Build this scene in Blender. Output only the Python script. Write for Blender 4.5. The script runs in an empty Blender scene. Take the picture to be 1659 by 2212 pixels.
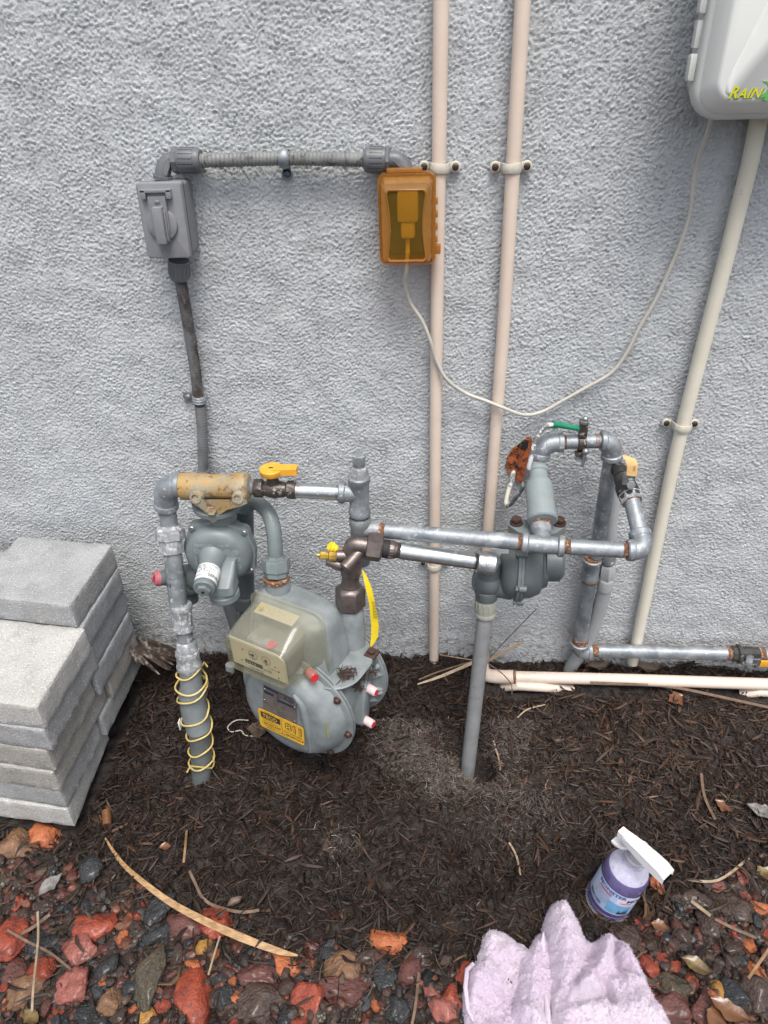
import bpy, bmesh, math, random
import numpy as np
from mathutils import Vector, Matrix, noise

random.seed(7)
rng = np.random.default_rng(7)
scn = bpy.context.scene
COL = scn.collection

# ------------------------------------------------------------------ camera
IW, IH, FPX = 1659., 2212., 1534.
YAW, PITCH, ROLL = 5.3, 33.7, -2.2
CAM = np.array([0., -1.19, 1.15])
def _rot(yaw, pitch, roll):
    rx = math.radians(90 - pitch)
    Rx = np.array([[1, 0, 0], [0, math.cos(rx), -math.sin(rx)], [0, math.sin(rx), math.cos(rx)]])
    y = math.radians(yaw); Rz = np.array([[math.cos(y), -math.sin(y), 0], [math.sin(y), math.cos(y), 0], [0, 0, 1]])
    r = math.radians(roll); Rr = np.array([[math.cos(r), -math.sin(r), 0], [math.sin(r), math.cos(r), 0], [0, 0, 1]])
    return Rz @ Rx @ Rr
ROT = _rot(YAW, PITCH, ROLL)
cd = bpy.data.cameras.new('camera'); cam = bpy.data.objects.new('camera', cd); COL.objects.link(cam)
cam.matrix_world = Matrix([list(ROT[i]) + [CAM[i]] for i in range(3)] + [[0, 0, 0, 1]])
cd.sensor_fit = 'VERTICAL'; cd.sensor_height = 24; cd.lens = FPX / IH * 24
cd.clip_start = 0.02; cd.clip_end = 300
scn.camera = cam

# ------------------------------------------------------------------ light
SUN_EL, SUN_AZ = 66., 162.      # azimuth measured like the sky's rotation (from +Y towards +X)
w = bpy.data.worlds.new('World'); scn.world = w; w.use_nodes = True
nt = w.node_tree; nt.nodes.clear()
o_ = nt.nodes.new('ShaderNodeOutputWorld'); b_ = nt.nodes.new('ShaderNodeBackground'); s_ = nt.nodes.new('ShaderNodeTexSky')
s_.sky_type = 'NISHITA'; s_.sun_disc = False
s_.sun_elevation = math.radians(SUN_EL); s_.sun_rotation = math.radians(SUN_AZ)
s_.air_density = 1.0; s_.dust_density = 4.0; s_.ozone_density = 1.0
b_.inputs['Strength'].default_value = 0.12
hs_ = nt.nodes.new('ShaderNodeHueSaturation'); hs_.inputs['Saturation'].default_value = .5   # thin overcast veils the blue
nt.links.new(s_.outputs[0], hs_.inputs['Color']); nt.links.new(hs_.outputs[0], b_.inputs[0]); nt.links.new(b_.outputs[0], o_.inputs[0])
sd = bpy.data.lights.new('sun', 'SUN'); sun = bpy.data.objects.new('sun', sd); COL.objects.link(sun)
sd.energy = 1.5; sd.angle = math.radians(26); sd.color = (1, .96, .9)
el, az = math.radians(SUN_EL), math.radians(SUN_AZ)
sdir = Vector((math.sin(az) * math.cos(el), math.cos(az) * math.cos(el), math.sin(el)))
sun.rotation_euler = sdir.to_track_quat('Z', 'Y').to_euler()
sun.location = (0, -3, 4)
scn.view_settings.view_transform = 'Standard'; scn.view_settings.look = 'None'
scn.view_settings.gamma = 1; scn.view_settings.exposure = 0.92
scn.view_settings.use_curve_mapping = False
scn.render.engine = 'CYCLES'

# ------------------------------------------------------------------ geometry helpers
def _ray(px, py): return ROT @ np.array([(px - IW / 2) / FPX, -(py - IH / 2) / FPX, -1.])
def W(px, py, d):            # a point d metres in front of the wall
    r = _ray(px, py); t = (-d - CAM[1]) / r[1]; return Vector(CAM + r * t)
def G(px, py, z):            # a point at height z
    r = _ray(px, py); t = (z - CAM[2]) / r[2]; return Vector(CAM + r * t)
def proj(p):
    v = ROT.T @ (np.array(p, float) - CAM); return IW / 2 + FPX * v[0] / -v[2], IH / 2 - FPX * v[1] / -v[2], FPX / -v[2]
def RR(P, wpx): return wpx / 2 / proj(P)[2]

def gz0(x, d):
    s = min(max(d / .35, 0), 1); s = s * s * (3 - 2 * s)
    z = -.058 - .026 * s
    z -= .085 * math.exp(-((x - .088) ** 2 + (d - .268) ** 2) / .0018)
    z += .026 * math.exp(-((x + .03) ** 2 / .014 + (d - .36) ** 2 / .0030))
    z += .016 * math.exp(-((x - .02) ** 2 / .012 + (d - .03) ** 2 / .004))
    z += .012 * math.exp(-((x - .28) ** 2 / .03 + (d - .27) ** 2 / .006))
    z -= .024 * math.exp(-((x + .05) ** 2 / .03 + (d - .50) ** 2 / .004))
    z += .010 * math.exp(-((x + .3) ** 2 / .02 + (d - .47) ** 2 / .003))
    z += .012 * math.exp(-((x - .45) ** 2 / .04 + (d - .13) ** 2 / .003))
    z -= .02 * math.exp(-((x + .27) ** 2 / .02 + (d - .3) ** 2 / .006))
    return z
def gz(x, y):
    d = -y
    z = gz0(x, d)
    if -1.3 < x < 1.3 and -.1 < d < 1.4:
        z += .013 * noise.noise((x * 9, y * 9, .3)) + .010 * noise.noise((x * 24, y * 24, 5.3)) + .004 * noise.noise((x * 60, y * 60, 2.3))
    return z
def GG(px, py, up=0.):       # a point on the soil
    z = -.08
    for _ in range(5):
        p = G(px, py, z + up); z = gz(p.x, p.y)
    return G(px, py, z + up)

class MB:
    def __init__(s): s.v = []; s.f = []; s.m = []
    def add(s, V, F, mi=0):
        n = len(s.v); s.v.extend([tuple(v) for v in V]); s.f.extend([tuple(i + n for i in f) for f in F]); s.m.extend([mi] * len(F)); return s
    def tube(s, pts, r, seg=18, sub=0, caps=True, mi=0):
        P = [Vector(p) for p in pts]
        rs = list(r) if hasattr(r, '__len__') else [r] * len(P)
        if sub:
            Q = []; q = []
            for i in range(len(P) - 1):
                p0 = P[max(i - 1, 0)]; p1 = P[i]; p2 = P[i + 1]; p3 = P[min(i + 2, len(P) - 1)]
                for k in range(sub):
                    t = k / sub
                    Q.append(.5 * ((2 * p1) + (p2 - p0) * t + (2 * p0 - 5 * p1 + 4 * p2 - p3) * t * t + (3 * p1 - p0 - 3 * p2 + p3) * t ** 3))
                    q.append(rs[i] * (1 - t) + rs[i + 1] * t)
            Q.append(P[-1]); q.append(rs[-1]); P, rs = Q, q
        V = []; F = []; N = None
        for i, p in enumerate(P):
            t = (P[min(i + 1, len(P) - 1)] - P[max(i - 1, 0)])
            if t.length < 1e-9: t = Vector((0, 0, 1))
            t.normalize()
            if N is None:
                N = t.cross(Vector((0, 0, 1)) if abs(t.z) < .9 else Vector((1, 0, 0))).normalized()
            else:
                N = (N - t * N.dot(t)).normalized()
            B = t.cross(N)
            for k in range(seg):
                a = 2 * math.pi * k / seg; V.append(p + (N * math.cos(a) + B * math.sin(a)) * rs[i])
        for i in range(len(P) - 1):
            for k in range(seg):
                k2 = (k + 1) % seg; F.append((i * seg + k, i * seg + k2, (i + 1) * seg + k2, (i + 1) * seg + k))
        if caps:
            F.append(tuple(range(seg))[::-1]); F.append(tuple((len(P) - 1) * seg + k for k in range(seg)))
        return s.add(V, F, mi)
    def lathe(s, p0, p1, prof, seg=24, mi=0, closed=True, ph=0.):
        # prof: (t along p0->p1 as fraction, radius)
        p0 = Vector(p0); p1 = Vector(p1); ax = (p1 - p0); u = ax.normalized()
        N = u.cross(Vector((0, 0, 1)) if abs(u.z) < .9 else Vector((1, 0, 0))).normalized(); B = u.cross(N)
        V = []; F = []
        for t, r in prof:
            for k in range(seg):
                a = 2 * math.pi * k / seg + ph; V.append(p0 + ax * t + (N * math.cos(a) + B * math.sin(a)) * r)
        for i in range(len(prof) - 1):
            for k in range(seg):
                k2 = (k + 1) % seg; F.append((i * seg + k, i * seg + k2, (i + 1) * seg + k2, (i + 1) * seg + k))
        if closed:
            F.append(tuple(range(seg))[::-1]); F.append(tuple((len(prof) - 1) * seg + k for k in range(seg)))
        return s.add(V, F, mi)
    def nut(s, p0, p1, r, n=6, mi=0, ph=0.):
        return s.lathe(p0, p1, [(0, r * .9), (.12, r), (.88, r), (1, r * .9)], n, mi, ph=ph)
    def bead(s, p0, p1, r, h=.12, mi=0):      # collar with rounded rim
        return s.lathe(p0, p1, [(0, r * (1 - h)), (.06, r * .97), (.2, r), (.8, r), (.94, r * .97), (1, r * (1 - h))], 26, mi)
    def thread(s, p0, p1, r, n=5, mi=0):
        pr = []
        for i in range(n):
            pr += [(i / n, r * .93), ((i + .5) / n, r)]
        pr.append((1, r * .93)); return s.lathe(p0, p1, pr, 20, mi)
    def box(s, c, size, X=(1, 0, 0), Y=(0, 1, 0), Z=(0, 0, 1), bev=.0, mi=0):
        bm = bmesh.new(); bmesh.ops.create_cube(bm, size=1)
        for v in bm.verts: v.co = Vector((v.co.x * size[0], v.co.y * size[1], v.co.z * size[2]))
        if bev: bmesh.ops.bevel(bm, geom=bm.edges[:], offset=bev, segments=2, affect='EDGES', profile=.6)
        c = Vector(c); X = Vector(X); Y = Vector(Y); Z = Vector(Z)
        bm.verts.index_update()
        V = [c + X * v.co.x + Y * v.co.y + Z * v.co.z for v in bm.verts]; F = [tuple(v.index for v in f.verts) for f in bm.faces]
        bm.free(); return s.add(V, F, mi)
    def ball(s, c, r, mi=0, sc=(1, 1, 1), seg=18, X=(1, 0, 0), Y=(0, 1, 0), Z=(0, 0, 1)):
        c = Vector(c); X = Vector(X); Y = Vector(Y); Z = Vector(Z); n = seg // 2; V = []; F = []
        for i in range(n + 1):
            ph = math.pi * i / n
            for k in range(seg):
                a = 2 * math.pi * k / seg
                V.append(c + X * (r * sc[0] * math.sin(ph) * math.cos(a)) + Y * (r * sc[1] * math.sin(ph) * math.sin(a)) + Z * (r * sc[2] * math.cos(ph)))
        for i in range(n):
            for k in range(seg):
                k2 = (k + 1) % seg; F.append((i * seg + k, (i + 1) * seg + k, (i + 1) * seg + k2, i * seg + k2))
        return s.add(V, F, mi)
    def torus(s, c, ax, R, r, seg=40, sg2=8, mi=0):
        c = Vector(c); u = Vector(ax).normalized(); N = u.cross(Vector((0, 0, 1)) if abs(u.z) < .9 else Vector((1, 0, 0))).normalized(); B = u.cross(N)
        V = []; F = []
        for i in range(seg):
            a = 2 * math.pi * i / seg; e = N * math.cos(a) + B * math.sin(a)
            for k in range(sg2):
                b = 2 * math.pi * k / sg2; V.append(c + e * (R + r * math.cos(b)) + u * (r * math.sin(b)))
        for i in range(seg):
            for k in range(sg2):
                F.append((i * sg2 + k, ((i + 1) % seg) * sg2 + k, ((i + 1) % seg) * sg2 + (k + 1) % sg2, i * sg2 + (k + 1) % sg2))
        return s.add(V, F, mi)
    def loft(s, rings, cap0=True, cap1=True, mi=0):
        n = len(rings[0]); V = [p for r in rings for p in r]; F = []
        for i in range(len(rings) - 1):
            for k in range(n):
                k2 = (k + 1) % n; F.append((i * n + k, i * n + k2, (i + 1) * n + k2, (i + 1) * n + k))
        if cap0: F.append(tuple(range(n))[::-1])
        if cap1: F.append(tuple((len(rings) - 1) * n + k for k in range(n)))
        return s.add(V, F, mi)
    def plate(s, pts, off, mi=0):             # polygon extruded by vector off
        P = [Vector(p) for p in pts]; off = Vector(off); n = len(P)
        return s.loft([P, [p + off for p in P]], mi=mi)

def rrect(w, h, r, n=6):
    P = []
    for cx, cy, a0 in ((w / 2 - r, h / 2 - r, 0), (-w / 2 + r, h / 2 - r, 90), (-w / 2 + r, -h / 2 + r, 180), (w / 2 - r, -h / 2 + r, 270)):
        for k in range(n + 1):
            a = math.radians(a0 + 90 * k / n); P.append((cx + r * math.cos(a), cy + r * math.sin(a)))
    return P
def ring_at(O, X, Z, Yv, w, h, r, depth, n=6):
    O = Vector(O); return [O + Vector(X) * a + Vector(Z) * b + Vector(Yv) * depth for a, b in rrect(w, h, max(r, .0005), n)]

def obj(name, mb, mats, parent=None, origin=None, sharp=38, **kw):
    me = bpy.data.meshes.new(name)
    if origin is None:
        origin = parent.location.copy() if parent else Vector((sum(v[0] for v in mb.v) / len(mb.v), sum(v[1] for v in mb.v) / len(mb.v), min(v[2] for v in mb.v)))
    O = Vector(origin)
    me.from_pydata([(v[0] - O.x, v[1] - O.y, v[2] - O.z) for v in mb.v], [], mb.f)
    if not isinstance(mats, (list, tuple)): mats = [mats]
    for m in mats: me.materials.append(m)
    if max(mb.m) > 0: me.polygons.foreach_set('material_index', mb.m)
    me.polygons.foreach_set('use_smooth', [True] * len(me.polygons))
    me.set_sharp_from_angle(angle=math.radians(sharp))
    me.update()
    o = bpy.data.objects.new(name, me); COL.objects.link(o)
    if parent:                                   # parent chain: things carry the offset
        pw = Vector((0, 0, 0)); q = parent
        while q: pw += q.location; q = q.parent
        o.parent = parent; o.location = O - pw
    else: o.location = O
    for k, v in kw.items(): o[k] = v
    return o
def wloc(o):
    p = Vector((0, 0, 0))
    while o: p += o.location; o = o.parent
    return p
def part(name, mb, mats, parent, label=None, sharp=38):
    o = obj(name, mb, mats, parent, origin=wloc(parent), sharp=sharp)
    if label: o['label'] = label
    return o
def thing(name, loc, label, cat, group=None):
    e = bpy.data.objects.new(name, None); COL.objects.link(e); e.location = Vector(loc); e.empty_display_size = .05
    e['label'] = label; e['category'] = cat
    if group: e['group'] = group
    return e
def single(name, mb, mats, label, cat, group=None, sharp=38):
    o = obj(name, mb, mats, sharp=sharp); o['label'] = label; o['category'] = cat
    if group: o['group'] = group
    return o

def text_mesh(s, size=1., bold=0., shear=0., align='LEFT', space=1.):
    c = bpy.data.curves.new('t', 'FONT'); c.body = s; c.size = size; c.offset = bold; c.shear = shear; c.align_x = align; c.space_character = space
    c.resolution_u = 2
    o = bpy.data.objects.new('t', c); COL.objects.link(o)
    dg = bpy.context.evaluated_depsgraph_get(); me = o.evaluated_get(dg).to_mesh()
    V = [tuple(v.co) for v in me.vertices]; F = [tuple(p.vertices) for p in me.polygons]
    o.evaluated_get(dg).to_mesh_clear(); bpy.data.objects.remove(o); bpy.data.curves.remove(c)
    return V, F
def put_text(mb, s, fn, size, x=0, y=0, mi=0, **kw):
    V, F = text_mesh(s, size, **kw)
    if V: mb.add([fn(v[0] + x, v[1] + y) for v in V], F, mi)
def quadmap(a, b, c, d, off=0.):              # a bl, b br, c tr, d tl ; (u,v) in 0..1
    a, b, c, d = map(Vector, (a, b, c, d)); n = (b - a).cross(d - a).normalized() * off
    return lambda u, v: a * (1 - u) * (1 - v) + b * u * (1 - v) + c * u * v + d * (1 - u) * v + n

# ------------------------------------------------------------------ materials
def mat(name, c1, c2=None, scale=60., rough=.5, metal=0., bump=0., bscale=200., spots=None, rvar=.0, spec=.5, coat=0., detail=5., transp=None, trans_col=None, ramp=(.35, .65), attr=None, stretch=None, sheen=0., sss=0., bdist=None):
    m = bpy.data.materials.new(name); m.use_nodes = True; t = m.node_tree; N = t.nodes; L = t.links
    b = N['Principled BSDF']; out = N['Material Output']
    tc = N.new('ShaderNodeTexCoord'); vec = tc.outputs['Object']
    if stretch:
        mp = N.new('ShaderNodeMapping'); mp.inputs['Scale'].default_value = stretch; L.new(vec, mp.inputs[0]); vec = mp.outputs[0]
    b.inputs['Roughness'].default_value = rough; b.inputs['Metallic'].default_value = metal
    b.inputs['Specular IOR Level'].default_value = spec; b.inputs['Coat Weight'].default_value = coat; b.inputs['Coat Roughness'].default_value = .15
    if sheen: b.inputs['Sheen Weight'].default_value = sheen
    if sss: b.inputs['Subsurface Weight'].default_value = sss; b.inputs['Subsurface Scale'].default_value = .01
    def noise_(sc, det=detail, r=.55):
        n = N.new('ShaderNodeTexNoise'); n.inputs['Scale'].default_value = sc; n.inputs['Detail'].default_value = det; n.inputs['Roughness'].default_value = r
        L.new(vec, n.inputs['Vector']); return n
    def ramp_(src, a, z):
        r = N.new('ShaderNodeMapRange'); r.inputs[1].default_value = a; r.inputs[2].default_value = z; L.new(src, r.inputs[0]); return r.outputs[0]
    def mix(fac, A, B):
        x = N.new('ShaderNodeMix'); x.data_type = 'RGBA'; L.new(fac, x.inputs[0])
        for sock, val in ((6, A), (7, B)):
            if isinstance(val, tuple): x.inputs[sock].default_value = (*val, 1)
            else: L.new(val, x.inputs[sock])
        return x.outputs[2]
    c2 = c2 or c1
    if attr:
        at = N.new('ShaderNodeAttribute'); at.attribute_name = attr; base = at.outputs['Color']
        hs = N.new('ShaderNodeHueSaturation'); L.new(base, hs.inputs['Color']); n0 = noise_(scale); L.new(ramp_(n0.outputs[0], -.2, 1.0), hs.inputs['Value']); col = hs.outputs[0]
        n1 = n0
    else:
        n1 = noise_(scale); col = mix(ramp_(n1.outputs[0], *ramp), c1, c2)
    for sp in (spots or []):
        sc, lo, hi, cc = sp[:4]; n2 = noise_(sc, 6, .65); f = ramp_(n2.outputs[0], lo, hi); col = mix(f, col, cc)
        if len(sp) > 4:
            mr = N.new('ShaderNodeMix'); L.new(f, mr.inputs[0]); mr.inputs[2].default_value = rough; mr.inputs[3].default_value = sp[4]; L.new(mr.outputs[0], b.inputs['Roughness'])
            if metal > 0:
                mm = N.new('ShaderNodeMix'); L.new(f, mm.inputs[0]); mm.inputs[2].default_value = metal; mm.inputs[3].default_value = 0; L.new(mm.outputs[0], b.inputs['Metallic'])
    L.new(col, b.inputs['Base Color'])
    if rvar:
        n3 = noise_(scale * .7); r = N.new('ShaderNodeMapRange'); r.inputs[1].default_value = .3; r.inputs[2].default_value = .7; r.inputs[3].default_value = rough - rvar; r.inputs[4].default_value = rough + rvar
        L.new(n3.outputs[0], r.inputs[0]); L.new(r.outputs[0], b.inputs['Roughness'])
    if bump:
        nb = noise_(bscale, 6, .6); bp = N.new('ShaderNodeBump'); bp.inputs['Strength'].default_value = min(bump, 1); bp.inputs['Distance'].default_value = bdist or .0012 * max(1, bump)
        L.new(nb.outputs[0], bp.inputs['Height']); L.new(bp.outputs[0], b.inputs['Normal'])
    if transp is not None:
        tr = N.new('ShaderNodeBsdfTransparent'); tr.inputs[0].default_value = (*(trans_col or c1), 1)
        ms = N.new('ShaderNodeMixShader'); ms.inputs[0].default_value = 1 - transp
        L.new(tr.outputs[0], ms.inputs[1]); L.new(b.outputs[0], ms.inputs[2]); L.new(ms.outputs[0], out.inputs[0])
    return m

RUST = (.22, .075, .02)
M = dict(
 galv=mat('galvanised', (.30, .325, .345), (.18, .20, .22), 38, .5, .5, .3, 300, [(26, .50, .70, (.40, .42, .44), .6), (130, .58, .70, (.52, .54, .56), .65)], rvar=.08),
 galvdull=mat('galvanised_dull', (.26, .275, .285), (.16, .175, .185), 40, .55, .35, .35, 260, [(90, .56, .7, (.5, .52, .54), .7)]),
 crust=mat('galvanised_crusted', (.34, .35, .36), (.22, .235, .245), 70, .6, .3, .6, 500, [(110, .50, .66, (.56, .565, .57), .8), (300, .62, .68, (.15, .15, .15))]),
 shiny=mat('galvanised_bright', (.62, .65, .66), (.45, .48, .50), 60, .3, .9, .15, 300, [(55, .6, .7, (.33, .36, .38), .45)]),
 shinycast=mat('galvanised_bright_cast', (.62, .64, .66), (.42, .44, .46), 60, .33, .85, 1., 320),
 thread=mat('thread_dark', (.16, .14, .13), (.07, .06, .06), 200, .4, .7, .3, 400),
 rust=mat('rust', (.24, .10, .045), (.11, .055, .035), 140, .85, 0, .9, 500, [(160, .52, .62, (.42, .33, .24), .9), (90, .60, .68, (.36, .14, .04))]),
 white_dope=mat('pipe_dope', (.62, .60, .57), (.42, .40, .37), 160, .7, 0, .8, 400, [(220, .58, .66, (.2, .14, .1))]),
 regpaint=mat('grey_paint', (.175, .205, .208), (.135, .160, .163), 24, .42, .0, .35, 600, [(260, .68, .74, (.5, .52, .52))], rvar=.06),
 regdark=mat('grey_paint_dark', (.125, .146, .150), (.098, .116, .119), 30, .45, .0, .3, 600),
 meter=mat('meter_paint', (.225, .250, .255), (.155, .176, .182), 30, .4, .0, .3, 500, [(300, .70, .75, (.5, .52, .53)), (12, .55, .75, (.26, .28, .29))], rvar=.08),
 cast=mat('rusted_cast', (.36, .33, .25), (.25, .23, .18), 40, .6, .1, .8, 350, [(22, .42, .58, (.36, .235, .085), .75), (60, .54, .62, (.20, .095, .03), .85), (240, .62, .68, (.12, .06, .03), .9)]),
 bronze=mat('bronze', (.21, .175, .165), (.15, .125, .118), 90, .36, .75, .35, 700),
 valvedark=mat('valve_brown', (.10, .08, .07), (.06, .05, .045), 70, .35, .5, .6, 300, [(90, .58, .64, (.35, .34, .33), .4)]),
 blackv=mat('valve_black', (.05, .048, .045), (.025, .025, .025), 60, .6, .2, .9, 280, [(100, .6, .68, (.18, .17, .16))]),
 brass=mat('brass', (.62, .42, .10), (.5, .33, .07), 100, .28, .95, .2, 400),
 yellowh=mat('handle_yellow', (.78, .38, .04), (.68, .32, .03), 60, .42, 0, .2, 400),
 yellowtag=mat('tag_yellow', (.78, .60, .02), (.70, .52, .02), 30, .5),
 yellowwire=mat('wire_yellow', (.58, .46, .17), (.46, .35, .11), 80, .45),
 tanh=mat('handle_tan', (.62, .40, .17), (.52, .33, .14), 60, .55, 0, .3, 300),
 greenw=mat('wire_green', (.01, .20, .11), None, 60, .4),
 greyw=mat('wire_grey', (.22, .23, .23), (.10, .10, .10), 50, .5, 0, .2, 300, [(70, .5, .56, (.62, .62, .61))]),
 whitew=mat('wire_white', (.50, .48, .43), (.45, .43, .38), 40, .5),
 cream=mat('pvc_cream', (.68, .565, .475), (.64, .53, .445), 25, .38, 0, .08, 200, [(260, .72, .75, (.25, .2, .17)), (14, .62, .8, (.48, .40, .34))]),
 cream2=mat('pvc_ivory', (.68, .64, .54), (.64, .60, .50), 25, .38, 0, .1, 200, [(220, .71, .75, (.3, .25, .2)), (30, .64, .74, (.46, .41, .33))]),
 clampw=mat('clamp_ivory', (.58, .55, .47), (.5, .47, .4), 60, .5, 0, .3, 300),
 screwd=mat('screw_brown', (.10, .07, .06), (.05, .04, .035), 200, .5, .6, .5, 500),
 screwb=mat('screw_blue', (.09, .16, .21), (.06, .1, .13), 100, .4, .4),
 boltbr=mat('bolt_brown', (.10, .055, .045), (.06, .035, .03), 150, .5, .4, .5, 400),
 pvcgrey=mat('pvc_grey', (.125, .132, .142), (.105, .112, .122), 30, .42, 0, .12, 300),
 pvcgreyl=mat('pvc_grey_weathered', (.205, .21, .217), (.165, .17, .175), 45, .5, 0, .3, 250, [(40, .58, .75, (.14, .132, .125))]),
 conduit=mat('flex_conduit', (.21, .215, .21), (.15, .155, .15), 45, .5, 0, .25, 300, [(90, .56, .66, (.07, .065, .06))]),
 conduitdirty=mat('flex_conduit_dirty', (.14, .143, .148), (.115, .118, .122), 30, .6, 0, .3, 300, [(34, .42, .56, (.05, .038, .032), .9), (200, .62, .68, (.3, .27, .24))], stretch=(1, 1, .35)),
 boxgrey=mat('box_grey', (.225, .23, .245), (.20, .205, .22), 80, .5, 0, .35, 900, [(200, .64, .74, (.42, .425, .44))]),
 gap=mat('gasket_black', (.015, .015, .015), None, 50, .7),
 amber=mat('amber_plastic', (.40, .19, .045), (.36, .165, .035), 30, .25, 0, .1, 300, transp=.34, trans_col=(1, .62, .16), coat=.5),
 amberwin=mat('amber_window', (.24, .155, .03), (.20, .125, .02), 20, .25, 0, .12, 500, transp=.66, trans_col=(.92, .60, .12)),
 plug=mat('plug_cream', (.72, .70, .62), None, 40, .5),
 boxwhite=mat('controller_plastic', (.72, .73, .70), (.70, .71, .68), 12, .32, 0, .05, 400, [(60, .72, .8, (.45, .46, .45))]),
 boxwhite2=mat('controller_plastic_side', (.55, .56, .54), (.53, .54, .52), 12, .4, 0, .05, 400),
 rainy=mat('logo_lime', (.55, .56, .02), None, 30, .4), rainedge=mat('logo_edge', (.10, .25, .06), None, 30, .4), birdg=mat('logo_green', (.11, .36, .09), None, 30, .4),
 cover=mat('index_cover', (.34, .33, .26), (.28, .275, .22), 22, .09, 0, .1, 180, transp=.62, trans_col=(.95, .94, .85), coat=.6, spots=[(30, .55, .7, (.42, .42, .38))]),
 coverf=mat('index_cover_front', (.34, .33, .26), (.30, .29, .23), 22, .10, 0, .0, 180, transp=.8, trans_col=(.95, .93, .84), coat=.5),
 face=mat('index_face', (.56, .50, .36), (.52, .46, .33), 18, .6),
 ink=mat('ink', (.03, .03, .032), None, 50, .6), inkgrey=mat('ink_grey', (.16, .15, .13), None, 50, .6),
 navy=mat('ink_navy', (.02, .025, .06), None, 50, .5), inkred=mat('ink_red', (.45, .02, .05), None, 50, .5),
 badge=mat('badge_metal', (.24, .22, .205), (.16, .14, .13), 60, .45, .5, .5, 300, [(26, .5, .62, (.13, .105, .09), .8)]),
 sticker=mat('sticker_yellow', (.72, .42, .04), (.66, .38, .04), 60, .5, 0, .1, 300),
 redcap=mat('cap_red', (.62, .04, .05), (.5, .03, .04), 50, .4), pinkcap=mat('cap_pink', (.66, .50, .50), (.6, .45, .45), 80, .45),
 redfade=mat('cap_faded_red', (.42, .12, .14), (.34, .08, .1), 60, .5, 0, .3, 300),
 debris=mat('debris_brown', (.055, .032, .022), (.03, .018, .013), 90, .7),
 conduitmid=mat('flex_conduit_grey', (.175, .178, .182), (.14, .142, .147), 30, .55, 0, .3, 300, [(30, .52, .72, (.10, .088, .08))]),
 label=mat('label_white', (.76, .77, .77), (.7, .71, .71), 40, .5),
 wet=mat('water_drop', (.55, .58, .6), None, 10, .04, 0, transp=.75, trans_col=(1, 1, 1)),
 screwm=mat('screw_metal', (.40, .42, .43), (.3, .31, .32), 100, .35, .8, .3, 400),
 adapter=mat('adapter_beige', (.36, .36, .31), (.28, .28, .24), 40, .5, 0, .2, 300),
 painted=mat('painted_pipe', (.38, .39, .395), (.34, .35, .355), 30, .45, 0, .2, 250, [(60, .70, .73, (.08, .08, .08))]),
 brickhole=mat('broken_brick', (.36, .10, .03), (.20, .05, .02), 60, .95, 0, 1., 200, [(90, .52, .6, (.07, .025, .015))]),
 dark=mat('hole_dark', (.012, .01, .01), None, 50, .9),
 frond=mat('dried_frond', (.062, .040, .029), (.025, .016, .012), 90, .6, 0, .6, 300, [(60, .52, .66, (.27, .24, .22))]),
 straw=mat('straw', (.28, .17, .085), (.17, .095, .045), 60, .5, 0, .4, 500, stretch=(1, 1, 1)),
 strawpale=mat('straw_pale', (.33, .25, .16), (.20, .145, .09), 70, .55, 0, .3, 400),
 twig=mat('twig', (.16, .10, .065), (.09, .055, .035), 90, .7, 0, .6, 400),
 leafbr=mat('leaf_brown', (.15, .065, .028), (.12, .05, .02), 60, .3, 0, .6, 250, coat=.4),
 leaftan=mat('leaf_tan', (.12, .082, .055), (.06, .038, .026), 60, .5, 0, .6, 250),
 leafyel=mat('leaf_yellow', (.17, .115, .035), (.075, .045, .018), 60, .35, 0, .6, 250, coat=.3),
 leafgrey=mat('leaf_grey', (.24, .225, .215), (.10, .09, .085), 120, .7, 0, .9, 260),
 liquid=mat('liquid_purple', (.045, .022, .17), (.035, .016, .15), 20, .08, 0, coat=.6, spec=.7),
 bottle=mat('bottle_clear', (.62, .62, .70), None, 20, .08, 0, transp=.88, trans_col=(.97, .97, 1), coat=.5),
 foam=mat('foam', (.62, .60, .68), (.48, .46, .58), 120, .5, 0, .8, 350, [(220, .62, .66, (.20, .16, .38))]),
 ring=mat('collar_translucent', (.55, .54, .56), (.5, .49, .5), 30, .3, 0, coat=.3),
 trigger=mat('trigger_white', (.80, .80, .80), None, 20, .35),
 labelblue=mat('label_blue', (.35, .46, .66), (.50, .58, .74), 25, .35), labelpale=mat('label_pale', (.62, .60, .68), None, 25, .35),
 labelsky=mat('label_lake', (.12, .32, .55), (.18, .4, .62), 40, .35), tree=mat('label_tree', (.02, .04, .06), None, 40, .4),
)

# ------------------------------------------------------------------ structure: wall
def band(nx, ny, dx, lo, hi, seed, ang=None):
    r = np.random.default_rng(seed); a = r.normal(size=(ny, nx)); Fq = np.fft.rfft2(a)
    ky = np.fft.fftfreq(ny, dx)[:, None]; kx = np.fft.rfftfreq(nx, dx)[None, :]
    if ang is not None:
        th, st = ang; c, s = math.cos(th), math.sin(th); u = kx * c + ky * s; v = -kx * s + ky * c; k = np.sqrt((u * st) ** 2 + v ** 2)
    else: k = np.sqrt(kx ** 2 + ky ** 2)
    wl = 1 / np.maximum(k, 1e-6); f = np.exp(-(np.log(wl / math.sqrt(lo * hi)) / (math.log(hi / lo) / 2)) ** 2 * .8)
    o = np.fft.irfft2(Fq * f, s=(ny, nx)); return o / o.std()

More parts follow.
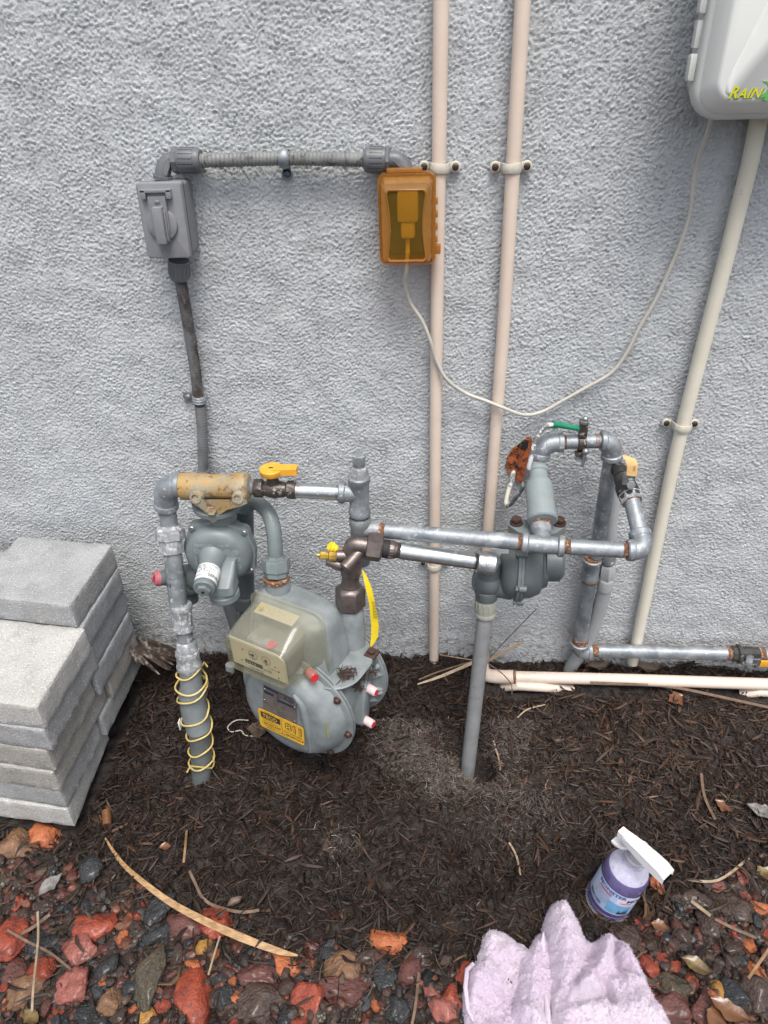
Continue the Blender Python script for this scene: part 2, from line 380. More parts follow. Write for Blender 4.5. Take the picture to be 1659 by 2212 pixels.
def grid_mesh(name, P, mats, smooth=True):     # P (ny,nx,3)
    ny, nx = P.shape[:2]; me = bpy.data.meshes.new(name)
    idx = np.arange(ny * nx).reshape(ny, nx)
    q = np.stack([idx[:-1, :-1], idx[:-1, 1:], idx[1:, 1:], idx[1:, :-1]], -1).reshape(-1, 4)
    me.vertices.add(ny * nx); me.vertices.foreach_set('co', P.reshape(-1).astype(np.float32))
    me.loops.add(q.size); me.loops.foreach_set('vertex_index', q.reshape(-1).astype(np.int32))
    me.polygons.add(len(q)); me.polygons.foreach_set('loop_start', np.arange(0, q.size, 4, dtype=np.int32))
    me.polygons.foreach_set('use_smooth', np.full(len(q), smooth)); me.update(calc_edges=True)
    me.materials.append(mats)
    o = bpy.data.objects.new(name, me); COL.objects.link(o); return o

M['stucco'] = mat('stucco', (.495, .514, .530), (.455, .472, .485), 6, .55, 0, 1., 250, [(2.2, .50, .72, (.41, .425, .435)), (11, .60, .80, (.385, .395, .395)), (340, .72, .77, (.2, .205, .21))], spec=.4)
DX = .0021
fx = np.arange(-1.2, .86, DX); fz = np.arange(-.26, 1.30, DX)
nx, ny = len(fx), len(fz)
h = band(nx, ny, DX, .0045, .0080, 2) * .66 + band(nx, ny, DX, .0065, .014, 1, (math.radians(-25), 1.25)) * .34 + band(nx, ny, DX, .0042, .0055, 12) * .34
h = np.sign(h) * np.abs(h) ** 1.25
cap = .98 + .70 * band(nx, ny, DX, .020, .045, 3, (math.radians(78), .55)) + .28 * band(nx, ny, DX, .10, .25, 7)
cap = np.clip(cap, -.25, 3)
h2 = np.where(h > cap, cap + .10 * (h - cap), h)
h2 = np.maximum(h2, -2.2)
H = .00128 * h2 + .0006 * band(nx, ny, DX, .06, .2, 4)
H += .0014
X, Z = np.meshgrid(fx, fz)
Pn = np.stack([X, -H, Z], -1)
cx = np.concatenate([[-6, -3, -1.8], fx, [1.5, 3, 6]]); cz = np.concatenate([[-1.2, -.5], fz, [1.8, 3.2]])
P = np.zeros((len(cz), len(cx), 3)); XX, ZZ = np.meshgrid(cx, cz); P[..., 0] = XX; P[..., 2] = ZZ
P[2:-2, 3:-3, 1] = -H
wall = grid_mesh('wall', P, M['stucco']); wall['kind'] = 'structure'

# faint vertical run-off streaks and soil splashed on the lowest part of the wall
_t = M['stucco'].node_tree; _N = _t.nodes; _L = _t.links; _b = _N['Principled BSDF']; _src = _b.inputs['Base Color'].links[0].from_socket
for _n in _N:
    if _n.type == 'BUMP': _n.inputs['Distance'].default_value = .0021
_tc = _N.new('ShaderNodeTexCoord'); _mp = _N.new('ShaderNodeMapping'); _mp.inputs['Scale'].default_value = (26, 26, 1.6); _L.new(_tc.outputs['Object'], _mp.inputs[0])
_n1 = _N.new('ShaderNodeTexNoise'); _n1.inputs['Scale'].default_value = 1; _n1.inputs['Detail'].default_value = 4; _L.new(_mp.outputs[0], _n1.inputs['Vector'])
_r1 = _N.new('ShaderNodeMapRange'); _r1.inputs[1].default_value = .52; _r1.inputs[2].default_value = .78; _r1.inputs[4].default_value = .32; _L.new(_n1.outputs[0], _r1.inputs[0])
_m1 = _N.new('ShaderNodeMix'); _m1.data_type = 'RGBA'; _L.new(_r1.outputs[0], _m1.inputs[0]); _L.new(_src, _m1.inputs[6]); _m1.inputs[7].default_value = (.33, .34, .33, 1)
_sx = _N.new('ShaderNodeSeparateXYZ'); _L.new(_tc.outputs['Object'], _sx.inputs[0])
_z = _N.new('ShaderNodeMapRange'); _z.inputs[1].default_value = .10; _z.inputs[2].default_value = -.06; _L.new(_sx.outputs[2], _z.inputs[0])
_n2 = _N.new('ShaderNodeTexNoise'); _n2.inputs['Scale'].default_value = 70; _n2.inputs['Detail'].default_value = 6; _L.new(_tc.outputs['Object'], _n2.inputs['Vector'])
_r2 = _N.new('ShaderNodeMapRange'); _r2.inputs[1].default_value = .50; _r2.inputs[2].default_value = .68; _L.new(_n2.outputs[0], _r2.inputs[0])
_mu = _N.new('ShaderNodeMath'); _mu.operation = 'MULTIPLY'; _L.new(_z.outputs[0], _mu.inputs[0]); _L.new(_r2.outputs[0], _mu.inputs[1])
_m2 = _N.new('ShaderNodeMix'); _m2.data_type = 'RGBA'; _L.new(_mu.outputs[0], _m2.inputs[0]); _L.new(_m1.outputs[2], _m2.inputs[6]); _m2.inputs[7].default_value = (.16, .125, .10, 1); _L.new(_m2.outputs[2], _b.inputs['Base Color'])

# broken patch in the stucco where the wire enters
hp = [(1097, 985), (1108, 968), (1122, 962), (1130, 950), (1150, 945), (1158, 975), (1148, 1010), (1140, 1030), (1132, 1050), (1118, 1040), (1112, 1020), (1095, 1018), (1092, 1000)]
c0 = W(1120, 1000, .004)
_q = []
for i in range(len(hp)):
    (xa, ya), (xb, yb) = hp[i], hp[(i + 1) % len(hp)]
    for k in range(3): _q.append((xa + (xb - xa) * k / 3 + random.uniform(-3, 3), ya + (yb - ya) * k / 3 + random.uniform(-3, 3)))
hp = _q
b = MB(); P0 = [W(x, y, .0045) for x, y in hp]
rings = []
for k, (s_c, dd) in enumerate(((1.0, .0030), (.93, .0058), (.78, .0048), (.5, .0040), (.25, .0046))):
    rg = []
    for i, p in enumerate(P0):
        q = c0 + (p - c0) * s_c * (1 + random.uniform(-.05, .05)); q.y = -dd - random.uniform(0, .0028); rg.append(q)
    rings.append(rg)
b.loft(rings, cap0=False)
o = obj('broken_patch', b, M['brickhole'], wall, origin=(0, 0, 0), sharp=20)
b = MB(); dp = [W(x, y, .0072) for x, y in ((1118, 962), (1134, 950), (1142, 952), (1140, 968), (1126, 972))]
b.plate(dp, (0, .002, 0)); o = obj('dark_cavity', b, M['dark'], wall, origin=(0, 0, 0))

# ------------------------------------------------------------------ structure: soil
M['soil'] = mat('soil', (.009, .006, .005), (.018, .012, .0095), 55, .75, 0, 2., 160, [(150, .60, .70, (.06, .045, .036))])
GX = .006
gx = np.arange(-1.32, 1.26, GX); gy = np.arange(-1.34, .0, GX)
P = np.zeros((len(gy), len(gx), 3))
for j, y in enumerate(gy):
    for i, x in enumerate(gx): P[j, i] = (x, y, gz(x, y))
SOILZ = P[..., 2].copy()
SOILZ2 = SOILZ + .0022 * band(len(gx), len(gy), GX, .015, .04, 11)
def soil_at(x, y):
    i = np.clip(((np.asarray(x) - gx[0]) / GX), 0, len(gx) - 2); j = np.clip(((np.asarray(y) - gy[0]) / GX), 0, len(gy) - 2)
    i0 = i.astype(int); j0 = j.astype(int); fi = i - i0; fj = j - j0
    return (SOILZ2[j0, i0] * (1 - fi) * (1 - fj) + SOILZ2[j0, i0 + 1] * fi * (1 - fj) + SOILZ2[j0 + 1, i0] * (1 - fi) * fj + SOILZ2[j0 + 1, i0 + 1] * fi * fj)
P[..., 2] = SOILZ2
ex = np.concatenate([[-40, -12, -4, -2], gx, [2, 4, 12, 40]]); ey = np.concatenate([[-40, -12, -4, -2], gy, [.02]])
Q = np.zeros((len(ey), len(ex), 3)); XX, YY = np.meshgrid(ex, ey); Q[..., 0] = XX; Q[..., 1] = YY; Q[..., 2] = -.086
Q[4:-1, 4:-4, 2] = P[..., 2]; Q[-1, 4:-4, 2] = P[-1, :, 2]
soil = grid_mesh('soil', Q, M['soil']); soil['kind'] = 'structure'

# ------------------------------------------------------------------ mulch shreds (stuff)
STB = [(-200, 1760), (0, 1790), (90, 1800), (160, 1850), (250, 1895), (330, 1925), (400, 1955), (520, 1985), (640, 2020), (760, 2045), (830, 2010), (900, 2060), (1000, 2070), (1150, 2090), (1250, 2040), (1310, 2010), (1400, 1965), (1470, 1920), (1560, 1880), (1659, 1830), (2000, 1800)]
def stone_line(px): return np.interp(px, [a for a, _ in STB], [c for _, c in STB])
def projn(P):
    V = (P - CAM) @ ROT; return IW / 2 + FPX * V[:, 0] / -V[:, 2], IH / 2 - FPX * V[:, 1] / -V[:, 2]

def shreds(name, N, xr, yr, Lr, wr, colf, keep, lift, tilt, seed, matn, curve=.35, thick=.45):
    r = np.random.default_rng(seed)
    x = r.uniform(*xr, N); y = r.uniform(*yr, N)
    z = soil_at(x, y); P = np.stack([x, y, z], -1); px, py = projn(P); k = keep(px, py, x, y, r); P = P[k]; px = px[k]; py = py[k]; n = len(P)
    L = r.uniform(0, 1, n) ** 1.8 * (Lr[1] - Lr[0]) + Lr[0]; wd = r.uniform(*wr, n) * (0.6 + .4 * L / Lr[1]); a = r.uniform(0, 2 * np.pi, n); tl = r.normal(0, tilt, n)
    D = np.stack([np.cos(a) * np.cos(tl), np.sin(a) * np.cos(tl), np.sin(tl)], -1); S = np.stack([-np.sin(a), np.cos(a), r.normal(0, .35, n)], -1); S /= np.linalg.norm(S, axis=1)[:, None]
    U = np.cross(D, S); P[:, 2] += r.uniform(0, 1, n) ** 1.5 * lift + .0005
    bend = r.normal(0, curve, n) * L * .5; bu = r.normal(0, curve * .25, n) * L
    rings = []
    for t, ws in ((-1, .35), (-.35, 1.), (.35, .9), (1, .3)):
        c = P + D * (L * t / 2)[:, None] + S * (bend * (1 - t * t))[:, None] + U * (bu * (1 - t * t))[:, None]
        rings.append(np.stack([c + S * (wd * ws / 2)[:, None], c + U * (wd * ws * thick)[:, None], c - S * (wd * ws / 2)[:, None]], 1))
    V = np.stack(rings, 1).reshape(n * 12, 3)
    f = []
    for i in range(3):
        for q in range(3): f.append((i * 3 + q, i * 3 + (q + 1) % 3, (i + 1) * 3 + (q + 1) % 3, (i + 1) * 3 + q))
    f = np.array(f); Fc = (np.arange(n)[:, None, None] * 12 + f[None]).reshape(-1, 4)
    me = bpy.data.meshes.new(name); me.vertices.add(len(V)); me.vertices.foreach_set('co', V.reshape(-1).astype(np.float32))
    me.loops.add(Fc.size); me.loops.foreach_set('vertex_index', Fc.reshape(-1).astype(np.int32)); me.polygons.add(len(Fc)); me.polygons.foreach_set('loop_start', np.arange(0, Fc.size, 4, dtype=np.int32))
    me.polygons.foreach_set('use_smooth', np.full(len(Fc), False)); me.update(calc_edges=True)
    C = colf(n, r, P, px, py); at = me.color_attributes.new('tone', 'FLOAT_COLOR', 'POINT')
    at.data.foreach_set('color', np.repeat(np.concatenate([C, np.ones((n, 1))], 1), 12, 0).reshape(-1).astype(np.float32))
    me.materials.append(matn); o = bpy.data.objects.new(name, me); COL.objects.link(o); o['kind'] = 'stuff'; return o

M['shred'] = mat('mulch_shred', (.05, .035, .028), scale=120, rough=.46, attr='tone', bump=.6, bscale=500, spec=.24)
def mul_cols(n, r, P, px, py):
    base = np.array([.0305, .0180, .0124]); c = base * r.lognormal(0, .62, n)[:, None]
    m = r.random(n); c[m < .14] = np.array([.076, .048, .036]) * r.uniform(.6, 1.3, (m < .14).sum())[:, None]
    m2 = r.random(n) < .018; c[m2] = np.array([.15, .10, .065]) * r.uniform(.5, 1.2, m2.sum())[:, None]
    # dusty lighter fibres on the dug mound, browner dry mulch at the right
    g = np.maximum(np.exp(-(((px - 930 - (py - 1650) * .9) / 95) ** 2 + ((py - 1665) / 80) ** 2)), .55 * np.exp(-(((px - 1110) / 130) ** 2 + ((py - 1760) / 70) ** 2))); c = c * (1 - .3 * g[:, None]) + np.array([.145, .118, .10]) * (g * r.uniform(0, 1, n) ** 1.5)[:, None]
    g2 = 1 / (1 + np.exp(-(px - 1150) / 90)) * np.exp(-((py - 1600) / 170) ** 2); c = c * (1 + .75 * g2[:, None])
    g3 = np.exp(-(((px - 800) / 420) ** 2 + ((py - 1900) / 120) ** 2)); c = c * (1 - .25 * g3[:, None])
    return c
def keep_m(px, py, x, y, r):
    inside = (px > -120) & (px < 1790) & (py > 1380) & (py < 2330)
    st = py - stone_line(px); p = np.where(st < -20, 1., np.where(st < 40, .6, .16)); blk = ~((x < -.665) & (y > -.46) & (y < -.11)); pit = ((x - .088) ** 2 + (y + .268) ** 2 > .0011) & ~((x > .09) & (y > -.105) & (y < -.05) & (r.random(len(px)) < .85))
    return inside & (r.random(len(px)) < p) & blk & pit
shreds('mulch', 56000, (-1.2, 1.1), (-.80, -.006), (.006, .040), (.0012, .0050), mul_cols, keep_m, .012, .24, 21, M['shred'], curve=.13, thick=.3)
def fib_cols(n, r, P, px, py):
    c = np.array([.050, .032, .023]) * r.lognormal(0, .6, n)[:, None]; g = np.exp(-(((px - 930 - (py - 1650) * .9) / 110) ** 2 + ((py - 1665) / 90) ** 2)); return c + np.array([.20, .165, .14]) * (g * r.uniform(0, 1, n) ** 1.3)[:, None]
def keep_f(px, py, x, y, r):
    g = .22 + .9 * np.exp(-(((px - 930 - (py - 1650) * .9) / 150) ** 2 + ((py - 1670) / 95) ** 2)); return (px > -60) & (px < 1720) & (py > 1400) & (py - stone_line(px) < -10) & (r.random(len(px)) < g) & ~((x < -.63) & (y > -.47) & (y < -.09))
shreds('mulch_fibre', 30000, (-1.0, 1.0), (-.70, -.006), (.008, .028), (.0004, .0009), fib_cols, keep_f, .014, .35, 22, M['shred'], curve=.32)

def dust_cols(n, r, P, px, py): return np.array([.27, .225, .195]) * r.lognormal(-.25, .5, n)[:, None]
def keep_d(px, py, x, y, r):
    a = np.hypot((px - 1000) / 1.0, (py - 1590) / .72); ringm = 1.3 * np.exp(-((a - 128) / 52) ** 2) * (py > 1560) * (1 / (1 + np.exp((px - 1120) / 25))); b2 = .35 * np.exp(-(((px - 1120) / 90) ** 2 + ((py - 1745) / 60) ** 2)); b3 = .22 * np.exp(-(((px - 735) / 45) ** 2 + ((py - 1830) / 40) ** 2))
    return (r.random(len(px)) < np.maximum(np.maximum(ringm, b2), b3)) & (r.random(len(px)) < .8) & ((x - .090) ** 2 + (y + .266) ** 2 > .0013)
shreds('dusty_fibre', 90000, (-.35, .35), (-.52, -.15), (.006, .022), (.0005, .0012), dust_cols, keep_d, .014, .35, 24, M['shred'], curve=.3)
def chunk_cols(n, r, P, px, py):
    c = np.array([.037, .023, .017]) * r.lognormal(0, .5, n)[:, None]; m_ = r.random(n) < .12; c[m_] = np.array([.12, .06, .035]) * r.uniform(.5, 1.1, m_.sum())[:, None]; g2 = 1 / (1 + np.exp(-(px - 1150) / 90)) * np.exp(-((py - 1600) / 200) ** 2); return c * (1 + .7 * g2[:, None])
def keep_k(px, py, x, y, r):
    return keep_m(px, py, x, y, r) & (py - stone_line(px) < 60) & (r.random(len(px)) < .8)
shreds('bark_chunks', 5200, (-1.2, 1.1), (-.75, -.012), (.012, .046), (.004, .010), chunk_cols, keep_k, .014, .28, 23, M['shred'], curve=.06, thick=.32)

# ------------------------------------------------------------------ stones
def ico(sub):
    bm = bmesh.new(); bmesh.ops.create_icosphere(bm, subdivisions=sub, radius=1); V = np.array([v.co[:] for v in bm.verts]); F = [tuple(v.index for v in f.verts) for f in bm.faces]; bm.free(); return V, F
IV3, IF3 = ico(4); IV1, IF1 = ico(2)
def rock_shape(V, seed, rough=1., npl=11):
    r = np.random.default_rng(seed); n = r.normal(size=(npl, 3)); n /= np.linalg.norm(n, axis=1)[:, None]; d = r.uniform(.58, 1.0, npl)
    dot = V @ n.T; rr = np.where(dot > .05, d / np.maximum(dot, .05), 9.); k = 30.
    R = -np.log(np.exp(-k * np.minimum(rr, 3)).sum(1) + math.exp(-k * 1.08)) / k
    off = Vector(r.uniform(-50, 50, 3))
    for i, v in enumerate(V):
        p = Vector(v) * 2.2 + off; R[i] += rough * (.10 * noise.noise(p) + .075 * noise.noise(p * 2.6) + .05 * noise.noise(p * 6) + .028 * noise.noise(p * 13))
        if len(V) > 400: R[i] -= rough * .05 * max(0, .25 - abs(noise.noise(p * 1.7 + Vector((9, 9, 9))))) * 4 * .5
    return V * R[:, None]
def rockmat(name, c1, c2, spots=None, rough=.34, coat=.35):
    return mat(name, tuple(x * (.80 if c1[0] > .2 else .66) for x in c1), tuple(x * (.66 if c1[0] > .2 else .6) for x in c2), 1.6, rough + .06, 0, 1., 6.5, [(s[0] / 30, *s[1:3], tuple(x * .8 for x in s[3])) for s in (spots or [])], coat=coat * .6, rvar=.14, spec=.5, bdist=.0042)
RM = dict(
 red=rockmat('lava_red', (.40, .075, .035), (.25, .045, .025), [(70, .60, .70, (.10, .05, .04))]),
 orange=rockmat('lava_orange', (.55, .17, .06), (.40, .11, .04), [(60, .60, .70, (.2, .08, .04))], .45, .15),
 maroon=rockmat('lava_maroon', (.17, .055, .042), (.10, .035, .03), [(80, .60, .7, (.24, .08, .05))]),
 pink=rockmat('lava_pink', (.40, .13, .10), (.26, .08, .06), [(60, .58, .7, (.14, .07, .06))]),
 brown=rockmat('stone_brown', (.085, .047, .033), (.05, .03, .023), [(60, .58, .7, (.13, .07, .045))], .26, .5),
 slate=rockmat('stone_slate', (.040, .043, .047), (.022, .024, .026), [(50, .60, .68, (.13, .14, .15))], .24, .5),
 olive=rockmat('stone_olive', (.10, .075, .04), (.055, .045, .028), [(50, .58, .7, (.16, .12, .06))], .24, .5),
 tan=rockmat('stone_tan', (.25, .13, .065), (.15, .08, .042), [(60, .58, .7, (.14, .09, .05))], .4, .2),
 ochre=rockmat('stone_ochre', (.50, .26, .05), (.38, .18, .04), None, .3, .4),
)
ROCKS = {}
def rock_mesh(k, col):
    if (k, col) not in ROCKS:
        V = rock_shape(IV3, 100 + k, 1.15 if col not in ('ochre',) else .3, 9 + k % 6); me = bpy.data.meshes.new('lava_rock'); me.from_pydata(V.tolist(), [], IF3)
        me.polygons.foreach_set('use_smooth', [True] * len(me.polygons)); me.materials.append(RM[col]); me.update(); ROCKS[(k, col)] = me
    return ROCKS[(k, col)]
NAMEC = dict(red='brick red', orange='pale orange', maroon='dark maroon', pink='dusty pink', brown='wet dark brown', slate='wet charcoal', olive='wet olive brown', tan='tan', ochre='yellow ochre')
placed = []
def rock(px, py, w, hgt, col, label, rotz=0, k=None, lift=.25, flat=.55, group=None, name='lava_rock'):
    P = GG(px, py); s = w / 2 / proj(P)[2]; sy = hgt / 2 / proj(P)[2] / .88
    k = random.randrange(12) if k is None else k
    o = bpy.data.objects.new(name, rock_mesh(k, col)); COL.objects.link(o)
    o.scale = (s * 1.12, sy * 1.12, min(s, sy) * flat * 1.25); o.rotation_euler = (random.uniform(-.2, .2), random.uniform(-.2, .2), math.radians(rotz))
    o.location = (P.x, P.y, P.z + min(s, sy) * flat * lift + .003); o['label'] = label; o['category'] = 'rock'
    if group: o['group'] = group
    placed.append((P.x, P.y, max(s, sy))); return o
big = [
 (92, 1815, 74, 56, 'orange', 'orange flaky lava rock at the foot of the paver stack', 20),
 (38, 1832, 84, 58, 'tan', 'pale tan orange rock with a mossy stain left of the stack corner', -15),
 (20, 2033, 74, 82, 'red', 'bright red lava rock cut by the left edge below the stack', 10),
 (211, 2010, 84, 66, 'red', 'red lava rock streaked with grey near the tip of two slate stones', -10),
 (176, 2055, 80, 62, 'pink', 'dusty rose lava rock below the grey streaked red one', -20),
 (95, 2100, 62, 58, 'red', 'round orange red lava rock in the lower left crossed by a stalk', 30),
 (42, 2105, 52, 60, 'maroon', 'rounded maroon red rock near the lower left edge', 60),
 (163, 2140, 72, 62, 'pink', 'pink pitted rock in the lower left beside a slate stone', 15),
 (55, 2150, 82, 60, 'tan', 'flat tan brown stone in the lower left corner', 25),
 (425, 2155, 80, 100, 'red', 'large glossy red lava rock with a pointed top at bottom', 5),
 (330, 2112, 60, 96, 'olive', 'tall wet olive brown boulder left of the pointed red rock', 5),
 (463, 2000, 66, 62, 'red', 'red lava rock right under the long straw blade', 35),
 (402, 1998, 76, 54, 'maroon', 'wet maroon pitted stone just left of the straw blade', -25),
 (344, 1972, 54, 72, 'slate', 'tall charcoal stone above the maroon pitted stone', -25),
 (346, 2022, 62, 46, 'slate', 'black glossy stone between grey streaked red rock and maroon stone', 15),
 (84, 2038, 56, 50, 'slate', 'dark slate stone behind the crossing stalks at lower left', -20),
 (236, 2092, 52, 46, 'slate', 'blue grey slate stone in the lower left middle', 30),
 (290, 2132, 40, 40, 'slate', 'small glossy black stone left of the olive boulder', 10),
 (190, 2192, 54, 42, 'slate', 'charcoal stone at the bottom edge left of centre', 0),
 (842, 2040, 76, 56, 'orange', 'orange chipped lava rock lying alone on the dark mulch edge', -20),
 (750, 2092, 94, 62, 'tan', 'tan brown wedge rock above the long flat maroon stone', 10),
 (753, 2140, 104, 50, 'maroon', 'long flat wet maroon stone at bottom centre', 0),
 (670, 2160, 66, 66, 'red', 'deep red lava rock with rough sides at bottom centre', 80),
 (560, 2175, 108, 70, 'brown', 'large dark brown boulder at the bottom left of centre', 10),
 (557, 2110, 54, 74, 'maroon', 'crimson upright lava rock above the dark brown boulder', 75),
 (622, 2090, 42, 66, 'orange', 'upright orange pink stone near the tip of the straw blade', 70),
 (838, 2115, 50, 50, 'slate', 'slate stone right of the tan wedge rock', 20),
 (710, 2062, 56, 36, 'slate', 'small slate stone tucked above the tan wedge rock', 10),
 (792, 2068, 48, 30, 'brown', 'small brown stone peeking from under shreds', 10),
 (855, 2185, 52, 48, 'slate', 'glossy black stone at the bottom right of centre', 5),
 (880, 2098, 56, 48, 'maroon', 'maroon knobbly rock below the lone orange rock', 30),
 (905, 2065, 50, 46, 'brown', 'brown round stone directly under the lone orange rock', 0),
 (962, 2190, 58, 56, 'pink', 'rose brown rock near the towel at the bottom', 40),
 (976, 2160, 48, 44, 'red', 'red flat rock close to the left side of the towel', -30),
 (1000, 2105, 44, 46, 'red', 'red orange rock touching the left edge of the towel', 20),
 (440, 2045, 42, 30, 'ochre', 'yellow ochre stone under the straw blade', 20),
 (322, 2195, 40, 36, 'ochre', 'small yellow brown pebble at the bottom', 70),
 (520, 2160, 34, 46, 'orange', 'small orange knobbly stone beside the dark boulder', 80),
 (470, 2120, 36, 40, 'slate', 'small slate stone right of the pointed red rock', 60),
 (1355, 2035, 78, 64, 'brown', 'grey brown flat stone right of the towel peak', -40),
 (1420, 1915, 30, 30, 'orange', 'small orange rock under the trigger of the spray bottle', 0),
 (1402, 2092, 40, 38, 'red', 'red lava rock right of the towel fold', 10),
 (1392, 2130, 26, 40, 'orange', 'bright orange narrow rock at the right edge of the towel', 80),
 (1452, 2140, 66, 52, 'olive', 'olive brown triangular stone right of the towel', 10),
 (1450, 2180, 76, 84, 'maroon', 'large dark red lava rock against the lower right edge of the towel', -50),
 (1530, 2190, 72, 64, 'maroon', 'round maroon brown stone at the lower right', 20),
 (1583, 2146, 56, 60, 'slate', 'black crumpled looking slate stone at the lower right', 30),
 (1551, 2143, 32, 36, 'ochre', 'smooth yellow ochre pebble touching the black slate stone', 40),
 (1632, 2160, 76, 74, 'brown', 'large dark brown rounded rock cut by the right edge', 0),
 (1580, 2050, 48, 34, 'brown', 'light brown flat stone right of the pale leaf', 10),
 (1583, 1970, 60, 68, 'brown', 'tall grey brown stone among bark at the right', 70),
 (1484, 1945, 50, 70, 'brown', 'slanting grey brown stone right of the spray bottle', 60),
 (1528, 2000, 46, 52, 'brown', 'brown stone in the mulch right of the bottle', 60),
 (1543, 2170, 36, 40, 'orange', 'small orange cone shaped stone under the ochre pebble', 60),
 (1633, 2110, 46, 42, 'orange', 'flat orange stone near the right edge', -30),
]
for px, py, w_, h_, c_, lab, rz in big: rock(px, py, w_, h_, c_, lab, rz)
cols = ['red', 'orange', 'maroon', 'pink', 'brown', 'slate', 'olive', 'tan', 'ochre']; wt = np.array([.13, .08, .18, .07, .34, .11, .05, .03, .005]); wt /= wt.sum()
cnt = 0
for t_ in range(14000):
    if cnt >= 244: break
    px = random.uniform(-60, 1720); py = random.uniform(1780, 2280)
    st = py - stone_line(px)
    if st < random.uniform(-10, 40) or (random.random() < .55 and st < 60): continue
    if 1010 < px < 1440 and py > 2010 + abs(px - 1215) * .35: continue
    if px < 190 and py < 1800: continue
    w_ = random.choice((20, 24, 28, 32, 38, 48)) * random.uniform(.85, 1.15)
    P = GG(px, py); s = w_ / 2 / proj(P)[2]
    if any((P.x - a) ** 2 + (P.y - c) ** 2 < ((s + q) * .74) ** 2 for a, c, q in placed): continue
    col = cols[int(np.searchsorted(np.cumsum(wt), random.random()))] if cnt else 'brown'
    zone = 'under and left of the straw blade' if px < 430 else ('between straw blade and towel' if px < 1030 else 'right of the towel')
    zone += (', near the mulch edge' if st < 100 else ', toward the bottom edge')
    sz = 'small' if w_ < 33 else 'medium'
    rock(px, py, w_, w_ * random.uniform(.7, 1.), col, f'{sz} {NAMEC[col]} stone {zone}', random.uniform(0, 180), group=f'{sz} {NAMEC[col]} stones {zone}')
    cnt += 1
print('rocks', len(placed))

# pebbles between them
def pebbles(N, seed):
    r = np.random.default_rng(seed); Vs = []; Fs = []; Cs = []
    shapes = [rock_shape(IV1, 300 + i, .9, 9) for i in range(14)]; F = np.array(IF1); nv = len(IV1)
    pal = np.array([(.045, .027, .02), (.035, .021, .016), (.12, .03, .018), (.075, .033, .024), (.02, .024, .029), (.18, .06, .03), (.09, .052, .03), (.04, .03, .024)])
    n = 0
    while n < N:
        x = r.uniform(-1.0, .9); y = r.uniform(-.84, -.42); z = float(soil_at(x, y)); px, py, _ = proj((x, y, z)); st = py - stone_line(px)
        if st < 0 or (st < 90 and r.random() > .25 + st / 130): continue
        if px < -80 or px > 1740: continue
        s = r.uniform(.0032, .010) * (1 if r.random() < .78 else 1.45); a = r.uniform(0, 6.28); c, q = math.cos(a), math.sin(a); S = shapes[r.integers(14)] * np.array([s, s * r.uniform(.6, 1), s * r.uniform(.4, .8)])
        S = np.stack([S[:, 0] * c - S[:, 1] * q, S[:, 0] * q + S[:, 1] * c, S[:, 2]], -1) + np.array([x, y, z + s * .35])
        Vs.append(S); Fs.append(F + n * nv); Cs.append(np.repeat([pal[r.integers(len(pal))] * r.uniform(.6, 1.3)], nv, 0)); n += 1
    V = np.concatenate(Vs); Fc = np.concatenate(Fs); C = np.concatenate(Cs); me = bpy.data.meshes.new('pebbles'); me.from_pydata(V.tolist(), [], Fc.tolist())
    at = me.color_attributes.new('tone', 'FLOAT_COLOR', 'POINT'); at.data.foreach_set('color', np.concatenate([C, np.ones((len(C), 1))], 1).reshape(-1).astype(np.float32))
    me.materials.append(M['pebble']); me.update(); o = bpy.data.objects.new('pebbles', me); COL.objects.link(o); o['kind'] = 'stuff'
M['pebble'] = mat('pebble', (.1, .1, .1), scale=120, rough=.45, attr='tone', bump=1.6, bscale=400, coat=.15)
pebbles(4400, 5)
# bark chips and litter among the stones
def chip_cols(n, r, P, px, py):
    pal = np.array([(.055, .034, .025), (.09, .058, .042), (.03, .02, .016), (.15, .085, .045), (.12, .10, .085)]); return pal[r.choice(5, n, p=[.36, .2, .3, .08, .06])] * r.uniform(.6, 1.25, n)[:, None]
def keep_c(px, py, x, y, r):
    st = py - stone_line(px); p = .9 * np.exp(-((st - 30) / 65) ** 2) + .10 * (st > 0) + .04; ok = ~((px > 420) & (px < 1050) & (st < 0)) | (r.random(len(px)) < .3)
    return (px > -60) & (px < 1720) & (py > 1450) & (py < 2300) & (r.random(len(px)) < p) & ok & ~((x < -.63) & (y > -.47) & (y < -.09))
shreds('bark_litter', 12000, (-1.0, 1.0), (-.84, -.05), (.010, .05), (.002, .0075), chip_cols, keep_c, .022, .3, 33, M['shred'], curve=.25, thick=.22)

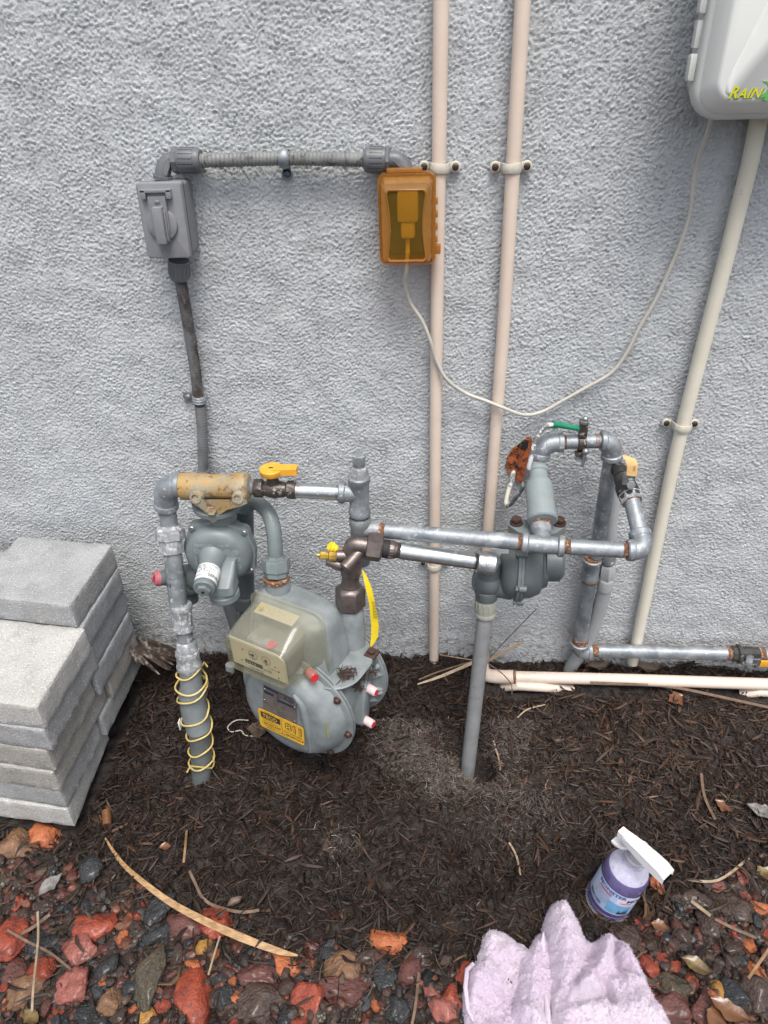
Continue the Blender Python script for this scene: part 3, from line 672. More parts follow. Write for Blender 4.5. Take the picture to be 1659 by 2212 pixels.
# ------------------------------------------------------------------ pavers
def pavermat(name, c1, c2, top=False):
    return mat(name, c1, c2, 16, .85, 0, 1.4, 260, [(26, .48, .72, tuple(x * .70 for x in c1)), (330, .56, .62, tuple(min(1, x * 1.45) for x in c1)), (280, .60, .66, tuple(x * .45 for x in c1)), (7, .58, .75, tuple(x * y for x, y in zip(c1, (1.0, .96, .88))))])
PM = [pavermat('paver_grey', (.33, .335, .34), (.25, .255, .26)), pavermat('paver_blue_grey', (.29, .30, .315), (.235, .245, .26)),
      pavermat('paver_warm_grey', (.33, .32, .295), (.27, .26, .24)), pavermat('paver_light', (.43, .425, .41), (.36, .355, .34))]
def paver(x0, x1, y0, y1, z0, z1, m, label, seed, skew=0.):
    cx_, cy_, cz_ = (x0 + x1) / 2, (y0 + y1) / 2, z0; w_, d_, h_ = x1 - x0, y1 - y0, z1 - z0
    n = (22, 22, 7); V = []; F = []; idx = {}
    def vid(i, j, k):
        if (i, j, k) in idx: return idx[(i, j, k)]
        def cc(t, nn): u = t / nn; return .5 - .5 * math.cos(math.pi * u) if False else u
        edge = .035
        def sp(t, nn, L):
            if t == 0: return 0.
            if t == nn: return 1.
            e = .0024 / L; return e + (1 - 2 * e) * (t - 1) / (nn - 2)
        p = Vector(((sp(i, n[0], w_) - .5) * w_, (sp(j, n[1], d_) - .5) * d_, sp(k, n[2], h_) * h_))
        q = p - Vector((0, 0, h_ / 2)); r = .0023
        b_ = Vector((max(-w_ / 2 + r, min(w_ / 2 - r, q.x)), max(-d_ / 2 + r, min(d_ / 2 - r, q.y)), max(-h_ / 2 + r, min(h_ / 2 - r, q.z))))
        dv = q - b_
        if dv.length > 1e-7: q = b_ + dv.normalized() * r
        s3 = Vector((seed * 3.1, seed * 1.7, 0)); qq = q * 60 + s3
        nn = (q - b_); nn = nn.normalized() if nn.length > 1e-6 else Vector((0, 0, 0))
        q = q + nn * (.0011 * noise.noise(qq) + .0010 * noise.noise(qq * 3.2) - (.0034 * max(0, noise.noise(qq * 1.3)) if sum(1 for a in nn if abs(a) > .3) > 1 else 0))
        idx[(i, j, k)] = len(V); V.append((cx_ + q.x + skew * q.y, cy_ + q.y - (skew * .3 + .11) * (q.x - w_ / 2), cz_ + q.z + h_ / 2)); return idx[(i, j, k)]
    for a, b2, fixed, lim in ((0, 1, 2, n[2]), (0, 2, 1, n[1]), (1, 2, 0, n[0])):
        for fv in (0, lim):
            for i in range(n[a]):
                for j in range(n[b2]):
                    q = []
                    for di, dj in ((0, 0), (1, 0), (1, 1), (0, 1)):
                        c_ = [0, 0, 0]; c_[a] = i + di; c_[b2] = j + dj; c_[fixed] = fv; q.append(vid(*c_))
                    flip = (fv == 0) ^ (fixed == 1)
                    F.append(tuple(q[::-1]) if flip else tuple(q))
    mb = MB(); mb.add(V, F)
    return single('paver', mb, PM[m], label, 'paver', 'grey concrete pavers stacked against the wall', sharp=40)
TH = .0535; GAPZ = .0012
ordn = ['lowest', 'second from the bottom', 'third from the bottom', 'fourth from the bottom', 'fifth from the bottom', 'top']
fx_ = [-.667, -.6655, -.660, -.6535, -.6425, -.6375]
mm = [3, 0, 2, 2, 0, 3]; jn = [-.262, -.300, -.250, -.292, -.266, -.279]; jm = [1, 0, 1, 2, 0]
for i in range(6):
    z0 = -.052 + i * .0552; sk = [-.075, .006, -.004, .01, -.006, .004][i]
    paver(fx_[i] - .215 + (-.007 if i == 0 else 0), fx_[i] + (-.007 if i == 0 else 0), -.462 + [0, .002, -.002, .0, -.001, 0][i], jn[i] - .001 if i < 5 else -.2785, z0, z0 + TH, mm[i],
          f'grey concrete paver, {ordn[i]} of the front stack' if i < 5 else 'pale speckled paver on top of the front stack', i + 1, sk)
RX_ = [-.697, -.657, -.649, -.645, -.6475, -.6430]
ordr = ['lowest', 'second from the bottom', 'third from the bottom', 'fourth from the bottom', 'fifth from the bottom', 'sixth from the bottom']
for i in range(6):
    z0 = -.052 + i * .0552
    paver(RX_[i] - .21, RX_[i], (jn[i] + .001) if i < 5 else -.2765, -.102 - [.006, 0, .004, .008, .002, .0][i], z0, z0 + TH, [2, 0, 2, 1, 1, 1][i], f'grey paver, {ordr[i]} of the rear stack by the wall', 20 + i, [.004, -.006, .005, 0, .006, -.004][i])
paver(-.852, -.647, -.281, -.0985, -.052 + 6 * .0552, -.052 + 6 * .0552 + TH, 0, 'smooth light grey paver on top of the rear stack by the wall', 40, .02)
paver(-1.08, -.865, -.26, -.06, -.052 + 5 * .0552, -.052 + 5 * .0552 + TH, 2, 'grey paver just showing at the left edge behind the rear stack', 41, .0)
paver(-1.08, -.876, -.27, -.07, -.052 + 4 * .0552, -.052 + 4 * .0552 + TH, 0, 'grey paver hidden under the one at the left edge', 42, .0)
for i in range(4): paver(-1.09, -.884, -.27, -.08, -.052 + i * .0552, -.052 + i * .0552 + TH, i % 3, f'grey paver, {ordr[i]} of the leftmost stack', 43 + i)

# ------------------------------------------------------------------ wall pipes
def clamp2(name, c, r, label, mats=None, tilt=0., group='ivory plastic clamps on the vertical pipes', mat_=None):
    c = Vector(c); mt = mat_ or M['clampw']; e = thing(name, c, label, 'pipe clamp', group)
    b = MB(); hw = .0065; pts = []
    R1 = r + .0012
    prof = [(-R1 - .016, -.0), (-R1 - .004, 0)] + [(-R1 * math.cos(math.radians(a)), R1 * math.sin(math.radians(a)) + (c.y * 0)) for a in range(10, 180, 12)] + [(R1 + .004, 0), (R1 + .016, 0)]
    base = -c.y - .0045    # distance of the pipe axis from the wall face
    rings = []
    for i, (x, d) in enumerate(prof):
        dd = max(d, -base + .002) if abs(x) > R1 else d
        if abs(x) > R1 + .001: dd = -base + .003
        t = Vector(prof[min(i + 1, len(prof) - 1)]) - Vector(prof[max(i - 1, 0)]); nrm = Vector((-t.y, t.x)).normalized(); th = .003
        a = Vector((c.x + x, c.y - dd, c.z + tilt * x)); nn = Vector((nrm.x, -nrm.y, 0)) * th
        rings.append([a + Vector((0, 0, hw)), a + nn * .6 + Vector((0, 0, hw)), a + nn * 1.3 + Vector((0, 0, 0)), a + nn * .6 + Vector((0, 0, -hw)), a + Vector((0, 0, -hw))])
    b.loft(rings); part('strap', b, mt, e)
    for sx in (-1, 1):
        q = Vector((c.x + sx * (R1 + .0115), c.y + base - .003, c.z + tilt * sx * (R1 + .0115)))
        b = MB(); b.lathe(q, q + Vector((0, -.0042, 0)), [(0, .0082), (.7, .0082), (1, .0068)], 20); f = part('lug', b, mt, e)
        b = MB(); s0 = q + Vector((0, -.0042, 0)); b.lathe(s0, s0 + Vector((0, -.0026, 0)), [(0, .0052), (.6, .0050), (1, .0036)], 16)
        for aa in (0.5, 2.07): b.box(s0 + Vector((0, -.0027, 0)), (.006, .0006, .0009), X=(math.cos(aa), 0, math.sin(aa)), Z=(-math.sin(aa), 0, math.cos(aa)))
        part('screw', b, M['screwd'], e)
    return e

r12 = .0108
p1a, p1b = W(953.5, -60, .019), W(937, 1440, .019)
b = MB(); b.tube([p1a, W(941, 900, .0195), p1b], r12, 24); single('cream_pipe', b, M['cream'], 'left cream plastic pipe running down the wall behind the amber cover', 'pipe', 'cream plastic pipes on the wall')
e = thing('cream_pipe', W(1045, 1448, .05), 'right cream plastic pipe that elbows at the ground and runs along the wall', 'pipe', 'cream plastic pipes on the wall')
b = MB(); k1 = W(1040, 1432, .030); b.tube([W(1133, -60, .019), W(1088, 700, .019), W(1053, 1165, .019), W(1043, 1400, .024), k1], .0108, 24); part('vertical_tube', b, M['cream'], e)
b = MB(); q0 = W(1042, 1398, .026); q1 = W(1046, 1456, .070); q2 = W(1110, 1462, .075); b.tube([q0, W(1041, 1432, .034), W(1047, 1454, .056), W(1066, 1461, .068), q2], .0150, 22, sub=4); part('elbow', b, M['cream'], e)
b = MB(); b.torus(W(1043, 1402, .027), (0, -.1, 1), .0135, .0022); b.torus(W(1112, 1462, .075), (1, 0, 0), .0142, .0016); part('glue_ring', b, M['straw'], e, 'yellow primer ring at the elbow')
b = MB(); b.tube([q2, W(1350, 1468, .074), W(1720, 1480, .070)], .0128, 22); part('horizontal_tube', b, M['cream'], e)
b = MB(); b.tube([GG(1085, 1484, -.006), W(1120, 1481, .088), W(1170, 1484, .088), GG(1250, 1490, -.014)], .0105, 18); single('buried_pipe', b, M['cream'], 'short stretch of cream pipe half buried under the long horizontal one', 'pipe')
b = MB(); b.tube([GG(1600, 1500, -.006), W(1640, 1494, .075), W(1740, 1499, .072)], .011, 18); single('buried_pipe', b, M['cream'], 'end of a cream pipe emerging from mulch at the right edge', 'pipe')
clamp2('pipe_clamp', W(950, 362, .019), r12, 'ivory clamp on the left cream pipe beside the amber cover', tilt=-.03)
clamp2('pipe_clamp', W(1105, 362, .019), r12, 'ivory clamp on the right cream pipe near the top')
clamp2('pipe_clamp', W(938, 1222, .0195), r12, 'ivory clamp on the left cream pipe hidden behind the bright steel pipe')
pa, pb = W(1668, 60, .024), W(1366, 1432, .024)
b = MB(); b.tube([pa, W(1620.5, 350, .024), W(1478, 905, .022), W(1430, 1120, .022), pb], [.0120, .0120, .0119, .0118, .0118], 24, sub=3); single('ivory_pipe', b, M['cream2'], 'ivory plastic pipe slanting down from the sprinkler controller', 'pipe')
clamp2('pipe_clamp', W(1474, 921, .0225), .0119, 'ivory clamp on the slanting pipe under the controller', tilt=-.02)

# ------------------------------------------------------------------ flexible conduit run
def corrug(pts, r, pitch, amp, seg=20, n=None):
    P = [Vector(p) for p in pts]; Q = []
    for i in range(len(P) - 1):
        p0 = P[max(i - 1, 0)]; p1 = P[i]; p2 = P[i + 1]; p3 = P[min(i + 2, len(P) - 1)]; m_ = max(2, int((p2 - p1).length / (pitch / 4)))
        for k in range(m_):
            t = k / m_; Q.append(.5 * ((2 * p1) + (p2 - p0) * t + (2 * p0 - 5 * p1 + 4 * p2 - p3) * t * t + (3 * p1 - p0 - 3 * p2 + p3) * t ** 3))
    Q.append(P[-1]); return Q, [r + amp * math.cos(2 * math.pi * i / 4) for i in range(len(Q))]
cd0 = .026
e = thing('flexible_conduit', W(614, 344, cd0), 'ribbed grey flexible conduit running level between the two outlet boxes', 'conduit')
b = MB(); Q, R_ = corrug([W(430, 347, cd0), W(520, 344.5, cd0), W(614, 342, cd0), W(710, 343.5, cd0), W(800, 345.5, cd0)], .0098, .0056, .0006); b.tube(Q, R_, 22); part('ribbed_tube', b, M['conduit'], e)
def gnut(p0, p1, r, par, name='compression_nut', seg=16):
    b = MB(); p0 = Vector(p0); p1 = Vector(p1); u = (p1 - p0).normalized()
    b.lathe(p0, p1, [(0, r * .97), (.05, r), (.82, r), (.9, r * .985), (1, r * .86)], 30)
    N = u.cross(Vector((0, 0, 1)) if abs(u.z) < .9 else Vector((1, 0, 0))).normalized(); B = u.cross(N); L = (p1 - p0).length
    for k in range(16):
        a = 2 * math.pi * k / 16; d_ = N * math.cos(a) + B * math.sin(a); b.box(p0 + u * L * .42 + d_ * (r + .0002), (L * .62, r * .26, .0011), X=u, Y=u.cross(d_), Z=d_, bev=.0003)
    return part(name, b, M['pvcgrey'], par)
e2 = thing('conduit_fitting', W(354, 383, .03), 'left grey elbow connector sitting on the grey outlet box', 'conduit fitting', 'grey elbow connectors at the conduit ends')
gnut(W(386, 346.5, cd0), W(435, 347, cd0), .0178, e2)
b = MB(); b.nut(W(374, 346, cd0), W(387, 346.5, cd0), .0185, 8); part('shoulder', b, M['pvcgrey'], e2)
b = MB(); b.tube([W(378, 346, cd0), W(366, 347, cd0), W(357, 356, .028), W(352, 372, .031), W(351, 384, .032)], [.0105, .0112, .0115, .0115, .012], 20, sub=4); part('elbow_arm', b, M['pvcgrey'], e2)
b = MB(); b.lathe(W(352, 379, .034), W(352, 386, .034), [(0, .0155), (1, .0155)], 8); part('base_nut', b, M['pvcgrey'], e2)
b = MB(); A = W(362, 361, .0415); b.plate([A + Vector(p) for p in ((-.009, 0, -.010), (-.004, 0, -.012), (.003, 0, 0), (.005, 0, .008), (.001, 0, .009), (-.005, 0, .002))], (0, .002, 0)); part('raised_pad', b, M['pvcgreyl'], e2)
e3 = thing('conduit_fitting', W(814, 345, cd0), 'right grey elbow connector curving down behind the amber cover', 'conduit fitting', 'grey elbow connectors at the conduit ends')
gnut(W(833, 345.5, cd0), W(787, 345, cd0), .0178, e3)
b = MB(); b.nut(W(842, 345.5, cd0), W(833, 345.5, cd0), .0185, 8); part('shoulder', b, M['pvcgrey'], e3)
b = MB(); b.tube([W(840, 345.5, cd0), W(856, 346, cd0), W(869, 355, .026), W(876, 370, .028), W(877, 388, .028)], .0125, 20, sub=4); part('elbow_arm', b, M['pvcgrey'], e3)
b = MB(); A = W(864, 351, .0395); b.plate([A + Vector(p) for p in ((-.009, 0, .007), (-.011, 0, .003), (-.003, 0, -.004), (.007, 0, -.013), (.011, 0, -.009), (.003, 0, .002))], (0, .002, 0)); pd = part('raised_pad', b, M['pvcgreyl'], e3)
b = MB(); put_text(b, 'OMO', lambda u, v: A + Vector((-.0075 + u * .8 + v * .5, -.0003, .0022 - u * .85 + v * .7)), .006); part('molded_letters', b, M['pvcgrey'], pd)
e = thing('conduit_strap', W(617, 374, .006), 'metal strap with a blue screw holding the level conduit', 'conduit strap')
b = MB(); c = W(614, 342, cd0); rg = []
for a in range(-95, 200, 15):
    t = math.radians(a); dy, dz = -math.cos(t - math.pi / 2 + math.pi / 2), math.sin(t)
    q = c + Vector((0, -math.cos(t) * .0118, math.sin(t) * .0118)); n_ = Vector((0, -math.cos(t), math.sin(t)))
    rg.append([q + Vector((-.0075, 0, 0)), q + n_ * .0012 + Vector((-.006, 0, 0)), q + n_ * .0028, q + n_ * .0012 + Vector((.006, 0, 0)), q + Vector((.0075, 0, 0))])
b.loft(rg); part('band', b, M['galv'], e)
b = MB(); f = W(620, 372, .0085); b.tube([c + Vector((0, .004, -.0125)), f + Vector((0, 0, .012))], .001, 6); b.box(f + Vector((0, 0, .004)), (.013, .002, .020), bev=.0008); b.lathe(f + Vector((0, .001, -.004)), f + Vector((0, -.001, -.004)), [(0, .0085), (1, .0085)], 20); part('foot', b, M['galvdull'], e)
b = MB(); b.ball(f + Vector((0, -.001, -.003)), .0052, sc=(1, .55, 1)); b.box(f + Vector((0, -.0040, -.003)), (.007, .0006, .001)); part('screw', b, M['screwb'], e)

# lower conduit
e = thing('wall_conduit', W(430, 862, .022), 'dirty grey conduit dropping from the grey outlet box to the ground', 'conduit')
pts = [W(388, 596, .035), W(398, 650, .030), W(413, 743, .024), W(421.5, 796, .022), W(427, 843, .021), W(432, 876, .021), W(436.6, 929, .021), W(438.6, 1015, .022)]
b = MB(); Q, R_ = corrug(pts[:6], .0098, .005, .0002); b.tube(Q, R_, 20); part('dirty_tube', b, M['conduitdirty'], e)
b = MB(); Q, R_ = corrug(pts[5:], .0098, .005, .0002); b.tube(Q, R_, 20); part('grey_tube', b, M['conduitmid'], e)
b = MB(); b.tube([W(438.6, 1015, .022), W(444, 1100, .022), W(462, 1200, .022), W(490, 1300, .022), W(512, 1380, .022), W(505, 1475, .030)], .0115, 18, sub=4); part('lower_tube', b, M['pvcgreyl'], e)
b = MB(); gnut(W(386, 562, .037), W(388, 603, .034), .0168, e)
b = MB(); b.lathe(W(429.5, 855, .021), W(431, 870, .021), [(0, .0118), (.15, .0128), (.3, .0118), (.5, .0132), (.7, .0118), (.85, .0128), (1, .0118)], 24); st = part('strap', b, M['galv'], e)
b = MB(); f = W(407, 857, .004); b.box(f, (.018, .004, .019), bev=.0012); b.lathe(f + Vector((0, -.002, 0)), f + Vector((0, -.0055, 0)), [(0, .0062), (.6, .006), (1, .004)], 16); b.box(f + Vector((0, -.0056, 0)), (.0075, .0006, .001), X=(.8, 0, .6), Z=(-.6, 0, .8)); part('screw_foot', b, M['screwm'], st)

# grey outlet box
BF = .072
tl, tr, br_, bl = W(291, 396, BF), W(387.5, 395, BF), W(411.7, 558.5, BF), W(317.5, 558.5, BF)
cxb = (tl.x + tr.x + br_.x + bl.x) / 4; czb = (tl.z + tr.z + br_.z + bl.z) / 4; wb = ((tr.x - tl.x) + (br_.x - bl.x)) / 2; hb = ((tl.z - bl.z) + (tr.z - br_.z)) / 2
skx = ((tl.x + tr.x) - (bl.x + br_.x)) / 2 / hb
print('outlet box', wb, hb, skx)
e = thing('outlet_box', (cxb, -.03, czb - hb / 2), 'grey weatherproof outlet box with a closed lever lid, left end of the conduit', 'outlet box')
XB = Vector((1, 0, 0)); ZB = Vector((skx, 0, 1)).normalized(); YB = Vector((0, -1, 0))
def bx_ring(O, w_, h_, r_, dep): return ring_at(O, XB, ZB, YB, w_, h_, r_, dep)
O = Vector((cxb, 0, czb))
b = MB(); b.loft([bx_ring(O, wb - .010, hb - .010, .006, .003), bx_ring(O, wb - .003, hb - .004, .006, .02), bx_ring(O, wb - .001, hb - .002, .006, .056), bx_ring(O, wb - .004, hb - .005, .006, .058)]); part('back_box', b, M['boxgrey'], e)
b = MB(); b.loft([bx_ring(O, wb + .0008, hb + .0008, .004, .0572), bx_ring(O, wb + .0008, hb + .0008, .004, .0602)]); part('gasket', b, M['gap'], e)
b = MB(); b.loft([bx_ring(O, wb + .001, hb + .001, .004, .060), bx_ring(O, wb + .001, hb + .001, .004, .0675), bx_ring(O, wb - .0008, hb - .0008, .0035, .0695), bx_ring(O, wb - .004, hb - .004, .003, .0702)]); cv = part('cover_plate', b, M['boxgrey'], e)
def B_(px, py, d): return W(px, py, d)
b = MB(); b.box(O + YB * .0735 + ZB * (hb * .405) - XB * .0035, (.047, .008, .0045), X=XB, Y=YB, Z=ZB, bev=.0012)
for sx in (-1, 1): b.box(O + YB * .0735 + ZB * (hb * .365) + XB * (sx * .0195 - .0035), (.008, .008, .0135), X=XB, Y=YB, Z=ZB, bev=.0012)
part('hinge_bracket', b, M['boxgrey'], e)
dc = O + YB * .0702 + ZB * (-.0035) + XB * (-.0015)
b = MB(); b.lathe(dc, dc + YB * .0055, [(0, .0235), (.55, .0235), (.85, .0228), (1, .021)], 36); fl = part('lid_disc', b, M['boxgrey'], e)
b = MB(); b.loft([[dc + XB * x + ZB * z + YB * dd for x, z in ((-.0145, .040), (.0125, .040), (.013, .0), (.0095, -.026), (-.0095, -.026), (-.0135, 0))] for dd in (.003, .0085)])
part('lid_strip', b, M['boxgrey'], e)
b = MB(); b.box(dc + YB * .012 + ZB * .0005, (.0155, .012, .053), X=XB, Y=YB, Z=ZB, bev=.002); b.box(dc + YB * .0095 + ZB * .0335, (.008, .003, .0035), X=XB, Y=YB, Z=ZB, bev=.0012)
b.box(dc + YB * .0102 + ZB * (-.0005) + XB * .0092, (.0025, .005, .044), X=XB, Y=YB, Z=ZB, bev=.0008); part('lid_lever', b, M['boxgrey'], e)
b = MB()
for k in range(3):
    for q in range(9): b.box(O + YB * .0703 + ZB * (-hb * .375 - k * .0028) + XB * (-.010 + q * .0026), (.0018, .0006, .0016), X=XB, Y=YB, Z=ZB)
part('molded_marks', b, M['boxgrey'], cv)

# amber cover
AF = .082
tl, tr, br_, bl = W(811, 380, AF), W(941.5, 379, AF), W(940, 582.5, AF), W(818, 582.5, AF)
cxa = (tl.x + tr.x + br_.x + bl.x) / 4; cza = (tl.z + tr.z + br_.z + bl.z) / 4; wa = ((tr.x - tl.x) + (br_.x - bl.x)) / 2; ha = ((tl.z - bl.z) + (tr.z - br_.z)) / 2
print('amber', wa, ha)
e = thing('outlet_cover', (cxa, -.03, cza - ha / 2), 'translucent amber in-use outlet cover with a plug inside, right end of the conduit', 'outlet cover')
O = Vector((cxa, 0, cza)); XB = Vector((1, 0, 0)); ZB = Vector((0, 0, 1))
b = MB(); b.loft([bx_ring(O, wa * .80, ha * .86, .008, .004), bx_ring(O, wa * .80, ha * .86, .008, .024)]); part('back_box', b, M['pvcgrey'], e)
b = MB(); b.loft([bx_ring(O, wa * .95, ha * .96, .010, .0225), bx_ring(O, wa * .985, ha * .985, .011, .030), bx_ring(O, wa * .985, ha * .985, .011, .044)], cap1=False)
b.loft([bx_ring(O, wa, ha, .011, .044), bx_ring(O, wa, ha, .011, .049)], cap0=False, cap1=False); part('base_frame', b, M['amber'], e)
b = MB(); R1 = lambda w_, h_, r_, d_: bx_ring(O, w_, h_, r_, d_)
def hour(sc, dep):
    P = []
    for k in range(28):
        t = k / 27; P.append((.5 * (1 - .17 * math.sin(math.pi * t) ** 1.2) * min(1, (1 - (1 - min(1, min(t, 1 - t) / .05)) ** 2) ** .5 * .12 + .88), .5 - t))
    w_, h_ = wa * .655 * sc, ha * .735 * (1 - (1 - sc) * .7)
    ring = [(x * w_, z * h_) for x, z in P] + [(-x * w_, z * h_) for x, z in P[::-1]]
    return [O + XB * x + ZB * (z - .0035 + (.0025 if z > 0 else -.001) * math.cos(min(1, abs(x) / (w_ / 2)) * 1.57) ) + YB * dep for x, z in ring]
def rr56(w_, h_, r_, d_):
    # rounded rectangle sampled by angle so it matches the 56 points of the window outline
    tgt = hour(1., 0); out = []
    for p in tgt:
        dx, dz = p.x - O.x, p.z - O.z; a, c_ = abs(dx), abs(dz); t = min(w_ / 2 / max(a, 1e-6), h_ / 2 / max(c_, 1e-6)); x, z = a * t, c_ * t
        ix, iz = w_ / 2 - r_, h_ / 2 - r_
        if x > ix and z > iz:
            v = Vector((x - ix, z - iz)).normalized() * r_; x, z = ix + v.x, iz + v.y
        out.append(O + XB * math.copysign(x, dx) + ZB * math.copysign(z, dz) + YB * d_)
    return out
b.loft([rr56(wa * .985, ha * .985, .011, .049), rr56(wa, ha, .011, .052), rr56(wa * .99, ha * .99, .011, .057), rr56(wa * .90, ha * .935, .009, .056), rr56(wa * .885, ha * .92, .009, .066), rr56(wa * .84, ha * .87, .012, .079), hour(1.10, .0805), hour(1.05, .082), hour(1.0, .0815), hour(.985, .0795)], cap0=False, cap1=False); part('lid_shell', b, M['amber'], e)
b = MB(); b.loft([hour(.985, .0795), hour(.6, .0805)], cap0=False); part('lid_window', b, M['amberwin'], e)
b = MB(); b.box(O + ZB * (ha / 2 + .0025) + YB * .047 - XB * .003, (wa * .60, .012, .006), bev=.001); hg = part('hinge_bar', b, M['amber'], e)
for k, zz in enumerate((.026, .008, -.010, -.028)):
    b = MB(); b.box(O + XB * (wa / 2 + .0012) + ZB * zz + YB * .052, (.004, .010, .009), bev=.001); part('side_knuckle', b, M['amber'], e)
b = MB(); b.box(O + XB * (wa / 2 + .0035) + ZB * (-ha * .325) + YB * .052, (.009, .009, .0145), bev=.0016); part('latch_tab', b, M['amber'], e)
b = MB(); b.lathe(O + XB * (wa * .415) - ZB * (ha * .445) + YB * .0555, O + XB * (wa * .415) - ZB * (ha * .445) + YB * .0575, [(0, .0022), (1, .0022)], 14); part('padlock_hole', b, M['gap'], e)
b = MB(); b.loft([bx_ring(O, wa * .72, ha * .82, .006, .026), bx_ring(O, wa * .72, ha * .82, .006, .0285)]); part('receptacle', b, M['pvcgrey'], e)
b = MB()
for _ in range(16):
    a = random.uniform(-.4, .4) * wa * .8; c_ = ha * random.uniform(.33, .47) if random.random() < .75 else random.uniform(-.3, .3) * ha
    b.ball(O + XB * a + ZB * c_ + YB * (.0795 if abs(c_) < ha * .37 else .075), random.uniform(.0005, .0011), sc=(1.3, .8, .9), seg=8)
part('rain_drops', b, M['wet'], e)['kind'] = 'stuff'

e = thing('power_cord', W(1130, 896, .03), 'thin off white cord looping from the amber cover up to the controller', 'power cord')
cp = [(880, 545, .05), (878, 583, .056), (875, 612, .050), (884, 650, .040), (911, 692, .040), (929, 735, .040), (941, 775, .036), (965, 820, .034), (1005, 849, .022), (1050, 866, .030), (1085, 880, .038), (1130, 896, .030), (1170, 890, .016), (1215, 866, .014), (1265, 838, .014), (1320, 806, .014), (1352, 765, .014), (1380, 710, .014), (1415, 650, .014), (1445, 585, .014), (1472, 520, .016), (1490, 460, .018), (1497, 400, .022), (1508, 345, .03), (1524, 300, .045), (1536, 262, .06), (1540, 250, .075)]
b = MB(); b.tube([W(*c_) for c_ in cp], .0032, 12, sub=5); part('cable', b, M['whitew'], e)
b = MB(); b.box(O + YB * .044 + ZB * .018 + XB * .001, (.032, .028, .042), bev=.005); b.box(O + YB * .044 - ZB * .012 + XB * .001, (.022, .022, .030), bev=.005); b.tube([O + YB * .044 - ZB * .026, O + YB * .047 - ZB * .05, W(880, 545, .05)], .0036, 12, sub=3); part('plug', b, M['plug'], e)

# ------------------------------------------------------------------ sprinkler controller
rb = W(1496.5, 200, .085); rt = W(1522.6, 0, .085); bot = W(1600, 258.5, .095)
x0 = (rb.x + rt.x) / 2; z0 = bot.z; RW, RH = .275, .34
O = Vector((x0 + RW / 2, 0, z0 + RH / 2)); print('controller', x0, z0)
e = thing('sprinkler_controller', (O.x, -.05, z0), 'white sprinkler controller box with a green and lime logo at the upper right', 'controller box')
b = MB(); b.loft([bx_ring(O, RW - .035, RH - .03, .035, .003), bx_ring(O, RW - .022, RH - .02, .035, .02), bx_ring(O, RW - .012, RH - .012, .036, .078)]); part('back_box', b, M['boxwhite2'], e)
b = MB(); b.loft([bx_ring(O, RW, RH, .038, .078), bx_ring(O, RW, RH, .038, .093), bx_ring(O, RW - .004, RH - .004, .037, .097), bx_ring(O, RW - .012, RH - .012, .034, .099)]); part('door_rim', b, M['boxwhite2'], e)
b = MB(); Rg = [bx_ring(O, RW - .013, RH - .013, .033, .0975), bx_ring(O, RW - .022, RH - .024, .031, .112), bx_ring(O, RW - .036, RH - .042, .026, .1235), bx_ring(O, RW - .040, RH - .046, .024, .1255), bx_ring(O, RW - .046, RH - .052, .022, .1265)]
b.loft(Rg); dr = part('door', b, M['boxwhite'], e)
xl = O.x - RW / 2 + .023; zb2 = O.z - RH / 2 + .026
ck = [(.054, .31), (.054, .27), (.053, .235), (.050, .195), (.045, .155), (.038, .118), (.029, .084), (.019, .054), (.010, .030), (.006, .014)]
crv = []
for i in range(len(ck) - 1):
    for q in range(4):
        t = q / 4; p0, p1, p2, p3 = ck[max(i - 1, 0)], ck[i], ck[i + 1], ck[min(i + 2, len(ck) - 1)]
        crv.append(tuple(.5 * ((2 * p1[j]) + (p2[j] - p0[j]) * t + (2 * p0[j] - 5 * p1[j] + 4 * p2[j] - p3[j]) * t * t + (3 * p1[j] - p0[j] - 3 * p2[j] + p3[j]) * t ** 3) for j in (0, 1)))
crv = [(xl + x, zb2 + z) for x, z in crv] + [(xl + .007, zb2 + .008), (xl + .013, zb2 + .003), (O.x + RW / 2 - .03, zb2 + .003), (O.x + RW / 2 - .03, zb2 + .31)]
b = MB(); b.loft([[Vector((x, -.1262, z)) for x, z in crv], [Vector((x + .0016, -.1276, z + .0004)) for x, z in crv], [Vector((x + .006, -.1281, z + .001)) for x, z in crv]], cap0=False); part('raised_panel', b, M['boxwhite'], dr)
for k in range(7):
    zz = z0 + .060 + k * .0205 * 1.75
    b = MB()
    if k % 2 == 0: b.box((x0 - .0045, -.085, zz), (.009, .010, .030), bev=.0015); b.box((x0 - .0085, -.088, zz), (.003, .014, .026), bev=.0008)
    else: b.box((x0 - .002, -.080, zz), (.010, .013, .030), bev=.0012)
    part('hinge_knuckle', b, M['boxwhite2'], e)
# lettering and bird, raised 1 mm
t0 = W(1571, 212.5, .1290); t1 = W(1641, 205, .1290); fs = .0235
def lg(u, v, off=0.): return Vector((t0.x + u, -.1282 - off, t0.z + v))
fs *= .62
b = MB(); V, F = text_mesh('R', fs * 1.28, bold=.0004, shear=.38); b.add([lg(v[0], v[1]) for v in V], F)
V, F = text_mesh('AIN', fs * 1.05, bold=.0004, shear=.38, space=1.05); b.add([lg(v[0] * 1.05 + .0112, v[1]) for v in V], F)
ew = MB(); ew.add([(v[0] + .0006, v[1] + .0001, v[2] - .0011) for v in b.v], b.f)
V0 = [Vector(v) for v in b.v]; part('logo_shadow_edge', ew, M['rainedge'], dr)
b2 = MB(); b2.add([(v[0], v[1] - .0006, v[2]) for v in b.v], b.f); part('logo_lettering', b2, M['rainy'], dr)
bx0 = W(1642, 204, .129); s = .026
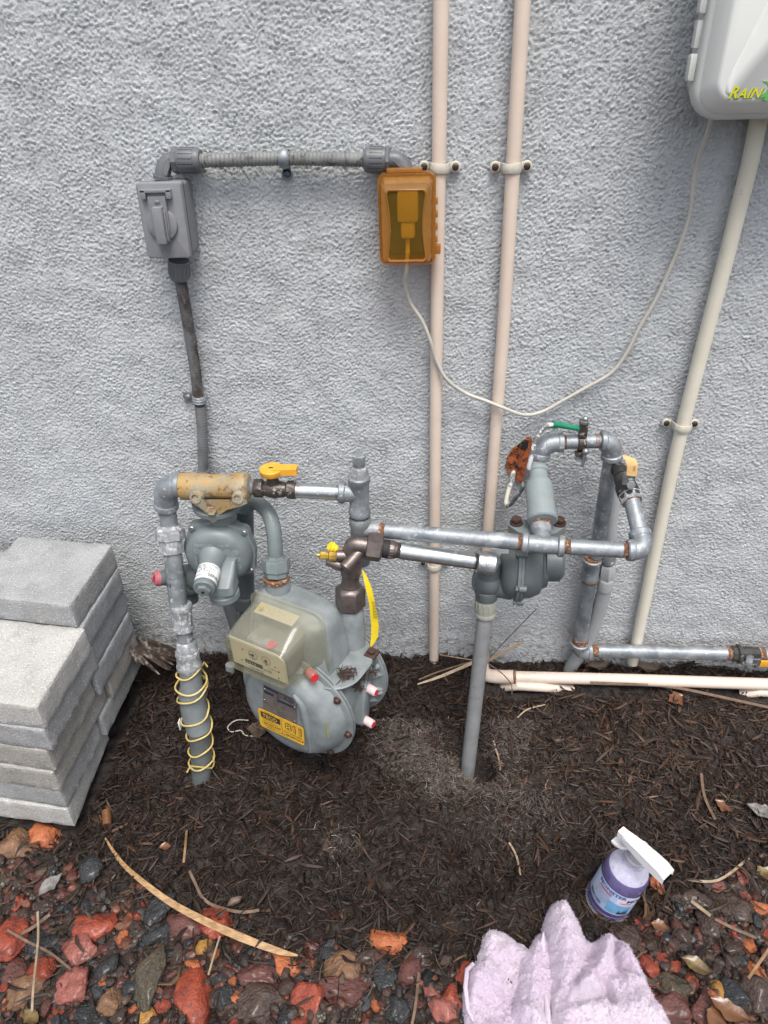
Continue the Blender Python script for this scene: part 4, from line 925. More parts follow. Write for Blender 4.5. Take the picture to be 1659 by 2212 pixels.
bird = [(0, .10), (.32, .30), (.42, .55), (.30, .72), (0, .88), (.30, .86), (.44, .92), (.42, 1.12), (.56, .90), (.80, .66), (1.15, .62), (1.7, .95), (1.35, .40), (1.0, .22), (.78, .02), (.45, -.18), (.22, -.02), (.45, .05), (.10, .02)]
b = MB(); b.plate([Vector((bx0.x + x * s * .8, -.1282, bx0.z - .004 + z * s * .8)) for x, z in bird], (0, -.0008, 0)); part('logo_bird', b, M['birdg'], dr)

# ------------------------------------------------------------------ gas pipework
def seg(b, a, c, wpx, kind='bead', mi=0, n=5, h=.12):
    a = Vector(a); c = Vector(c); r = RR((a + c) / 2, wpx)
    if kind == 'bead': b.bead(a, c, r, h, mi)
    elif kind == 'pipe': b.lathe(a, c, [(0, r), (1, r)], 26, mi)
    elif kind == 'thread': b.thread(a, c, r, n, mi)
    elif kind == 'hex': b.nut(a, c, r * 1.06, 6, mi)
    elif kind == 'oct': b.nut(a, c, r * 1.04, 8, mi, ph=math.pi / 8)
    return b
D0 = .2
# --- left riser with its sleeve
e = thing('gas_riser', W(432, 1700, .315), 'left gas riser with crusted couplings and a yellow wire round its sleeve', 'gas pipe')
RS = [(437, 1720, .335), (436, 1689, .325), (435, 1630, .315), (430, 1572, .305), (420, 1543, .298), (416, 1503, .292), (410, 1445, .283), (406.5, 1418, .278), (403.5, 1396, .274), (400, 1376, .270), (395.5, 1357, .266), (393, 1308, .258), (386, 1290, .25), (375, 1193, .225), (364, 1187, .223)]
def RP(py):
    ys = [p[1] for p in RS][::-1]; return W(float(np.interp(py, ys, [p[0] for p in RS][::-1])), py, float(np.interp(py, ys, [p[2] for p in RS][::-1])))
b = MB(); b.tube([RP(1718), RP(1689), RP(1630), RP(1572)], [RR(RP(1700), 38), RR(RP(1689), 42), RR(RP(1630), 45), RR(RP(1572), 47)], 24); part('lower_sleeve', b, mat('sleeve_dark', (.125, .14, .14), (.095, .105, .105), 40, .5, 0, .3, 300), e)
b = MB(); rA = RR(RP(1500), 57); b.tube([RP(1576), RP(1560), RP(1530), RP(1512), RP(1500), RP(1488), RP(1480), RP(1462), RP(1440)], [rA * .93, rA * .98, rA, rA * .97, rA * 1.03, rA * .95, rA * .83, rA * .80, rA * .79], 26, sub=2); part('upper_sleeve', b, mat('sleeve_grey', (.20, .225, .235), (.155, .175, .185), 40, .5, 0, .35, 300, [(60, .62, .72, (.11, .12, .12))]), e)
b = MB(); b.lathe(RP(1447), RP(1404), [(0, RR(RP(1440), 47)), (.12, RR(RP(1440), 54)), (.3, RR(RP(1440), 54)), (.38, RR(RP(1440), 50)), (.75, RR(RP(1420), 50)), (.85, RR(RP(1420), 53)), (.97, RR(RP(1420), 50)), (1, RR(RP(1410), 40))], 28); part('reducer', b, M['crust'], e)
b = MB(); b.lathe(RP(1408), RP(1384), [(0, RR(RP(1400), 40)), (.1, RR(RP(1400), 45)), (.8, RR(RP(1400), 44)), (1, RR(RP(1400), 35))], 28); part('collar', b, M['crust'], e)
b = MB(); seg(b, RP(1388), RP(1350), 34.5, 'pipe'); part('nipple', b, M['galvdull'], e)
b = MB(); q = RR(RP(1330), 47); b.lathe(RP(1362), RP(1304), [(0, q * .8), (.05, q * .98), (.13, q), (.2, q * .93), (.3, q * .86), (.72, q * .86), (.78, q * .95), (.9, q), (.97, q * .95), (1, q * .8)], 28)
for a in range(3): 
    u = (RP(1310) - RP(1360)).normalized(); n_ = Vector((math.sin(a * 1.1 - 1.0), -math.cos(a * 1.1 - 1.0), 0)); b.box((RP(1362) + RP(1304)) / 2 + n_ * q * .86, (.004, .004, .026), X=u.cross(n_), Y=n_, Z=u, bev=.001)
part('coupling', b, M['crust'], e)
P1 = W(386, 1312, .258); P2 = W(372.5, 1190, .226)
b = MB(); seg(b, P1, P2, 38.5, 'pipe'); part('riser_pipe', b, M['galvdull'], e)
b = MB(); ua = (P2 - P1).normalized(); cc = P1.lerp(P2, .45)
rr_ = RR(cc, 38.5) + .0004; b.lathe(cc - ua * .010, cc + ua * .010, [(0, rr_), (1, rr_)], 26, closed=False); tb = part('pipe_band', b, M['galv'], e)
b = MB(); Nn = Vector((0, -1, 0)); Nn = (Nn - ua * Nn.dot(ua)).normalized(); Sn = ua.cross(Nn) * -1
def cyl_text(cc, ua, rr_, a0):
    def f(u, v):
        a = a0 + u / rr_; return cc + ua * v + (Nn * math.cos(a) + Sn * math.sin(a)) * (rr_ + .0004)
    return f
put_text(b, 'EGEN', cyl_text(cc - ua * .004, ua, rr_, .15), .011, bold=.0001); part('band_lettering', b, M['ink'], tb)
U0, U1 = W(371.5, 1193, .226), W(366, 1135, .208)
b = MB(); b.lathe(U0, U0.lerp(U1, .55), [(0, RR(U0, 54)), (.3, RR(U0, 56)), (1, RR(U0, 54))], 8); b.lathe(U0.lerp(U1, .5), U1, [(0, RR(U0, 63)), (.15, RR(U0, 65)), (.75, RR(U0, 63)), (1, RR(U0, 48))], 8, ph=.2); part('union_nut', b, M['crust'], e)
T0 = W(359.5, 1096, .2)
b = MB(); seg(b, U1, T0, 37.5, 'pipe'); part('upper_nipple', b, M['galvdull'], e)
def elbow(par, a, c, e_, wl, wc, m=None, cl=.013, nm='elbow'):
    """a, e_: leg ends; c: corner"""
    a = Vector(a); c = Vector(c); e_ = Vector(e_); b = MB(); r = RR(c, wl); rc = RR(c, wc); ua = (a - c).normalized(); ue = (e_ - c).normalized()
    la = min((a - c).length * .92, r * 1.35); le = min((e_ - c).length * .92, r * 1.35); s0 = c + ua * la; s1 = c + ue * le; P = [a] + [s0.lerp(c, t).lerp(c.lerp(s1, t), t) for t in np.linspace(0, 1, 11)] + [e_]
    b.tube(P, [r] + [r * (1 + .04 * math.sin(math.pi * t)) for t in np.linspace(0, 1, 11)] + [r], 24)
    for p, u in ((a, ua), (e_, ue)): b.lathe(p - u * cl, p, [(0, r * .96), (.18, rc * .98), (.35, rc), (.85, rc), (1, rc * .9)], 26)
    return part(nm, b, m or M['galv'], par)
E1 = W(393, 1048, D0)
elbow(e, W(359.5, 1098, .2), W(357, 1047, D0), E1, 50, 54)

# --- service regulator
e = thing('gas_regulator', W(477, 1184, .2), 'round grey gas regulator with rusty yellow cast top and white tower label', 'gas regulator')
A, B_2 = W(392, 1050, D0), W(540, 1051, D0)
b = MB(); L = (B_2 - A); r0 = RR(A, 61)
b.lathe(A, B_2, [(0, r0 * .8), (.01, r0), (.17, r0), (.2, r0 * .93), (.5, r0 * .88), (.76, r0 * .90), (.79, r0), (.96, r0), (.985, r0 * .9), (1, r0 * .7)], 30)
for px, py in ((484, 1072), (577, 1073)):
    pass
body = part('cast_body', b, M['cast'], e)
for px, py in ((415 + 13, 1069), (523 - 5, 1070)):
    b = MB(); c_ = W(px, py, D0 + .018); q = Vector((0, -1, .22)).normalized(); b.lathe(c_, c_ + q * .016, [(0, .012), (.7, .0108), (1, .0095), (1, .0060), (.80, .0055)], 20, closed=False); b.lathe(c_ + q * .011, c_ + q * .0125, [(0, .006), (1, .006)], 16); part('port_boss', b, M['cast'], body)
b = MB(); YK = [(411, 1079), (412, 1086), (430, 1096), (446, 1110), (450, 1124), (458, 1129), (467, 1127), (472, 1114), (492, 1101), (520, 1094), (534, 1088), (534, 1079)]
rg = []
for dd, sc in ((.222, 1), (.231, 1.0), (.233, .97)):
    c_ = W(470, 1096, dd); rg.append([c_ + (W(x, y, .232) - W(470, 1096, .232)) * sc for x, y in YK])
b.loft(rg); part('yoke', b, M['cast'], body)
b = MB(); c_ = W(458, 1102, .233); b.nut(c_, c_ + Vector((0, -.004, .001)).normalized() * .006, .0085, 6); part('bolt', b, M['cast'], body)
b = MB(); c_ = W(470, 1080, .192); b.lathe(c_, c_ + Vector((0, .004, -.040)), [(0, .044), (.2, .044), (.24, .026), (1, .026)], 28); part('neck', b, M['regpaint'], e)
DC = W(477, 1186, .2); Fw = Vector((0.03, -1, 0)).normalized(); SX = Vector((1, .03, 0)).normalized(); SZ = Vector((0, 0, 1))
b = MB(); n = 96; rg = []
def flg(dep, sc):
    P = []
    for k in range(n):
        a = 2 * math.pi * k / n; r = .0635
        for a0, am in ((40, .008), (128, .008), (322, .008), (222, .008)):
            dlt = (math.degrees(a) - a0 + 180) % 360 - 180; r += am * math.exp(-(dlt / 10) ** 2)
        P.append(DC + SX * math.cos(a) * r * sc + SZ * math.sin(a) * r * sc + Fw * dep)
    return P
b.loft([flg(-.010, .97), flg(-.009, 1), flg(-.001, 1), flg(-.001, .985), flg(.0005, .985), flg(.0005, 1), flg(.008, 1), flg(.009, .97)]); part('diaphragm_flange', b, M['regpaint'], e)
b = MB(); R_ = .0595; b.lathe(DC + Fw * .008, DC + Fw * .034, [(0, R_ * 1.0), (.2, R_ * .995), (.5, R_ * .96), (.75, R_ * .90), (.92, R_ * .80), (1, R_ * .66), (1.0, R_ * .3)], 56); dome = part('dome', b, M['regpaint'], e)
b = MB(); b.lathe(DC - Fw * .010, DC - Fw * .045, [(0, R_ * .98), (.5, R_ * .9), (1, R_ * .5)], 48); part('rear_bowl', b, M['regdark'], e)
for a0 in (40, 128, 322, 222):
    a = math.radians(a0); c_ = DC + SX * math.cos(a) * .0655 + SZ * math.sin(a) * .0655 + Fw * .008
    b = MB(); b.lathe(c_, c_ + Fw * .0045, [(0, .0052), (.7, .0052), (1, .004)], 16); b.box(c_ + Fw * .0046, (.0075, .0006, .0012), X=(SX + SZ * .6).normalized(), Z=(SZ - SX * .6).normalized(), Y=Fw); part('bolt', b, M['screwm'], e)
# spring tower
S0 = DC + Fw * .03 + SX * (-.006) + SZ * .004
S1 = W(440, 1273, .303); S1v = S1 - S0; S1 = S0 + S1v; us = S1v.normalized(); Lt = S1v.length
rt_ = RR(S1, 47); b = MB(); b.lathe(S0 - us * .004, S1, [(0, rt_ * 1.65), (.10, rt_ * 1.35), (.22, rt_ * 1.16), (.36, rt_ * 1.06), (.9, rt_), (.905, rt_ * .95), (.93, rt_ * .95), (.935, rt_), (.98, rt_), (1, rt_ * .93)], 36); tw = part('spring_tower', b, M['regpaint'], e)
b = MB(); b.lathe(S0.lerp(S1, .42), S0.lerp(S1, .86), [(0, rt_ * 1.055 + .0005), (1, rt_ * 1.01 + .0004)], 36, closed=False); lb = part('white_label', b, M['label'], tw)
b = MB(); Na = Vector((0, 0, 1)); Na = (Na - us * Na.dot(us)).normalized(); Sa = Na.cross(us)
def tw_text(s0, a0):
    c_ = S0.lerp(S1, s0)
    def f(u, v):
        a = a0 + u / rt_; return c_ - us * v + (Na * math.cos(a) + Sa * math.sin(a)) * (rt_ * 1.045 + .0008)
    return f
for k, tx in enumerate(('MODEL 1 - PSIG', '7 IN. W.C.', '6 - 15 IN. W.C.', '8 - 14 IN.', '1 3/4 - 2 IN.')): put_text(b, tx, tw_text(.50 + k * .047, -1.0), .0056)
put_text(b, 'SENSUS', tw_text(.80, .35), .0085, bold=.0001); put_text(b, 'MODEL', tw_text(.80, -1.0), .005)
part('label_print', b, M['ink'], lb)
b = MB(); b.nut(S1, S1 + us * .007, RR(S1, 31), 6); part('hex_cap', b, M['regpaint'], tw)
b = MB(); b.lathe(S1 + us * .0068, S1 + us * .0074, [(0, .003), (1, .003)], 12); part('vent_hole', b, M['gap'], tw)
# raised lettering and rings on the dome
b = MB(); put_text(b, 'sensus', lambda u, v: DC + Fw * (.0318 + .0002 * 0) + SX * (-.0305 + u) + SZ * (.0275 + v), .0125, bold=.00005)
V, F = text_mesh('sensus', .0125); b2 = MB()
def domep(x, z):
    rr2 = math.hypot(x, z); t = rr2 / R_; pr = [(0, 1.0), (.66, 1.0), (.80, .92), (.90, .75), (.96, .5), (.995, .2), (1, 0)]
    dep = float(np.interp(t, [p for p, _ in pr], [q for _, q in pr])); return DC + SX * x + SZ * z + Fw * (.008 + .026 * dep + .0005)
b2.add([domep(-.0345 + v[0], .0300 + v[1]) for v in V], F); V, F = text_mesh('143-80', .007); b2.add([domep(.008 + v[0], .0300 + v[1]) for v in V], F)
def dring(cx_, cz_, r, w_=.0005):
    V = []; F = []
    for k in range(28):
        a = 2 * math.pi * k / 28
        for q in (r - w_, r + w_): V.append(domep(cx_ + q * math.cos(a), cz_ + q * math.sin(a)) + Fw * .0003)
    for k in range(28): k2 = (k + 1) % 28; F.append((2 * k, 2 * k + 1, 2 * k2 + 1, 2 * k2))
    b2.add(V, F)
for cx_, cz_ in ((-.030, .021), (.022, .019), (.027, .008), (.035, .017), (.037, .003), (.037, -.013)):
    for r in (.0056, .0036, .0015): dring(cx_, cz_, r)
for x, z, w_, h_ in ((-.0425, .012, .014, .001), (-.0495, .001, .001, .022), (-.0355, .001, .001, .022)): b2.add([domep(x - w_ / 2, z - h_ / 2), domep(x + w_ / 2, z - h_ / 2), domep(x + w_ / 2, z + h_ / 2), domep(x - w_ / 2, z + h_ / 2)], [(0, 1, 2, 3)])
part('molded_lettering', b2, mat('raised_paint', (.30, .335, .345), None, 30, .4), dome)
# vent leg under the tower
VL = W(478, 1262, .262)
b = MB(); b.loft([ring_at(VL + Vector((.016, .030, .036)), (1, 0, 0), (0, -1, 0), (0, 0, 1), .018, .022, .006, 0), ring_at(VL + Vector((.010, .018, .022)), (1, 0, 0), (0, -1, 0), (0, 0, 1), .030, .034, .008, 0), ring_at(VL + Vector((0, .004, .006)), (1, 0, 0), (0, -1, 0), (0, 0, 1), .048, .048, .012, 0), ring_at(VL + Vector((0, .004, -.010)), (1, 0, 0), (0, -1, 0), (0, 0, 1), .050, .050, .013, 0)]); part('vent_leg', b, M['regpaint'], e)
b = MB(); c0_, c1_ = VL + Vector((0, .004, -.008)), VL + Vector((0.001, .004, -.034)); rv = RR(VL, 66); b.lathe(c0_, c1_, [(0, rv * .85), (.1, rv * .9), (.4, rv * .9), (.45, rv), (.85, rv), (1, rv * .88), (1, rv * .6), (.3, rv * .55)], 36); part('vent_collar', b, M['regpaint'], e)
# left inlet union with faded red cap
b = MB(); b.lathe(W(432, 1243, .185), W(392, 1247, .19), [(0, .027), (.5, .027), (.6, .024), (1, .022)], 24); b.ball(W(408, 1262, .19), .024); b.lathe(W(404, 1262, .185), W(410, 1296, .185), [(0, .019), (1, .017)], 20); part('side_body', b, M['regdark'], e)
b = MB(); b.lathe(W(392, 1244, .2), W(352, 1248, .215), [(0, .014), (1, .0135)], 22); fs_ = part('side_spindle', b, M['label'], e)
b = MB(); b.lathe(W(362, 1247, .211), W(345, 1249, .218), [(0, .0148), (.3, .0148), (.32, .0138), (1, .0138)], 22); part('dark_band', b, M['regdark'], fs_)
b = MB(); b.lathe(W(346, 1249, .217), W(333, 1250, .222), [(0, .0142), (.8, .0135), (1, .011)], 22); b.box(W(331, 1250, .223), (.004, .007, .012), bev=.001); part('faded_red_cap', b, M['redfade'], fs_)

# --- yellow handled ball valve
e = thing('ball_valve', W(591, 1060, D0), 'dark brown ball valve with an orange yellow lever between regulator and bright pipe', 'ball valve')
b = MB(); seg(b, W(540, 1052, D0), W(552, 1053, D0), 34, 'thread', n=5); part('threaded_nipple', b, M['galvdull'], e)
V0, V1 = W(549, 1054, D0), W(640, 1059, D0); rv = RR(V0, 41)
b = MB(); b.lathe(V0, V0.lerp(V1, .24), [(0, rv * .92), (.1, rv), (.85, rv), (1, rv * .8)], 8, ph=.39); b.lathe(V0.lerp(V1, .76), V1, [(0, rv * .8), (.15, rv), (.9, rv), (1, rv * .92)], 8, ph=.39)
b.lathe(V0.lerp(V1, .2), V0.lerp(V1, .8), [(0, rv * .72), (.2, rv * .86), (.5, rv * 1.0), (.8, rv * .86), (1, rv * .72)], 28); part('valve_body', b, M['valvedark'], e)
vc = V0.lerp(V1, .47); b = MB(); b.lathe(vc, vc + Vector((0, 0, .032)), [(0, rv * .7), (.5, rv * .68), (.75, rv * .5), (1, rv * .5)], 20); part('stem', b, M['valvedark'], e)
hz = vc + Vector((0, 0, .030)); rh = RR(hz, 51)
b = MB(); b.lathe(hz, hz + Vector((0, 0, .011)), [(0, rh * .96), (.1, rh), (.85, rh), (1, rh * .93)], 32)
ax_ = (W(640, 1030, D0) - W(600, 1028, D0)); ax_.z = 0; ax_.normalize(); ay_ = Vector((-ax_.y, ax_.x, 0)); w2 = .0085
arm = [hz + ax_ * .004 + ay_ * w2 * 1.2, hz + ax_ * .004 - ay_ * w2 * 1.2, hz + ax_ * .043 - ay_ * w2, hz + ax_ * .043 + ay_ * w2]
b.loft([[p + Vector((0, 0, z_)) for p in arm] for z_ in (.0015, .0125)]); part('yellow_lever', b, M['yellowh'], e)
b = MB(); b.box(hz + Vector((0, 0, .0112)), (.008, .003, .0006)); part('lever_slot', b, M['gap'], e)

# --- bright nipple and tee stack
e = thing('pipe_nipple', W(685, 1062, D0), 'short bright galvanised nipple right of the yellow lever valve', 'pipe')
b = MB(); seg(b, W(638, 1059.5, D0), W(737, 1064, D0), 33.5, 'pipe'); nb = part('tube', b, M['shiny'], e)
b = MB(); seg(b, W(726, 1063.5, D0), W(737, 1064, D0), 34.5, 'thread'); part('thread', b, M['thread'], e)
e = thing('pipe_tee', W(776, 1170, D0), 'weathered galvanised tee stack with a square plug on top, left end of the long pipe', 'pipe tee')
TC = W(775.5, 1066, D0); Tt = W(775.5, 1028, D0); Tb = W(777, 1112, D0)
b = MB(); r = RR(TC, 43); rc = RR(TC, 48)
b.lathe(Tb, Tt, [(0, rc * .9), (.03, rc), (.15, rc), (.19, r), (.82, r), (.86, rc), (.97, rc), (1, rc * .9)], 30)
b.lathe(W(732, 1063.5, D0), TC, [(0, rc * .92), (.05, rc), (.28, rc), (.34, r * .95), (1, r * .98)], 30); part('upper_tee', b, M['galv'], e)
b = MB(); q0 = Tt; q1 = W(775.5, 1008, D0); b.lathe(q0, q1, [(0, RR(q0, 40)), (.8, RR(q0, 38)), (1, RR(q0, 34))], 8); part('bushing', b, M['crust'], e)
b = MB(); q2 = W(775.5, 981, D0); b.lathe(q1, q2, [(0, RR(q1, 25)), (.25, RR(q1, 25)), (.3, RR(q1, 31)), (.93, RR(q1, 31)), (1, RR(q1, 26))], 6); part('plug', b, M['galvdull'], e)
b = MB(); seg(b, Tb, W(777.2, 1118, D0), 38, 'thread', n=2); part('dark_thread', b, M['thread'], e)
b = MB(); Lb = W(779, 1215, D0 + .003); Lt_ = W(777.2, 1117, D0); r = RR(Lt_, 42); rc = RR(Lt_, 48)
b.lathe(Lb, Lt_, [(0, r), (.80, r), (.85, rc * .98), (.97, rc), (1, rc * .9)], 30)
b.lathe(W(778, 1142, D0), W(822, 1145, D0), [(0, r * .96), (.6, r * .93), (.66, r * .93), (1, r * .93)], 28); part('lower_tee', b, M['galvdull'], e)

# --- long pipe
def dd(px): return float(np.interp(px, [778, 1380], [.2, .245]))
e = thing('gas_pipe', W(1000, 1160, dd(1000)), 'long dull galvanised gas pipe crossing in front of the cream pipes', 'gas pipe')
b = MB(); seg(b, W(832, 1146, dd(832)), W(1118, 1171, dd(1118)), 35, 'pipe'); part('tube', b, M['galv'], e)
b = MB(); seg(b, W(819, 1144.6, dd(819)), W(834, 1146.5, dd(834)), 33, 'thread', n=5); part('rusty_thread', b, M['rust'], e); b = MB(); seg(b, W(1114, 1170.6, dd(1114)), W(1130, 1172.5, dd(1130)), 33, 'thread', n=5); part('rusty_thread', b, M['rust'], e)
e = thing('pipe_tee', W(1172, 1176, dd(1172)), 'galvanised tee in front of the right regulator, in the middle of the long pipe run', 'pipe tee')
ta, tc = W(1127, 1173, dd(1127)), W(1219, 1180, dd(1219)); r = RR(ta, 39); rc = RR(ta, 48)
b = MB(); b.lathe(ta, tc, [(0, rc * .9), (.03, rc), (.13, rc), (.17, r), (.83, r), (.87, rc), (.97, rc), (1, rc * .9)], 30)
tm = ta.lerp(tc, .5); tu = tm + Vector((.0, .052, .010)); b.lathe(tm, tu, [(0, r * .95), (.45, r * 1.0), (.6, rc * .95), (.9, rc * .98), (1, rc * .9)], 28); part('tee_body', b, M['galv'], e)
e = thing('gas_pipe', W(1285, 1184, dd(1285)), 'short galvanised pipe between the tee and the right hand elbow', 'gas pipe')
b = MB(); seg(b, W(1232, 1181.5, dd(1232)), W(1345, 1188, dd(1345)), 35, 'pipe'); part('tube', b, M['galv'], e)
b = MB(); seg(b, W(1217, 1180, dd(1217)), W(1234, 1181.5, dd(1234)), 33, 'thread', n=5); part('rusty_thread', b, M['rust'], e); b = MB(); seg(b, W(1341, 1187.5, dd(1341)), W(1358, 1189, dd(1358)), 34, 'thread', n=5); part('rusty_thread', b, M['rust'], e)
e = thing('pipe_elbow', W(1390, 1188, .24), 'galvanised elbow at the right end turning up toward the tan handled valve', 'pipe elbow')
EC = W(1392, 1189, .243); EU = W(1381, 1148, .212)
elbow(e, W(1354, 1188.5, .243), EC, EU, 43, 48)
e = thing('gas_pipe', W(1372, 1110, .19), 'blue grey galvanised pipe rising from the right hand elbow to the black valve', 'gas pipe')
VP0 = W(1364.5, 1080, .165)
b = MB(); seg(b, EU, VP0, 35, 'pipe'); part('tube', b, M['galv'], e)
e = thing('ball_valve', W(1350, 1060, .14), 'blackened ball valve with a faded tan lever at the right of the pipe loop', 'ball valve')
VE = W(1343, 1030, .118)
b = MB(); ra = RR(VP0, 49); b.lathe(VP0, VE, [(0, ra * .75), (.02, ra * .95), (.16, ra * .98), (.2, ra * .86), (.3, ra * 1.0), (.6, ra * .95), (.68, ra * .74), (.8, ra * .8), (1, ra * .72)], 26); part('valve_body', b, M['blackv'], e)
b = MB(); uv = (VE - VP0).normalized(); b.nut(VP0 - uv * .004, VP0 + uv * .013, ra * 1.0, 8); part('end_hex', b, M['crust'], e)
b = MB(); b.lathe(VP0 - uv * .0046, VP0 - uv * .001, [(0, ra * .80), (1, ra * .80)], 24); part('rust_ring', b, M['rust'], e)
hb_ = W(1362, 1050, .165); ht_ = W(1358, 987, .150); hm = hb_.lerp(ht_, .45)
b = MB(); b.box(W(1359, 1033, .163), (.020, .003, .024), bev=.0008); b.nut(W(1363, 1046, .166), W(1363, 1048, .172), .0075, 6); part('lever_bracket', b, M['screwm'], e)
b = MB(); c1 = W(1364, 1028, .166); c2 = W(1367, 1010, .164); c3 = W(1363, 994, .160); c4 = W(1352, 986, .155)
Wd_ = Vector((1, -.1, -.05)).normalized(); rg = []
for c_, hw, th in ((c1, .0080, .003), (c2, .0088, .0035), (c3, .0092, .0035), (c4.lerp(c3, .4), .0080, .003), (c4, .005, .003)): rg.append([c_ + Wd_ * hw, c_ + Wd_ * hw + Vector((0, th, 0)), c_ + Vector((0, th * 1.6, 0)), c_ - Wd_ * hw + Vector((0, th, 0)), c_ - Wd_ * hw, c_ + Vector((0, -th * .4, 0))])
b.loft(rg); hd = part('tan_lever', b, M['tanh'], e)
b = MB(); put_text(b, 'GAS', lambda u, v: c2 + Vector((.004 - v, -.0022, -.006 + u)), .006); put_text(b, 'WOG', lambda u, v: c2 + Vector((.011 - v, -.0022, -.006 + u)), .0045); part('lever_lettering', b, M['inkgrey'], hd)

# painted pale pipe behind
e = thing('painted_gas_pipe', W(1228, 1442, .03), 'pale painted gas pipe coming out of the ground behind the vertical galvanised one', 'gas pipe')
b = MB(); b.tube([VE, W(1340, 1017, .10), W(1335, 1012, .085), W(1330, 1018, .07), W(1329, 1040, .060)], [RR(VE, 31)] * 5, 20, sub=4); part('dark_bend', b, M['blackv'], e)
b = MB(); seg(b, W(1329, 1038, .06), W(1315, 1206, .055), 26, 'pipe'); part('upper_pipe', b, M['painted'], e)
b = MB(); seg(b, W(1317, 1180, .055), W(1314, 1215, .055), 31, 'bead'); part('collar', b, M['galvdull'], e)
b = MB(); seg(b, W(1313.5, 1219, .055), W(1310, 1250, .054), 32, 'hex'); part('hex_coupling', b, M['painted'], e)
b = MB(); seg(b, W(1309.5, 1248, .054), W(1305, 1275, .053), 33, 'bead'); part('socket', b, M['painted'], e)
b = MB(); b.tube([W(1306, 1272, .053), W(1276, 1373, .034), W(1234, 1440, .024), W(1226, 1462, .018)], [RR(W(1300, 1300, .05), 30)] * 4, 22, sub=3); part('lower_pipe', b, M['painted'], e)

# --- right loop
e = thing('gas_pipe_loop', W(1322, 985, .075), 'galvanised pipe loop with two elbows rising over the right regulator', 'gas pipe')
L0 = W(1160, 1003, .085); LC = W(1168, 957, .075); LE = W(1216, 954.5, .075)
elbow(e, W(1165, 991, .085), W(1171, 957, .078), LE, 42, 46, cl=.011)
b = MB(); seg(b, W(1222, 954.5, .075), W(1297, 953, .075), 31, 'pipe'); part('top_pipe', b, M['galv'], e)
b = MB(); seg(b, LE, W(1226, 954.5, .075), 31, 'thread', n=4); part('rusty_thread', b, M['rust'], e); b = MB(); seg(b, W(1284, 953, .075), W(1299, 953, .075), 32, 'thread', n=5); part('rusty_thread', b, M['rust'], e)
elbow(e, W(1297, 953, .075), W(1323, 953, .075), W(1321, 990, .072), 41, 47, cl=.011)
b = MB(); seg(b, W(1320.5, 992, .072), W(1288, 1200, .055), 32.5, 'pipe'); part('down_pipe', b, M['galv'], e)
b = MB(); seg(b, W(1321, 988, .072), W(1320, 995, .072), 34, 'pipe'); part('rust_ring', b, M['rust'], e)
C0, C1 = W(1280, 1206, .055), W(1273, 1250, .053); rc = RR(C0, 42)
b = MB(); b.lathe(C1, C0, [(0, rc * .85), (.04, rc), (.16, rc), (.24, rc * .9), (.76, rc * .9), (.84, rc), (.96, rc), (1, rc * .85)], 26); part('coupling', b, M['galv'], e)
b = MB(); seg(b, W(1281, 1203, .055), W(1279.6, 1211, .055), 36, 'pipe'); part('rust_ring', b, M['rust'], e); b = MB(); seg(b, W(1273.5, 1250, .053), W(1272, 1257, .053), 32, 'pipe'); part('rust_ring', b, M['rust'], e)
b = MB(); seg(b, W(1272, 1255, .053), W(1254, 1382, .047), 31, 'pipe'); part('lower_pipe', b, M['galv'], e)
b = MB(); seg(b, W(1254.5, 1378, .047), W(1253.4, 1386, .047), 34, 'pipe'); part('rust_ring', b, M['rust'], e)
elbow(e, W(1253, 1387, .047), W(1250.5, 1407, .047), W(1279, 1406, .047), 36, 41, cl=.010)
b = MB(); seg(b, W(1278, 1405, .047), W(1293, 1405.5, .047), 28.5, 'thread', n=5); part('rusty_thread', b, M['rust'], e)
b = MB(); seg(b, W(1291, 1405.5, .047), W(1568, 1411.5, .047), 29.5, 'pipe'); part('bottom_pipe', b, M['galv'], e)
b = MB(); seg(b, W(1566, 1411.5, .047), W(1580, 1412, .047), 29, 'thread', n=4); part('rusty_thread', b, M['rust'], e)
e = thing('ball_valve', W(1610, 1412, .047), 'blackened valve at the right edge near the ground with a small yellow handle', 'ball valve')
b = MB(); va, vb = W(1577, 1412, .047), W(1640, 1413, .047); r = RR(va, 34); b.lathe(va, vb, [(0, r * .8), (.05, r * .98), (.2, r), (.24, r * 1.22), (.36, r * 1.22), (.4, r * .9), (.6, r * .95), (.85, r * .85), (1, r * .8)], 8); part('valve_body', b, M['blackv'], e)
b = MB(); seg(b, W(1638, 1413, .047), W(1652, 1413.5, .047), 29, 'thread', n=4); part('rusty_thread', b, M['rust'], e)
b = MB(); seg(b, W(1650, 1413.5, .047), W(1740, 1416, .047), 30, 'pipe'); part('pipe_end', b, M['galv'], e)
b = MB(); b.nut(W(1612, 1424, .062), W(1627, 1427, .068), .010, 6); b.box(W(1634, 1428, .070), (.016, .004, .012), bev=.001); part('lever_bracket', b, M['screwm'], e)
b = MB(); b.box(W(1664, 1434, .071), (.042, .004, .017), bev=.0012); part('yellow_handle', b, M['yellowh'], e)

